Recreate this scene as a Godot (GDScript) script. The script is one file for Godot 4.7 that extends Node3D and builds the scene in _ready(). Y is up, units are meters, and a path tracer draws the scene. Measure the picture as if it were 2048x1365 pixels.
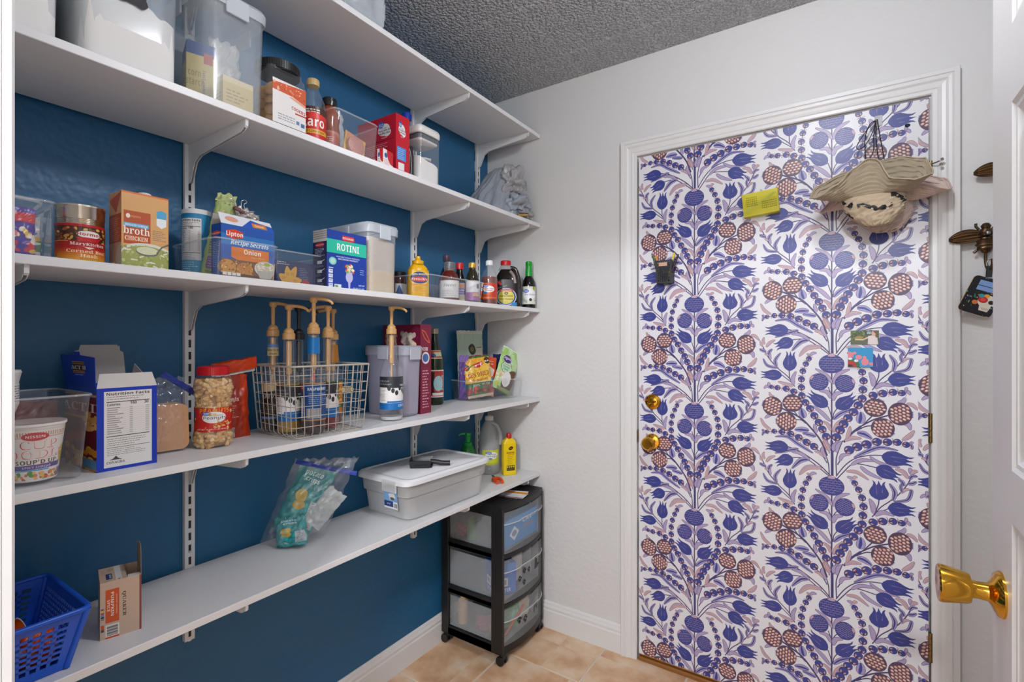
extends Node3D
# A pantry: left wall x = 0, back wall z = 0, floor y = 0. Metres.

var M := {}
var taken := {}
var rng := RandomNumberGenerator.new()
var fonts := {}
var glyphs := {}

const TOP2 := 1.832
const TOP3 := 1.443
const TOP4 := 1.036
const TOP5 := 0.694

# ------------------------------------------------------------------ painter: flat print for labels and wallpaper
class Pic:
	var im: Image
	var w: float
	var h: float
	var k: float
	var host
	func _init(host_, w_: int, h_: int, bg: Color, ss := 2.0):
		host = host_
		w = w_
		h = h_
		k = ss
		im = Image.create(int(w_ * ss), int(h_ * ss), false, Image.FORMAT_RGBA8)
		im.fill(bg)
	func rect(x, y, ww, hh, col: Color):
		im.fill_rect(Rect2i(roundi(x * k), roundi(y * k), maxi(1, roundi(ww * k)), maxi(1, roundi(hh * k))), col)
	func poly(pts: Array, col: Color):
		var n := pts.size()
		var ys := INF
		var ye := -INF
		var P := PackedVector2Array()
		for p in pts:
			P.append(p * k)
			ys = minf(ys, p.y * k)
			ye = maxf(ye, p.y * k)
		for yy in range(maxi(0, floori(ys)), mini(im.get_height() - 1, ceili(ye)) + 1):
			var c := yy + 0.5
			var xs := PackedFloat32Array()
			for i in n:
				var a := P[i]
				var b := P[(i + 1) % n]
				if (a.y <= c) != (b.y <= c):
					xs.append(a.x + (c - a.y) / (b.y - a.y) * (b.x - a.x))
			xs.sort()
			for i in range(0, xs.size() - 1, 2):
				var x0 := roundi(xs[i])
				var x1 := roundi(xs[i + 1])
				if x1 > x0:
					im.fill_rect(Rect2i(x0, yy, x1 - x0, 1), col)
	func ell(cx, cy, rx, ry, col: Color, rot := 0.0, n := 20):
		var pts := []
		for i in n:
			var a := TAU * i / n
			pts.append(Vector2(cx, cy) + Vector2(cos(a) * rx, sin(a) * ry).rotated(rot))
		poly(pts, col)
	func line(pts: Array, width: float, col: Color, taper := 1.0):
		var L := []
		var R := []
		var n := pts.size()
		for i in n:
			var d: Vector2 = (pts[mini(i + 1, n - 1)] - pts[maxi(i - 1, 0)]).normalized().orthogonal()
			var ww := width * 0.5 * lerpf(1.0, taper, float(i) / maxf(1, n - 1))
			L.append(pts[i] + d * ww)
			R.push_front(pts[i] - d * ww)
		poly(L + R, col)
	func text(s: String, x, y, size: float, col: Color, o := {}):
		# x, y: left end of the baseline (anchor 0), its middle (0.5) or its right end (1)
		var g: Array = host.glyph_tris(s, o.get("font", "sans"), o.get("bold", true))
		var wide: float = g[1]
		var sx: float = size * o.get("stretch", 1.0)
		if o.has("fit"):
			sx = o.fit / wide
		var rot: float = o.get("rot", 0.0)
		var off: float = -o.get("anchor", 0.5) * wide
		var t: PackedVector2Array = g[0]
		var org := Vector2(x, y)
		for i in range(0, t.size(), 3):
			var q := []
			for j in 3:
				var v := t[i + j]
				q.append(org + Vector2((v.x + off) * sx - v.y * size * o.get("slant", 0.0) * -1.0, -v.y * size).rotated(rot))
			poly(q, col)
	func lines(x, y, ww, n: int, step: float, th: float, col: Color, r: RandomNumberGenerator):
		# small print too fine to read
		for i in n:
			var px: float = x
			var end: float = x + ww * (r.randf_range(0.6, 1.0))
			while px < end:
				var l := r.randf_range(th * 1.5, th * 5.0)
				rect(px, y + i * step, minf(l, end - px), th, col)
				px += l + th * 0.9
	func bars(x, y, ww, hh, r: RandomNumberGenerator):
		rect(x - 2, y - 2, ww + 4, hh + 4, Color.WHITE)
		var px: float = x
		while px < x + ww:
			var b := r.randf_range(0.8, 2.6)
			rect(px, y, b, hh, Color("1b1b1b"))
			px += b + r.randf_range(0.8, 2.4)
	func blobs(x, y, ww, hh, n: int, r0: float, r1: float, cols: Array, r: RandomNumberGenerator):
		for i in n:
			ell(x + r.randf() * ww, y + r.randf() * hh, r.randf_range(r0, r1), r.randf_range(r0, r1) * 0.7, cols[r.randi() % cols.size()], r.randf() * PI, 9)
	func tex() -> ImageTexture:
		im.resize(int(w), int(h), Image.INTERPOLATE_TRILINEAR if false else Image.INTERPOLATE_BILINEAR)
		return ImageTexture.create_from_image(im)

func glyph_tris(s: String, font: String, bold: bool) -> Array:
	var key := s + "|" + font + str(bold)
	if glyphs.has(key):
		return glyphs[key]
	var fk := font + str(bold)
	if not fonts.has(fk):
		var f := SystemFont.new()
		f.font_names = PackedStringArray([{"sans": "Droid Sans", "serif": "Droid Serif", "mono": "Droid Sans Mono"}[font]])
		f.font_weight = 700 if bold else 400
		fonts[fk] = f
	var t := TextMesh.new()
	t.font = fonts[fk]
	t.text = s
	t.font_size = 64
	t.pixel_size = 1.0 / 64.0
	t.depth = 0.0
	t.curve_step = 4.0
	t.horizontal_alignment = HORIZONTAL_ALIGNMENT_LEFT
	var arr := t.get_mesh_arrays()
	var v: PackedVector3Array = arr[Mesh.ARRAY_VERTEX]
	var ix: PackedInt32Array = arr[Mesh.ARRAY_INDEX] if arr[Mesh.ARRAY_INDEX] != null else PackedInt32Array(range(v.size()))
	var out := PackedVector2Array()
	var lo := Vector2(INF, INF)
	var hi := Vector2(-INF, -INF)
	for i in ix:
		lo = lo.min(Vector2(v[i].x, v[i].y))
		hi = hi.max(Vector2(v[i].x, v[i].y))
	# baseline: measured once per font from a letter without descender
	var base := lo.y
	if s != "H":
		base = lo.y + 0.0
		var ref: Array = glyph_tris("H", font, bold)
		base = ref[2]
	for i in ix:
		out.append(Vector2(v[i].x - lo.x, v[i].y - base))
	glyphs[key] = [out, hi.x - lo.x, base]
	return glyphs[key]

# ------------------------------------------------------------------ materials
func mat(col: Color, rough := 0.5, o := {}) -> StandardMaterial3D:
	var m := StandardMaterial3D.new()
	m.albedo_color = col
	m.roughness = rough
	for key in o:
		m.set(key, o[key])
	return m

func pmat(p: Pic, rough := 0.45, o := {}) -> StandardMaterial3D:
	var m := mat(Color.WHITE, rough, o)
	m.albedo_texture = p.tex()
	m.texture_repeat = false
	return m

func clear(col: Color, alpha: float, rough := 0.06, o := {}) -> StandardMaterial3D:
	var c := col
	c.a = alpha
	var m := mat(c, rough, o)
	m.transparency = BaseMaterial3D.TRANSPARENCY_ALPHA
	return m

func relief(m: StandardMaterial3D, noise: FastNoiseLite, scale: float, cm: float, size := 512):
	var t := NoiseTexture2D.new()
	t.width = size
	t.height = size
	t.seamless = true
	t.noise = noise
	m.heightmap_enabled = true
	m.heightmap_texture = t
	m.heightmap_scale = cm
	m.uv1_triplanar = true
	m.uv1_world_triplanar = true
	m.uv1_scale = Vector3.ONE * scale

func noise(kind: int, freq: float, oct := 3, sd := 1) -> FastNoiseLite:
	var n := FastNoiseLite.new()
	n.noise_type = kind
	n.frequency = freq
	n.fractal_octaves = oct
	n.seed = sd
	return n

# ------------------------------------------------------------------ nodes
func numbered(called: String) -> String:
	var n: int = taken.get(called, 0)
	taken[called] = n + 1
	return called if n == 0 else "%s_%03d" % [called, n]

func thing(called: String, label: String, category: String, at := Vector3.ZERO, turn := 0.0, group := "") -> Node3D:
	var o := Node3D.new()
	o.name = numbered(called)
	add_child(o)
	o.position = at
	o.rotation.y = deg_to_rad(turn)
	o.set_meta("label", label)
	o.set_meta("category", category)
	if group:
		o.set_meta("group", group)
	return o

func part(called: String, shape, m: Material, parent: Node3D = self, at := Vector3.ZERO, rot := Vector3.ZERO) -> MeshInstance3D:
	var o := MeshInstance3D.new()
	o.name = called
	if shape is SurfaceTool:
		shape.generate_normals()
		shape = shape.commit()
	o.mesh = shape
	o.material_override = m
	parent.add_child(o, true)
	o.position = at
	o.rotation_degrees = rot
	return o

func struct(called: String, shape, m: Material, label := "", category := "", at := Vector3.ZERO) -> MeshInstance3D:
	var o := part(called, shape, m, self, at)
	o.set_meta("kind", "structure")
	if label:
		o.set_meta("label", label)
		o.set_meta("category", category)
	return o

# ------------------------------------------------------------------ shapes
func mb() -> SurfaceTool:
	var st := SurfaceTool.new()
	st.begin(Mesh.PRIMITIVE_TRIANGLES)
	st.set_smooth_group(-1)
	st.set_uv(Vector2.ZERO)
	return st

func face(st: SurfaceTool, p: Array, out: Vector3, uv := []):
	# a flat convex polygon whose front looks towards out
	var n := Vector3.ZERO
	for i in range(1, p.size() - 1):
		n += (p[i] - p[0]).cross(p[i + 1] - p[0])
	var flip := n.dot(out) > 0
	for i in range(1, p.size() - 1):
		var q := [0, i + 1, i] if flip else [0, i, i + 1]
		for j in q:
			if uv.size():
				st.set_uv(uv[j])
			st.add_vertex(p[j])

func box(st: SurfaceTool, c: Vector3, s: Vector3, b := 0.0, xf := Transform3D()):
	var hs := s * 0.5
	b = minf(b, minf(hs.x, minf(hs.y, hs.z)) * 0.98)
	var ctr := xf * c
	var P := func(sx, sy, sz, ax):
		var v := Vector3(sx * (hs.x - (0.0 if ax == 0 else b)), sy * (hs.y - (0.0 if ax == 1 else b)), sz * (hs.z - (0.0 if ax == 2 else b)))
		return xf * (c + v)
	for sg in [-1, 1]:
		face(st, [P.call(sg, -1, -1, 0), P.call(sg, 1, -1, 0), P.call(sg, 1, 1, 0), P.call(sg, -1, 1, 0)], xf.basis * Vector3(sg, 0, 0))
		face(st, [P.call(-1, sg, -1, 1), P.call(1, sg, -1, 1), P.call(1, sg, 1, 1), P.call(-1, sg, 1, 1)], xf.basis * Vector3(0, sg, 0))
		face(st, [P.call(-1, -1, sg, 2), P.call(1, -1, sg, 2), P.call(1, 1, sg, 2), P.call(-1, 1, sg, 2)], xf.basis * Vector3(0, 0, sg))
	if b <= 0.0:
		return
	for s1 in [-1, 1]:
		for s2 in [-1, 1]:
			face(st, [P.call(s1, s2, -1, 0), P.call(s1, s2, 1, 0), P.call(s1, s2, 1, 1), P.call(s1, s2, -1, 1)], xf.basis * Vector3(s1, s2, 0))
			face(st, [P.call(s1, -1, s2, 0), P.call(s1, 1, s2, 0), P.call(s1, 1, s2, 2), P.call(s1, -1, s2, 2)], xf.basis * Vector3(s1, 0, s2))
			face(st, [P.call(-1, s1, s2, 1), P.call(1, s1, s2, 1), P.call(1, s1, s2, 2), P.call(-1, s1, s2, 2)], xf.basis * Vector3(0, s1, s2))
			for s3 in [-1, 1]:
				face(st, [P.call(s1, s2, s3, 0), P.call(s1, s2, s3, 1), P.call(s1, s2, s3, 2)], xf.basis * Vector3(s1, s2, s3))

func bx(w: float, h: float, d: float, b := 0.0, lift := true) -> SurfaceTool:
	var st := mb()
	box(st, Vector3(0, h * 0.5 if lift else 0.0, 0), Vector3(w, h, d), b)
	return st

func grid(st: SurfaceTool, nu: int, nv: int, f: Callable, group := 0):
	# f(u, v) -> Vector3; the front is on the side that u x v points to
	st.set_smooth_group(group)
	for i in nu:
		for j in nv:
			var q := []
			for e in [[0, 0], [1, 0], [1, 1], [0, 1]]:
				var u := float(i + e[0]) / nu
				var v := float(j + e[1]) / nv
				q.append([f.call(u, v), Vector2(u, 1.0 - v)])
			for t in [[0, 2, 1], [0, 3, 2]]:
				for x in t:
					st.set_uv(q[x][1])
					st.add_vertex(q[x][0])

func cross(a: float, n: float) -> float:
	return 1.0 if n == 2.0 else pow(pow(absf(cos(a)), n) + pow(absf(sin(a)), n), -1.0 / n)

func lathe(st: SurfaceTool, prof: Array, seg := 32, o := {}):
	# prof: Vector2(radius, y), bottom to top. o: sx, sz, n (superellipse), a0, a1 (a span of angles), at
	var sx: float = o.get("sx", 1.0)
	var sz: float = o.get("sz", 1.0)
	var n: float = o.get("n", 2.0)
	var a0: float = o.get("a0", 0.0)
	var a1: float = o.get("a1", TAU)
	var at: Vector3 = o.get("at", Vector3.ZERO)
	var grp: int = o.get("group", 1)
	var total := 0.0
	for i in range(1, prof.size()):
		total += prof[i].distance_to(prof[i - 1])
	var run := 0.0
	for i in range(1, prof.size()):
		var p: Vector2 = prof[i - 1]
		var q: Vector2 = prof[i]
		if i > 1:
			var d0: Vector2 = (p - prof[i - 2]).normalized()
			if d0.dot((q - p).normalized()) < 0.8:
				grp += 1
		st.set_smooth_group(grp)
		var v0 := 1.0 - run / total
		run += p.distance_to(q)
		var v1 := 1.0 - run / total
		for j in seg:
			var u0 := float(j) / seg
			var u1 := float(j + 1) / seg
			var b0 := lerpf(a0, a1, u0)
			var b1 := lerpf(a0, a1, u1)
			var A := func(r: float, y: float, a: float) -> Vector3:
				var c := r * cross(a, n)
				return at + Vector3(cos(a) * c * sx, y, -sin(a) * c * sz)
			var P00: Vector3 = A.call(p.x, p.y, b0)
			var P10: Vector3 = A.call(p.x, p.y, b1)
			var P01: Vector3 = A.call(q.x, q.y, b0)
			var P11: Vector3 = A.call(q.x, q.y, b1)
			var list := []
			if p.x > 1e-6:
				list.append([P00, P11, P10, u0, v0, u1, v1, u1, v0])
			if q.x > 1e-6:
				list.append([P00, P01, P11, u0, v0, u0, v1, u1, v1])
			for t in list:
				for x in 3:
					st.set_uv(Vector2(t[3 + x * 2], t[4 + x * 2]))
					st.add_vertex(t[x])
	st.set_smooth_group(-1)

func lathed(prof: Array, seg := 32, o := {}) -> SurfaceTool:
	var st := mb()
	lathe(st, prof, seg, o)
	return st

func tube(st: SurfaceTool, pts: Array, r: float, seg := 8, closed := false, r2 := -1.0):
	var n := pts.size()
	var rings := []
	var up := Vector3.UP
	for i in n:
		var a: Vector3 = pts[(i - 1 + n) % n] if closed else pts[maxi(i - 1, 0)]
		var b: Vector3 = pts[(i + 1) % n] if closed else pts[mini(i + 1, n - 1)]
		var t := (b - a).normalized()
		if absf(up.dot(t)) > 0.95 or i == 0:
			up = Vector3.UP if absf(t.y) < 0.9 else Vector3.RIGHT
		var s := t.cross(up).normalized()
		up = s.cross(t).normalized()
		var rr := r if r2 < 0 else lerpf(r, r2, float(i) / maxf(1, n - 1))
		var ring := []
		for j in seg:
			var an := TAU * j / seg
			ring.append(pts[i] + (s * cos(an) + up * sin(an)) * rr)
		rings.append(ring)
	st.set_smooth_group(7)
	for i in (n if closed else n - 1):
		var A: Array = rings[i]
		var B: Array = rings[(i + 1) % n]
		var mid: Vector3 = (pts[i] + pts[(i + 1) % n]) * 0.5
		for j in seg:
			var k := (j + 1) % seg
			var c: Vector3 = (A[j] + A[k] + B[j] + B[k]) * 0.25
			face(st, [A[j], A[k], B[k], B[j]], c - mid)
	st.set_smooth_group(-1)
	if not closed:
		face(st, rings[0], pts[0] - pts[1])
		face(st, rings[n - 1], pts[n - 1] - pts[n - 2])

func tubed(pts: Array, r: float, seg := 8, closed := false, r2 := -1.0) -> SurfaceTool:
	var st := mb()
	tube(st, pts, r, seg, closed, r2)
	return st

func slab(st: SurfaceTool, poly: PackedVector2Array, depth: float, xf := Transform3D()):
	# poly in the xy plane, extruded from z = 0 to -depth; front looks to +z; uv runs over its box
	var lo := Vector2(INF, INF)
	var hi := -lo
	for p in poly:
		lo = lo.min(p)
		hi = hi.max(p)
	var idx := Geometry2D.triangulate_polygon(poly)
	for i in range(0, idx.size(), 3):
		var a := []
		var b := []
		var uv := []
		for j in 3:
			var p := poly[idx[i + j]]
			a.append(xf * Vector3(p.x, p.y, 0))
			b.append(xf * Vector3(p.x, p.y, -depth))
			uv.append(Vector2((p.x - lo.x) / (hi.x - lo.x), 1.0 - (p.y - lo.y) / (hi.y - lo.y)))
		face(st, a, xf.basis.z, uv)
		face(st, b, -xf.basis.z, uv)
	var area := 0.0
	for i in poly.size():
		area += poly[i].cross(poly[(i + 1) % poly.size()])
	for i in poly.size():
		var p := poly[i]
		var q := poly[(i + 1) % poly.size()]
		var o := Vector3(q.y - p.y, p.x - q.x, 0) * signf(area)
		face(st, [xf * Vector3(p.x, p.y, 0), xf * Vector3(q.x, q.y, 0), xf * Vector3(q.x, q.y, -depth), xf * Vector3(p.x, p.y, -depth)], xf.basis * o)

func slabbed(poly: PackedVector2Array, depth: float) -> SurfaceTool:
	var st := mb()
	slab(st, poly, depth)
	return st

func rounded(w: float, h: float, r: float, n := 5, ctr := Vector2.ZERO) -> PackedVector2Array:
	var out := PackedVector2Array()
	for c in [[1, 1, 0.0], [-1, 1, PI / 2], [-1, -1, PI], [1, -1, PI * 1.5]]:
		for i in n + 1:
			var a: float = c[2] + PI / 2 * i / n
			out.append(ctr + Vector2(c[0] * (w / 2 - r) + cos(a) * r, c[1] * (h / 2 - r) + sin(a) * r))
	return out

func sheet_quad(p: Array, out: Vector3, uv := []) -> SurfaceTool:
	var st := mb()
	face(st, p, out, uv if uv.size() else [Vector2(0, 1), Vector2(1, 1), Vector2(1, 0), Vector2(0, 0)])
	return st

func carton(w: float, h: float, d: float, faces: Dictionary, cells: Dictionary, open_top := false) -> SurfaceTool:
	# one box, each face with its own rectangle of an atlas; faces: side -> Rect2 (uv); w along x, front is +z
	var st := mb()
	var x := w / 2
	var z := d / 2
	var S := {
		"front": [[Vector3(-x, 0, z), Vector3(x, 0, z), Vector3(x, h, z), Vector3(-x, h, z)], Vector3(0, 0, 1)],
		"back": [[Vector3(x, 0, -z), Vector3(-x, 0, -z), Vector3(-x, h, -z), Vector3(x, h, -z)], Vector3(0, 0, -1)],
		"right": [[Vector3(x, 0, z), Vector3(x, 0, -z), Vector3(x, h, -z), Vector3(x, h, z)], Vector3(1, 0, 0)],
		"left": [[Vector3(-x, 0, -z), Vector3(-x, 0, z), Vector3(-x, h, z), Vector3(-x, h, -z)], Vector3(-1, 0, 0)],
		"top": [[Vector3(-x, h, z), Vector3(x, h, z), Vector3(x, h, -z), Vector3(-x, h, -z)], Vector3(0, 1, 0)],
		"bottom": [[Vector3(-x, 0, -z), Vector3(x, 0, -z), Vector3(x, 0, z), Vector3(-x, 0, z)], Vector3(0, -1, 0)]}
	for s in S:
		if s == "top" and open_top:
			continue
		var r: Rect2 = faces.get(s, faces["plain"])
		face(st, S[s][0], S[s][1], [Vector2(r.position.x, r.end.y), r.end, Vector2(r.end.x, r.position.y), r.position])
	return st

func arc(c: Vector3, a: Vector3, b: Vector3, t0: float, t1: float, n: int) -> Array:
	var out := []
	for i in n + 1:
		var t := lerpf(t0, t1, float(i) / n)
		out.append(c + a * cos(t) + b * sin(t))
	return out

func curve(p: Array, n := 8) -> Array:
	# Catmull-Rom through the points (Vector2 or Vector3)
	var out := []
	for i in p.size() - 1:
		var a = p[maxi(i - 1, 0)]
		var b = p[i]
		var c = p[i + 1]
		var d = p[mini(i + 2, p.size() - 1)]
		for j in n:
			out.append(b.cubic_interpolate(c, a, d, float(j) / n))
	out.append(p[-1])
	return out

func _ready():
	rng.seed = 7
	# ---- camera: level, 1.3 m high, just outside the doorway
	var cam := Camera3D.new()
	cam.name = "camera"
	add_child(cam)
	cam.position = Vector3(1.46, 1.295, 1.987)
	cam.rotation.y = atan(664.0 / 1002.6)
	cam.fov = 2.0 * rad_to_deg(atan(682.5 / 1002.6))
	cam.near = 0.02
	cam.far = 30.0
	# ---- environment: a closed room, so hardly any sky
	var env := Environment.new()
	env.background_mode = Environment.BG_COLOR
	env.background_color = Color(0.02, 0.02, 0.02)
	env.tonemap_mode = Environment.TONE_MAPPER_LINEAR
	env.tonemap_exposure = 1.0
	env.sdfgi_enabled = true
	env.ssao_enabled = true
	env.ssil_enabled = true
	var we := WorldEnvironment.new()
	we.name = "environment"
	we.environment = env
	add_child(we)
	# ---- lamps
	ceiling_lamp(Vector3(1.40, 2.45, 1.08), 0.66, "round frosted ceiling light in the middle of the pantry")
	ceiling_lamp(Vector3(1.55, 2.45, 3.40), 4.6, "unseen round frosted ceiling light in the hall, out of view, placed to light the shelves")  # hall lamp is out of view, placed to light the shelves from the front
	room()
	far_door()
	near_door()
	shelving()
	shell_mats()
	shelf_two()
	shelf_three()
	shelf_four()
	shelf_five()
	cart()
	door_things()

func ceiling_lamp(at: Vector3, energy: float, label: String):
	var t := thing("ceiling_light", label, "ceiling light", at)
	part("canopy", lathed([Vector2(0, -0.03), Vector2(0.15, -0.03), Vector2(0.16, -0.02), Vector2(0.16, 0.0), Vector2(0, 0)], 40), mat(Color("d9d4c8"), 0.3, {"metallic": 0.6}), t)
	var prof := []
	for i in 11:
		var a := PI / 2 * i / 10.0
		prof.append(Vector2(sin(a) * 0.14, -0.03 - cos(a) * 0.075))
	part("diffuser", lathed(prof, 40), mat(Color("fdfdff"), 0.3, {"emission_enabled": true, "emission": Color("fafcff"), "emission_energy_multiplier": 3.0}), t)
	var l := OmniLight3D.new()
	l.name = "lamp"
	l.light_energy = energy
	l.light_color = Color("f4f7ff")
	l.light_size = 0.09
	l.shadow_enabled = true
	l.omni_range = 12.0
	l.omni_attenuation = 2.0
	t.add_child(l)
	l.position = Vector3(0, -0.09, 0)

func room():
	M.wall = mat(Color("dbdad8"), 0.55)
	relief(M.wall, noise(FastNoiseLite.TYPE_SIMPLEX_SMOOTH, 0.03, 2, 3), 2.4, 0.06)
	M.blue = mat(Color("1f5f88"), 0.42)
	relief(M.blue, noise(FastNoiseLite.TYPE_SIMPLEX_SMOOTH, 0.03, 2, 5), 2.4, 0.09)
	M.ceil = mat(Color("cfd1d4"), 0.5)
	relief(M.ceil, noise(FastNoiseLite.TYPE_CELLULAR, 0.055, 2, 9), 3.0, 2.4)
	M.ceil.heightmap_flip_texture = true
	M.trim = mat(Color("e2e1df"), 0.35)
	M.white = mat(Color("e4e4e4"), 0.38)
	M.steel_white = mat(Color("dfdfdf"), 0.3)
	M.brass = mat(Color("dca63c"), 0.12, {"metallic": 1.0})
	M.bronze = mat(Color("8a7650"), 0.35, {"metallic": 1.0})
	M.black = mat(Color("17171a"), 0.4)
	M.chrome = mat(Color("c8c8c8"), 0.15, {"metallic": 1.0})
	M.grout = mat(Color("d8cdbb"), 0.9)
	var XR := 2.35
	var ZF := 1.835
	# floor with its tiles
	var st := mb()
	box(st, Vector3(0.95, -0.06, 2.1), Vector3(3.2, 0.12, 5.0))
	var fl := struct("floor", st, M.grout, "peach ceramic tiled floor with pale grout lines", "floor", Vector3(0, -0.002, 0))
	var tones := []
	for i in 5:
		var n := NoiseTexture2D.new()
		n.width = 256
		n.height = 256
		n.noise = noise(FastNoiseLite.TYPE_SIMPLEX, 0.008, 5, 20 + i)
		var g := Gradient.new()
		g.offsets = PackedFloat32Array([0.0, 0.35, 0.62, 1.0])
		g.colors = PackedColorArray([Color("c79a74"), Color("dab089"), Color("e3c19e"), Color("ead2b8")])
		n.color_ramp = g
		var m := mat(Color.WHITE, 0.42)
		m.albedo_texture = n
		m.uv1_triplanar = true
		m.uv1_scale = Vector3.ONE * 2.6
		m.uv1_offset = Vector3(i * 0.31, 0, i * 0.17)
		tones.append(m)
	var tile := mb()
	box(tile, Vector3(0, -0.005, 0), Vector3(0.330, 0.010, 0.330), 0.002)
	tile.generate_normals()
	var tile_mesh := tile.commit()
	for i in range(-1, 6):
		for j in range(0, 13):
			var o := part("tile", tile_mesh, tones[(i * 3 + j * 7 + 40) % 5], fl, Vector3(0.285 + 0.336 * (i + 0.5) - 0.336 * 0, 0.002, 0.264 + 0.336 * (j - 0.5)))
			o.rotation_degrees.y = 90 * ((i * 5 + j * 3 + 20) % 4)
	# walls, each with thickness
	var W := func(called, c: Vector3, s: Vector3, m, label):
		var b := mb()
		box(b, c, s)
		return struct(called, b, m, label, "wall")
	W.call("wall_left", Vector3(-0.06, 1.23, 0.855), Vector3(0.12, 2.46, 1.96), M.blue, "deep blue painted wall behind the white shelves")
	var wb := mb()
	box(wb, Vector3(0.3815, 1.23, -0.06), Vector3(0.763, 2.46, 0.12))
	box(wb, Vector3((1.677 + XR) / 2, 1.23, -0.06), Vector3(XR - 1.677, 2.46, 0.12))
	box(wb, Vector3(1.22, 2.2515, -0.06), Vector3(0.914, 0.417, 0.12))
	struct("wall_back", wb, M.wall, "off white textured wall around the patterned door", "wall")
	W.call("wall_right", Vector3(XR + 0.06, 1.23, 0.915), Vector3(0.12, 2.46, 2.07), M.wall, "white wall beyond the open door")
	var wf := mb()
	box(wf, Vector3(0.335, 1.23, ZF + 0.055), Vector3(0.67, 2.46, 0.11))
	box(wf, Vector3((1.72 + XR) / 2, 1.23, ZF + 0.055), Vector3(XR - 1.72, 2.46, 0.11))
	box(wf, Vector3(1.195, 2.26, ZF + 0.055), Vector3(1.05, 0.40, 0.11))
	struct("wall_front", wf, M.wall, "white wall with the doorway one looks through", "wall")
	W.call("wall_hall_left", Vector3(-0.56, 1.23, 3.16), Vector3(0.12, 2.46, 2.64), M.wall, "unseen white wall of the hall")
	W.call("wall_hall_right", Vector3(2.46, 1.23, 3.21), Vector3(0.12, 2.46, 2.53), M.wall, "unseen white wall of the hall opposite")
	W.call("wall_hall_back", Vector3(0.95, 1.23, 4.46), Vector3(3.14, 2.46, 0.12), M.wall, "unseen white wall behind the viewer")  # hall is out of view, made deep enough to carry its lamp
	W.call("wall_hall_end", Vector3(-0.28, 1.23, ZF + 0.055), Vector3(0.56, 2.46, 0.11), M.wall, "white wall beside the blue room")
	var cl := mb()
	box(cl, Vector3(0.95, 2.50, 2.1), Vector3(3.3, 0.10, 5.0))
	struct("ceiling", cl, M.ceil, "grey white ceiling with coarse sprayed texture", "ceiling")
	# baseboards
	var prof := [Vector2(0, 0), Vector2(0.014, 0), Vector2(0.014, 0.078), Vector2(0.011, 0.084), Vector2(0.012, 0.094), Vector2(0.008, 0.104), Vector2(0.007, 0.110), Vector2(0.003, 0.117), Vector2(0, 0.117)]
	var bb := mb()
	for i in prof.size() - 1:
		var p: Vector2 = prof[i]
		var q: Vector2 = prof[i + 1]
		var out := Vector3((q - p).y, -(q - p).x, 0)
		face(bb, [Vector3(p.x, p.y, 0.0), Vector3(q.x, q.y, 0.0), Vector3(q.x, q.y, ZF), Vector3(p.x, p.y, ZF)], out)
	struct("baseboard_left", bb, M.trim, "white moulded baseboard along the blue wall", "baseboard")
	var b2 := mb()
	for i in prof.size() - 1:
		var p: Vector2 = prof[i]
		var q: Vector2 = prof[i + 1]
		for s in [[0.0, 0.692], [1.743, XR]]:
			face(b2, [Vector3(s[0], p.y, p.x), Vector3(s[0], q.y, q.x), Vector3(s[1], q.y, q.x), Vector3(s[1], p.y, p.x)], Vector3(0, -(q - p).x, (q - p).y))
	struct("baseboard_back", b2, M.trim, "white moulded baseboard under the white back wall", "baseboard")

const CASING := [Vector2(0, 0), Vector2(0, 0.008), Vector2(0.003, 0.011), Vector2(0.013, 0.0115), Vector2(0.016, 0.0135), Vector2(0.024, 0.012), Vector2(0.033, 0.0135), Vector2(0.039, 0.0175), Vector2(0.047, 0.0185), Vector2(0.050, 0.0165), Vector2(0.052, 0.0195), Vector2(0.064, 0.0195), Vector2(0.066, 0.017), Vector2(0.066, 0)]

func casing(x0: float, x1: float, y1: float, z: float, dir: float) -> SurfaceTool:
	# mitred moulding round three sides of an opening in the plane z, standing out along dir
	var st := mb()
	var R := func(p: Vector2) -> Array:
		var zz := z + p.y * dir
		return [Vector3(x0 - p.x, 0, zz), Vector3(x0 - p.x, y1 + p.x, zz), Vector3(x1 + p.x, y1 + p.x, zz), Vector3(x1 + p.x, 0, zz)]
	var ways := [Vector3(-1, 0, 0), Vector3(0, 1, 0), Vector3(1, 0, 0)]
	for i in CASING.size() - 1:
		var p: Vector2 = CASING[i]
		var q: Vector2 = CASING[i + 1]
		var A: Array = R.call(p)
		var B: Array = R.call(q)
		var t := q - p
		for s in 3:
			var out: Vector3 = ways[s] * -t.y + Vector3(0, 0, dir) * t.x
			face(st, [A[s], A[s + 1], B[s + 1], B[s]], out)
	return st

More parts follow.
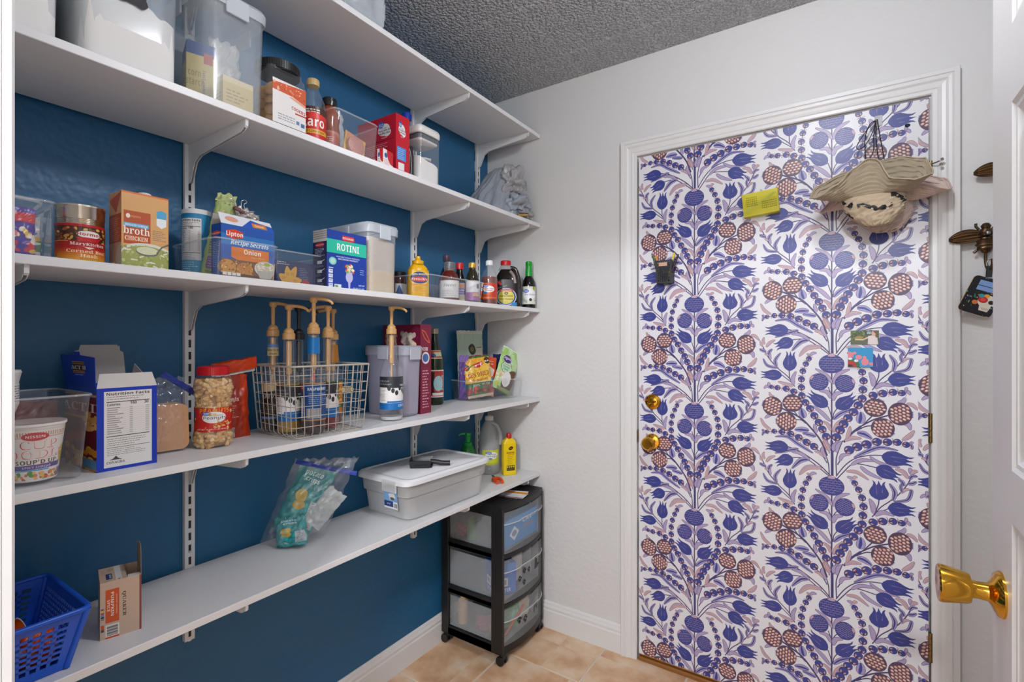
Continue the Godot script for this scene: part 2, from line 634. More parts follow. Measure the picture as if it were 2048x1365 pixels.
func far_door():
	var tr := struct("trim_1", casing(0.758, 1.682, 2.047, 0.0, 1.0), M.trim, "white moulded casing round the patterned door", "door casing")
	var jb := mb()
	box(jb, Vector3(0.7575, 1.02, -0.06), Vector3(0.012, 2.04, 0.12))
	box(jb, Vector3(1.6825, 1.02, -0.06), Vector3(0.012, 2.04, 0.12))
	box(jb, Vector3(1.22, 2.0485, -0.06), Vector3(0.937, 0.010, 0.12))
	part("jamb", jb, M.trim, tr)
	var th := mb()
	box(th, Vector3(1.22, 0.008, -0.035), Vector3(0.913, 0.016, 0.09), 0.004)
	part("threshold", th, mat(Color("8f5a22"), 0.45), tr)
	var sp := part("strike_plate", bx(0.002, 0.05, 0.022, 0.0005), mat(Color("6b5638"), 0.4, {"metallic": 1.0}), tr, Vector3(0.7625, 0.885, 0.002))
	var d := Node3D.new()
	d.name = "door_1"
	add_child(d)
	d.set_meta("kind", "structure")
	d.set_meta("label", "door papered with blue and tan pomegranate and tulip print")
	d.set_meta("category", "door")
	d.position = Vector3(0.764, 0.022, 0)
	var sl := mb()
	box(sl, Vector3(0.456, 1.0095, -0.0195), Vector3(0.912, 2.019, 0.038), 0.0015)
	part("slab", sl, M.trim, d)
	# ragged brown bottom edge where the paper and veneer have torn
	var rg := PackedVector2Array([Vector2(0.0, 0.0), Vector2(0.912, 0.0)])
	rng.seed = 4
	for i in 46:
		rg.append(Vector2(0.912 - i * 0.02, rng.randf_range(0.002, 0.005)))
	rg.append(Vector2(0.0, 0.004))
	part("veneer_edge", slabbed(rg, 0.001), mat(Color("a8763f"), 0.8), d, Vector3(0, 0, 0.0012))
	# wallpaper, three strips, each a half drop from the next
	var paper := wallpaper()
	var strips := [[0.0, 0.4435, 1.844 - 0.022], [0.4435, 0.4435, 1.627 - 0.022], [0.887, 0.025, 1.72 - 0.022]]
	for s in strips:
		var w: float = s[1]
		var y0 := 0.004
		var y1 := 2.019
		var st := mb()
		var uw := w / 0.4435
		var u0 := 0.0 if w > 0.1 else 0.02
		var V := func(y: float) -> float: return 0.195 - (y - s[2]) / 0.4085
		face(st, [Vector3(0, y0, 0), Vector3(w, y0, 0), Vector3(w, y1, 0), Vector3(0, y1, 0)], Vector3(0, 0, 1), [Vector2(u0, V.call(y0)), Vector2(u0 + uw, V.call(y0)), Vector2(u0 + uw, V.call(y1)), Vector2(u0, V.call(y1))])
		part("wallpaper_strip", st, paper, d, Vector3(s[0], 0, 0.0006))
	# deadbolt and knob
	var bolt := part("deadbolt", lathed([Vector2(0, 0.013), Vector2(0.012, 0.013), Vector2(0.021, 0.010), Vector2(0.029, 0.006), Vector2(0.031, 0.002), Vector2(0.031, 0)].map(func(v): return v) if false else [Vector2(0.031, 0), Vector2(0.031, 0.003), Vector2(0.029, 0.007), Vector2(0.021, 0.011), Vector2(0.019, 0.009), Vector2(0.012, 0.011), Vector2(0, 0.012)], 36), M.brass, d, Vector3(0.058, 1.052 - 0.022, 0.001), Vector3(90, 0, 0))
	var tt := mb()
	box(tt, Vector3(0, 0.018, 0), Vector3(0.034, 0.014, 0.009), 0.003)
	part("thumb_turn", tt, M.brass, bolt, Vector3.ZERO, Vector3(0, 12, 0))
	var kn := part("door_knob", lathed([Vector2(0.032, 0), Vector2(0.032, 0.004), Vector2(0.028, 0.010), Vector2(0.015, 0.014), Vector2(0.0125, 0.022), Vector2(0.0125, 0.034), Vector2(0.019, 0.038), Vector2(0.0255, 0.046), Vector2(0.0265, 0.055), Vector2(0.0245, 0.064), Vector2(0.019, 0.069), Vector2(0.0175, 0.0675), Vector2(0, 0.0665)], 36), M.brass, d, Vector3(0.056, 0.892 - 0.022, 0.001), Vector3(90, 0, 0))
	# hinges
	for y in [0.36, 1.03, 1.80]:
		var hg := mb()
		for k in 5:
			lathe(hg, [Vector2(0, k * 0.018), Vector2(0.006, k * 0.018), Vector2(0.006, k * 0.018 + 0.0172), Vector2(0, k * 0.018 + 0.0172)], 14)
		part("hinge", hg, M.bronze, d, Vector3(0.9165, y - 0.045 - 0.022, 0.006))

func near_door():
	# doorway one looks through: jamb, stop and room-side casing
	var tr := struct("trim_2", casing(0.677, 1.713, 2.06, 1.835, -1.0), M.trim, "white doorway frame close by at the edge of view", "door casing")
	var jb := mb()
	box(jb, Vector3(0.664, 1.035, 1.89), Vector3(0.016, 2.07, 0.115), 0.002)
	box(jb, Vector3(1.726, 1.035, 1.89), Vector3(0.016, 2.07, 0.115), 0.002)
	box(jb, Vector3(1.195, 2.07, 1.89), Vector3(1.05, 0.016, 0.115), 0.002)
	part("jamb", jb, M.trim, tr)
	# open panelled door
	var d := Node3D.new()
	d.name = "door_2"
	add_child(d)
	d.set_meta("kind", "structure")
	d.set_meta("label", "open white panelled door with brass knob at the edge of view")
	d.set_meta("category", "door")
	d.position = Vector3(1.657, 0.012, 0.902)
	# local: face looks to -x, width along +z, 0 at the free edge
	var W := 0.915
	var H := 2.03
	var panels := []
	for c in [[0.108, 0.40], [0.515, 0.807]]:
		for r in [[0.20, 1.026], [1.10, 1.62], [1.73, 1.91]]:
			panels.append([c[0], c[1], r[0], r[1]])
	var st := mb()
	box(st, Vector3(0.0185, H / 2, W / 2), Vector3(0.013, H, W))
	var bars := [[0.0, 0.108], [0.40, 0.515], [0.807, W]]
	for b in bars:
		for sx in [0.0, 0.037]:
			box(st, Vector3(0.006 if sx == 0.0 else 0.031, H / 2, (b[0] + b[1]) / 2), Vector3(0.012, H, b[1] - b[0]))
	for b in [[0.0, 0.20], [1.026, 1.10], [1.62, 1.73], [1.91, H]]:
		for sx in [0.006, 0.031]:
			for c in [[0.108, 0.40], [0.515, 0.807]]:
				box(st, Vector3(sx, (b[0] + b[1]) / 2, (c[0] + c[1]) / 2), Vector3(0.012, b[1] - b[0], c[1] - c[0]))
	part("slab", st, M.trim, d)
	for p in panels:
		var pm := mb()
		# sloping moulding round the panel, then the raised field
		var rings := [[0.0, 0.0], [0.006, 0.003], [0.012, 0.0035], [0.020, 0.009], [0.028, 0.0095], [0.05, 0.003], [0.055, 0.003]]
		for i in rings.size():
			var e: float = rings[i][0]
			var x: float = rings[i][1]
			var A := [Vector3(x, p[2] + e, p[0] + e), Vector3(x, p[2] + e, p[1] - e), Vector3(x, p[3] - e, p[1] - e), Vector3(x, p[3] - e, p[0] + e)]
			if i == rings.size() - 1:
				face(pm, A, Vector3(-1, 0, 0))
				break
			var e2: float = rings[i + 1][0]
			var x2: float = rings[i + 1][1]
			var B := [Vector3(x2, p[2] + e2, p[0] + e2), Vector3(x2, p[2] + e2, p[1] - e2), Vector3(x2, p[3] - e2, p[1] - e2), Vector3(x2, p[3] - e2, p[0] + e2)]
			for k in 4:
				face(pm, [A[k], A[(k + 1) % 4], B[(k + 1) % 4], B[k]], Vector3(-1, 0, 0))
		part("panel", pm, M.trim, d)
	var kp := [Vector2(0.034, 0), Vector2(0.034, 0.003), Vector2(0.031, 0.007), Vector2(0.018, 0.013), Vector2(0.0135, 0.016), Vector2(0.0125, 0.028), Vector2(0.0135, 0.034), Vector2(0.021, 0.036), Vector2(0.023, 0.040), Vector2(0.0285, 0.068), Vector2(0.0285, 0.072), Vector2(0.0265, 0.074), Vector2(0, 0.073)]
	part("door_knob", lathed(kp, 40), M.brass, d, Vector3(0, 0.915 - 0.012, 0.055), Vector3(0, 0, 90))

func shelving():
	# slotted standards on the blue wall
	var slot_shade_mat := mat(Color("2a2f36"), 0.8)
	for z in [0.09, 0.514, 1.35, 1.73]:
		var t := thing("shelf_standard", {0.09: "white slotted shelf upright nearest the back corner", 0.514: "white slotted shelf upright, second from the back corner", 1.35: "white slotted shelf upright, third from the back corner", 1.73: "white slotted shelf upright beside the doorway frame"}[z], "shelf upright", Vector3(0, 0.5, z), 0, "slotted uprights on the blue wall")
		var st := mb()
		var w := 0.0245
		box(st, Vector3(0.0015, 0.95, 0), Vector3(0.003, 1.9, w))
		for s in [-1, 1]:
			box(st, Vector3(0.0065, 0.95, s * (w / 2 - 0.001)), Vector3(0.013, 1.9, 0.002))
			box(st, Vector3(0.0125, 0.95, s * 0.0077), Vector3(0.0018, 1.9, 0.0088), 0.0004)
		for k in 60:
			box(st, Vector3(0.0125, 0.004 + k * 0.032, 0), Vector3(0.0016, 0.0115, 0.0075))
		part("rail", st, M.steel_white, t)
		part("slot_shade", bx(0.0006, 1.89, 0.0065), slot_shade_mat, t, Vector3(0.0112, 0.005, 0))  # dark strip inside the white rail paints the shade in its slots
		for y in [0.22, 0.95, 1.6]:
			part("screw_head", lathed([Vector2(0, 0), Vector2(0.004, 0), Vector2(0.003, 0.002), Vector2(0, 0.0024)], 12), M.chrome, t, Vector3(0.0133, y + 0.016, 0), Vector3(0, 0, -90))
	var tops := [0.694, 1.036, 1.443, 1.832, 2.240]
	var names := ["lowest white shelf board under the snack bag and lidded bin", "second white shelf board from the bottom, carrying the wire basket", "middle white shelf board carrying cartons and sauce bottles", "white shelf board under the flour bins, second from the top", "topmost white shelf board near the ceiling"]
	var bl := ["lowest shelf", "second lowest shelf", "middle shelf", "second highest shelf", "top shelf"]
	for i in 5:
		var y: float = tops[i]
		var b := mb()
		box(b, Vector3(0.157, y - 0.0085, 0.91), Vector3(0.286, 0.017, 1.814), 0.0012)
		var s := part("shelf_board", b, M.white, self)
		s.name = numbered("shelf_board")
		s.set_meta("label", names[i])
		s.set_meta("category", "shelf")
		s.set_meta("group", "white boards of the wall shelving")
		var where := {0.09: "nearest the back corner", 0.514: "second from the back corner", 1.35: "third from the back corner", 1.73: "beside the doorway frame"}
		for z in where:
			if z > 1.5 and i != 2:
				continue
			var br := thing("shelf_bracket", "white metal bracket under the %s, %s" % [bl[i], where[z]], "bracket", Vector3(0.0135, y - 0.0172, z), 0, "white brackets under the shelves")
			# side outline: deep at the wall, thin along the board, small upturned tip
			var o := PackedVector2Array([Vector2(0.0, 0.0), Vector2(0.274, 0.0), Vector2(0.274, -0.012), Vector2(0.268, -0.021), Vector2(0.258, -0.025), Vector2(0.06, -0.040), Vector2(0.035, -0.052), Vector2(0.012, -0.100), Vector2(0.0, -0.104)])
			var w := mb()
			for sgn in [-1.0, 1.0]:
				slab(w, o, 0.0012, Transform3D(Basis(), Vector3(0, 0, sgn * 0.003 + 0.0006)))
			box(w, Vector3(0.137, -0.0006, 0), Vector3(0.274, 0.0012, 0.0105))
			part("arm", w, M.steel_white, br)
			var tip := mb()
			slab(tip, PackedVector2Array([Vector2(0.274, -0.018), Vector2(0.2785, -0.014), Vector2(0.280, 0.006), Vector2(0.2775, 0.006), Vector2(0.276, -0.004), Vector2(0.274, -0.006)]), 0.007, Transform3D(Basis(), Vector3(0, 0, 0.0035)))
			part("tip", tip, M.steel_white, br)

const STEMS := [[9,504,255,504,422,504,588],[11,504,588,502,747,504,842],[18,504,777,507,916,507,1047],[7,447,840,481,950,488,1052],[7,574,768,539,881,532,937,535,1038],[8,207,-86,301,-52,421,29,498,110],[7,241,-3,331,-5,421,55,488,112],[7,816,-91,740,-82,652,-47,588,15,532,105],[7,784,4,685,-10,631,1,581,64,541,119],[12,163,551,294,618,366,692,433,787,474,897],[7,246,563,281,611,313,641],[7,260,636,301,636,331,660],[15,581,780,631,708,689,648],[10,689,648,770,590,855,553],[8,754,639,715,648,659,687],[8,703,636,756,567],[6,479,514,498,574,502,616],[6,539,526,518,563,511,613],[6,481,364,498,415,502,447],[6,541,369,518,403,511,445],[7,387,835,433,883,474,953],[7,615,835,574,895,541,957],[6,468,747,481,807,488,877],[6,535,747,525,812,518,863],[7,255,371,209,297,135,228,68,145,27,57,-3,-5],[7,216,246,218,313],[6,163,281,232,339],[7,758,373,807,295,862,239,915,179,957,112,987,41,987,-3],[7,798,239,795,274,777,332],[6,853,295,795,336]]
const LEAVES := [[1,33,440,55,345,62,285,131],[1,22,597,57,664,55,738,103],[0,24,685,6,733,48,816,85],[0,24,627,6,689,-38,788,-47],[2,25,645,-52,722,-107,807,-149,911,-139],[0,19,742,-75,807,-33,922,-17],[3,33,352,-1,294,15,234,87],[3,24,281,-79,216,-59,114,-22],[0,22,359,1,294,-42,232,-47],[2,25,380,888,281,828,202,777,114,787],[0,24,507,334,468,274,394,223],[0,27,514,341,548,260,620,223],[0,25,498,452,474,403,421,399],[0,28,514,468,528,417,578,401],[0,25,495,630,440,567,378,516],[2,28,516,613,560,565,638,521],[1,21,498,703,481,657,447,630],[1,22,514,713,539,648,578,599],[1,19,495,828,465,789,440,754],[0,25,514,856,521,810,558,780],[0,22,458,913,440,874,438,837],[1,19,481,858,461,812,447,784],[0,25,468,-24,444,-70,444,-114],[1,19,491,-86,474,-128,454,-162],[0,25,535,-79,544,-132,567,-167],[0,22,558,-17,574,-61,627,-77],[1,18,447,-38,421,-65,389,-70],[2,49,320,620,308,581,301,539],[2,38,354,713,301,710,253,717],[2,27,401,756,359,745,308,740],[2,55,680,630,689,586,689,539],[2,40,664,701,708,706,758,736],[1,27,588,770,631,743,694,740],[1,22,599,752,615,703,622,653],[0,21,403,726,394,692,389,657],[1,21,84,731,38,699,8,641],[1,27,936,726,976,692,1003,648],[0,25,906,459,939,445,952,415],[0,28,943,611,969,609,982,650],[1,21,957,461,992,468,1022,503],[1,18,110,461,84,454,73,426],[0,21,91,609,66,620,40,643],[3,19,140,225,61,209,27,152],[3,21,128,219,117,163,156,103],[3,22,70,135,73,98,96,73],[1,21,50,59,77,22,117,-1],[1,16,40,36,27,6,36,-24],[3,22,50,96,24,85,-3,73],[1,18,24,50,1,20,-22,-22],[0,25,248,357,241,309,264,249],[1,24,248,364,202,357,135,336],[1,13,68,128,50,115,38,112],[0,15,84,158,77,135,80,105],[0,31,765,348,761,288,740,239],[0,27,775,362,821,327,890,341],[3,25,881,232,892,168,860,108],[3,19,885,237,964,212,987,145,976,140],[1,16,927,170,952,140,980,135],[3,19,945,115,936,87,911,68],[3,22,964,94,992,89,1017,71],[3,19,978,62,992,36,1022,34],[0,21,987,27,982,-3,976,-24],[1,22,987,22,1003,1,1026,-1],[1,25,969,59,939,11,892,-1],[3,16,934,161,927,124,934,94],[0,18,361,122,380,103,405,103],[1,15,354,131,352,117,336,108],[0,18,70,389,54,378,33,399],[0,16,73,385,70,359,68,343],[0,18,638,112,622,101,601,98],[1,16,643,110,652,92,668,96],[0,19,952,376,969,376,982,396],[0,16,952,373,957,357,957,339],[3,16,43,756,31,759,20,787],[3,15,43,752,27,743,17,740],[3,18,976,756,987,763,992,787],[0,16,976,752,989,740,999,743]]
const TULIPS := [[474,516,341,412,92],[535,523,664,417,96],[216,246,227,85,95],[163,283,3,285,83],[209,-82,36,-75,96],[241,1,110,59,92],[798,239,798,94,115],[853,288,1017,290,100],[816,-86,1006,-63,104],[784,1,927,68,100]]
const FRUITS := [[0,502,184,82,71,-90],[0,419,327,62,65,-145],[0,588,332,62,66,-20],[1,96,539,71,77,-165],[1,239,505,69,67,-100],[1,195,655,70,75,175],[1,775,503,69,66,-60],[1,922,537,69,81,0],[1,821,650,69,72,40]]
const CHAINS := [[27,19,468,747,442,694,419,643,389,593,359,539,329,493,304,440,301,376,301,311,311,246,331,189,352,147],[24,16,248,412,195,392,133,387,89,382],[30,20,535,747,558,690,581,641,608,593,643,544,673,491,696,440,701,373,705,306,696,242,675,184,650,138],[27,21,763,412,821,394,881,382,932,385],[27,16,387,835,336,807,283,775,227,752,165,743,110,743,57,752],[31,21,615,835,666,805,724,780,786,754,849,750,906,745,957,756]]

func wallpaper() -> StandardMaterial3D:
	# one repeat of the print: stems, leaves, tulips, strings of buds and scaled fruit
	var H := 943
	var p := Pic.new(self, 1024, H, Color("e4e3e7"), 2.0)
	var ink := Color("39325a")
	var navy := Color("39428c")
	var lav := Color("a79bc6")
	var pink := Color("cba69f")
	var shift := [-float(H), 0.0, float(H)]
	var V := func(a: Array, i: int) -> Array:
		var o := []
		while i < a.size():
			o.append(Vector2(a[i], a[i + 1]))
			i += 2
		return o
	var up := func(pts: Array, dy: float) -> Array: return pts.map(func(q): return q + Vector2(0, dy))
	for dy in shift:
		for s in STEMS:
			var pts: Array = up.call(curve(V.call(s, 1), 6), dy)
			p.line(pts, s[0], Color("453a63"))
			if s[0] > 12:
				p.line(pts, s[0] * 0.55, navy.lerp(ink, 0.35))
		for l in LEAVES:
			var pts: Array = up.call(curve(V.call(l, 2), 7), dy)
			for pass_ in 3:
				var A := []
				var B := []
				var n := pts.size()
				for i in n:
					var t := float(i) / (n - 1)
					var d: Vector2 = (pts[mini(i + 1, n - 1)] - pts[maxi(i - 1, 0)]).normalized().orthogonal()
					var w: float = l[1] * 0.5 * pow(sin(PI * pow(t, 0.85)), 0.8) + 0.8
					if pass_ == 0:
						A.append(pts[i] + d * (w + 2.3))
						B.push_front(pts[i] - d * (w + 2.3))
					elif pass_ == 1:
						A.append(pts[i] + d * w)
						B.push_front(pts[i] - d * w)
					else:
						A.append(pts[i] + d * w * (0.15 if l[0] < 2 else 0.45))
						B.push_front(pts[i] - d * w * (0.9 if l[0] < 2 else 0.3))
				var c: Color = ink if pass_ == 0 else ([lav, pink, lav, lav] if pass_ == 1 else [lav.lerp(pink, 0.3), pink.lerp(lav, 0.6), navy, navy.lerp(ink, 0.5)])[l[0]]
				if pass_ == 0 and l[0] == 1:
					c = Color("7c5560")
				p.poly(A + B, c)
		for q in TULIPS:
			var b := Vector2(q[0], q[1] + dy)
			var tip := Vector2(q[2], q[3] + dy)
			var ax := tip - b
			var len := ax.length()
			ax = ax / len
			var sd := ax.orthogonal()
			for pass_ in 2:
				var g: float = 2.0 if pass_ == 0 else 0.0
				var w: float = q[4] * 0.5 + g
				var sh := [[-0.02, 0.0], [0.04, 0.42], [0.14, 0.78], [0.28, 0.97], [0.40, 1.0], [0.54, 0.86], [0.68, 0.66], [0.82, 0.56], [0.97, 0.66], [0.88, 0.40], [0.72, 0.27], [0.80, 0.14], [0.99, 0.04]]
				var pts := []
				for e in sh:
					pts.append(b + ax * e[0] * len + sd * e[1] * w)
				for i in range(sh.size() - 2, -1, -1):
					pts.append(b + ax * sh[i][0] * len - sd * sh[i][1] * w)
				p.poly(pts, Color("4a3a55") if pass_ == 0 else navy)
			for e in [[0.3, 0.72, 0.22, 0.30], [0.38, 0.6, -0.35, -0.36]]:
				p.line([b + ax * len * e[0] + sd * q[4] * 0.5 * e[2], b + ax * len * e[1] + sd * q[4] * 0.5 * e[3]], 2.4, Color("b9a0b4"), 0.4)
			p.line([b + ax * len * 0.2 + sd * q[4] * 0.1, b + ax * len * 0.68], 4.0, navy.lightened(0.12), 0.3)
		for f in FRUITS:
			var c := Vector2(f[1], f[2] + dy)
			var a := deg_to_rad(f[5])
			var rx: float = f[3]
			var ry: float = f[4]
			# crown
			var dirv := Vector2.from_angle(a)
			var rim := c + dirv * (Vector2(rx, ry) * dirv.abs()).length() * 0.96
			for i in range(-3, 4):
				var o := dirv.orthogonal() * i * rx * 0.085
				p.poly([rim + o - dirv * 8 + dirv.orthogonal() * 6, rim + o * 1.15 + dirv * (rx * 0.19), rim + o - dirv * 8 - dirv.orthogonal() * 6], [Color("cda0a4"), navy][f[0]])
			p.ell(c.x, c.y, rx + 2, ry + 2, Color("4d3a55"), 0.0, 36)
			p.ell(c.x, c.y, rx, ry, [navy, Color("54405a")][f[0]], 0.0, 36)
			var step: float = rx * [0.31, 0.40][f[0]]
			var rows := int(2.4 * ry / (step * 0.72))
			var tilt: float = 0.0 if f[0] == 0 and absf(f[5] + 90) < 1 else (a + PI / 2) * 0.35
			for i in range(-rows, rows + 1):
				for j in range(-6, 7):
					var o := Vector2((j + (0.5 if i % 2 else 0.0)) * step, i * step * 0.72)
					var e := Vector2(o.x / (rx - step * 0.42), o.y / (ry - step * 0.36))
					if e.length() > 1.0:
						continue
					var at := c + o.rotated(tilt) * 1.0
					if f[0] == 1:
						p.ell(at.x, at.y, step * 0.44, step * 0.31, Color("cf9a86"), tilt, 10)
						p.ell(at.x, at.y - step * 0.07, step * 0.27, step * 0.17, Color("ecd6cc") if (i + j) % 3 else Color("dcb4a4"), tilt, 8)
					else:
						var arcp := []
						for kk in 6:
							var an := PI + PI * kk / 5.0
							arcp.append(at + Vector2(cos(an) * step * 0.40, sin(an) * step * 0.26).rotated(tilt))
						p.line(arcp, 3.0, Color("bfa9b0") if (i + j) % 2 else Color("a597bb"), 0.8)
						p.line([at + Vector2(-step * 0.3, step * 0.16), at + Vector2(step * 0.3, step * 0.16)], 3.0, Color("313a86"))
			if f[0] == 0:
				var cr := c + dirv * (Vector2(rx, ry) * dirv.abs()).length() * 0.9
				p.ell(cr.x, cr.y, rx * 0.30, rx * 0.11, Color("c3a3b8"), a + PI / 2, 14)
		for ch in CHAINS:
			var pts: Array = up.call(V.call(ch, 2), dy)
			p.line(pts, 4.0, ink)
			for i in pts.size():
				var r: float = lerpf(ch[0], ch[1], pow(float(i) / (pts.size() - 1), 2.0))
				var d: Vector2 = (pts[mini(i + 1, pts.size() - 1)] - pts[maxi(i - 1, 0)]).normalized()
				var c: Vector2 = pts[i]
				for s in [-1.0, 1.0]:
					var e: Vector2 = c + d * r * 1.05
					p.line([e, e + (d * 0.25 + d.orthogonal() * s * 0.8) * r, e + (d * -0.05 + d.orthogonal() * s * 1.15) * r], 6.0, Color("8d6f84") if s > 0 else Color("c79a92"), 0.5)
				p.ell(c.x, c.y, r + 1.5, r + 1.5, ink, 0.0, 22)
				p.ell(c.x, c.y, r, r, navy, 0.0, 22)
				p.ell(c.x - d.x * r * 0.28, c.y - d.y * r * 0.28, r * 0.66, r * 0.55, Color("dba488"), d.angle() + PI / 2, 16)
				p.ell(c.x + d.x * r * 0.06, c.y + d.y * r * 0.06, r * 0.52, r * 0.46, navy, d.angle() + PI / 2, 14)
				p.ell(c.x - d.x * r * 0.62, c.y - d.y * r * 0.62, r * 0.3, r * 0.3, ink, 0.0, 10)
	var m := pmat(p, 0.36)
	m.texture_repeat = true
	return m

# ------------------------------------------------------------------ makers shared by many things
func shell_mats():
	M.clear = clear(Color("f2f6f8"), 0.05, 0.04)
	M.rim = clear(Color("eef4f6"), 0.20, 0.05)
	M.frost = clear(Color("dde6ec"), 0.26, 0.14)
	M.frost_lid = clear(Color("dfe7ec"), 0.55, 0.3)
	M.film = clear(Color("f4f6f7"), 0.06, 0.08)
	M.glass = clear(Color("eef3f4"), 0.04, 0.03)
	M.flour = mat(Color("e9e7e3"), 0.9)
	M.paper = mat(Color("f1efec"), 0.6)
	M.pump = mat(Color("c79a62"), 0.35)
	M.pump_black = mat(Color("1c1c1e"), 0.35)
	M.kraft = mat(Color("a98a68"), 0.85)
	M.card = mat(Color("b9b4ad"), 0.8)

func view_turn(x: float, z: float) -> float:
	# the turn that makes a front look out of the shelf towards the doorway
	return rad_to_deg(atan2(1.46 - x, 1.987 - z))

func boxy(w: float, d: float, prof: Array, n := 9.0, seg := 48, o := {}) -> SurfaceTool:
	# a rounded rectangular vessel: prof holds (share of the half width, y)
	var oo := o.duplicate()
	oo.merge({"sx": w / 2, "sz": d / 2, "n": n})
	return lathed(prof, seg, oo)

func bin(t: Node3D, w: float, d: float, h: float, m_wall = null, taper := 0.94, n := 14.0):
	# clear open organiser: body and a thicker rim
	part("body", boxy(w, d, [Vector2(0, 0.002), Vector2(taper - 0.03, 0.002), Vector2(taper, 0.006), Vector2(0.985, h - 0.006), Vector2(1.0, h)], n, 56), m_wall if m_wall else M.clear, t)
	var r := mb()
	for k in [[1.0, 0.0022], [taper, -1.0]]:
		if k[1] < 0:
			continue
		var pts := []
		for i in 56:
			var a := TAU * i / 56
			var c := cross(a, n)
			pts.append(Vector3(cos(a) * c * w / 2, h, -sin(a) * c * d / 2))
		tube(r, pts, k[1], 6, true)
	part("rim", r, M.rim, t)

func heap(st: SurfaceTool, w: float, d: float, n: float, y0: float, f: Callable, seg := 48, rings := 8):
	# solid fill of a boxy vessel whose top follows f(x, z)
	for i in seg:
		var a0 := TAU * i / seg
		var a1 := TAU * (i + 1) / seg
		var P := func(a: float, s: float) -> Vector3:
			var c := cross(a, n) * s
			var x := cos(a) * c * w / 2
			var z := -sin(a) * c * d / 2
			return Vector3(x, f.call(x, z), z)
		var A: Vector3 = P.call(a0, 1.0)
		var B: Vector3 = P.call(a1, 1.0)
		st.set_smooth_group(2)
		face(st, [Vector3(A.x, y0, A.z), Vector3(B.x, y0, B.z), B, A], Vector3(A.x / w, 0, A.z / d))
		st.set_smooth_group(3)
		for k in rings:
			var s0 := float(k) / rings
			var s1 := float(k + 1) / rings
			var q := [P.call(a0, s1), P.call(a1, s1), P.call(a1, s0)]
			if k > 0:
				q.append(P.call(a0, s0))
			face(st, q, Vector3.UP)
	st.set_smooth_group(-1)

func pouch(w: float, h: float, t: float, sd: int, o := {}) -> SurfaceTool:
	# a filled bag: two skins meeting at sealed edges. o: crumple, gusset (open bottom), lean, top (share of thickness left at the top)
	var nz := noise(FastNoiseLite.TYPE_SIMPLEX, 1.0, 3, sd)
	var cr: float = o.get("crumple", 0.006)
	var fr: float = o.get("freq", 9.0)
	var gus: float = o.get("gusset", 0.6)
	var topk: float = o.get("top", 0.0)
	var nar: float = o.get("narrow", 0.0)
	var shear: float = o.get("shear", 0.0)
	var st := mb()
	for s in [1.0, -1.0]:
		var f := func(u: float, v: float) -> Vector3:
			var uu := u if s > 0 else 1.0 - u
			var side := pow(maxf(0.0, 1.0 - pow(absf(uu * 2 - 1), 3.0)), 0.6)
			var rise := lerpf(gus, 1.0, smoothstep(0.0, 0.22, v)) * lerpf(1.0, topk, smoothstep(0.45, 1.0, v))
			var x := (uu - 0.5) * w * (1.0 - nar * v)
			var y := v * h
			var e := side * (0.25 + 0.75 * rise)
			var q := nz.get_noise_3d(x * fr * 10, y * fr * 10, s * 7.0) * cr
			var edge := nz.get_noise_3d(x * 20, y * 25, 40.0) * cr * 0.6
			return Vector3(x + edge + shear * y, y + (nz.get_noise_2d(x * 60, 9.0) * cr * 0.8 if v > 0.98 else 0.0), s * (t * 0.5 * side * rise + 0.0008) + q * minf(1.0, e * 2.5))
		grid(st, o.get("nu", 22), o.get("nv", 26), f, 3 if s > 0 else 4)
	return st

func pouch_tops(st: SurfaceTool):
	return st

func label_band(r: float, y0: float, y1: float, half_deg: float, m: Material, t: Node3D, called := "label", o := {}) -> MeshInstance3D:
	# a printed label wrapped round the front of a bottle
	var oo := o.duplicate()
	var h := deg_to_rad(half_deg)
	var mid: float = PI * 1.5 + deg_to_rad(o.get("mid", 0.0))
	oo.merge({"a0": mid - h, "a1": mid + h}, true)
	var r1: float = o.get("r1", r)
	return part(called, lathed([Vector2(r, y0), Vector2(r1, y1)], 28, oo), m, t)

func dome(r: float, y: float, k := 1.0, n := 6) -> Array:
	var out := []
	for i in n + 1:
		var a := PI / 2 * i / n
		out.append(Vector2(r * cos(a), y + r * k * sin(a)))
	return out

func round_box(w: float, h: float, d: float, r: float) -> SurfaceTool:
	# a box with rounded upright edges
	var st := mb()
	slab(st, rounded(w, d, r), h, Transform3D(Basis(Vector3.RIGHT, Vector3(0, 0, -1), Vector3.UP), Vector3(0, h, 0)))
	return st

func ribbed_cap(r: float, h: float, n := 30) -> SurfaceTool:
	var st := mb()
	lathe(st, [Vector2(0, 0), Vector2(r * 0.97, 0), Vector2(r * 0.97, h * 0.88), Vector2(r * 0.9, h), Vector2(0, h)], 28)
	for i in n:
		var a := TAU * i / n
		box(st, Vector3(0, 0, 0), Vector3(r * 0.07, h * 0.8, r * 0.09), 0.0, Transform3D(Basis(Vector3.UP, a), Vector3(cos(a) * r * 0.97, h * 0.45, -sin(a) * r * 0.97)))
	return st

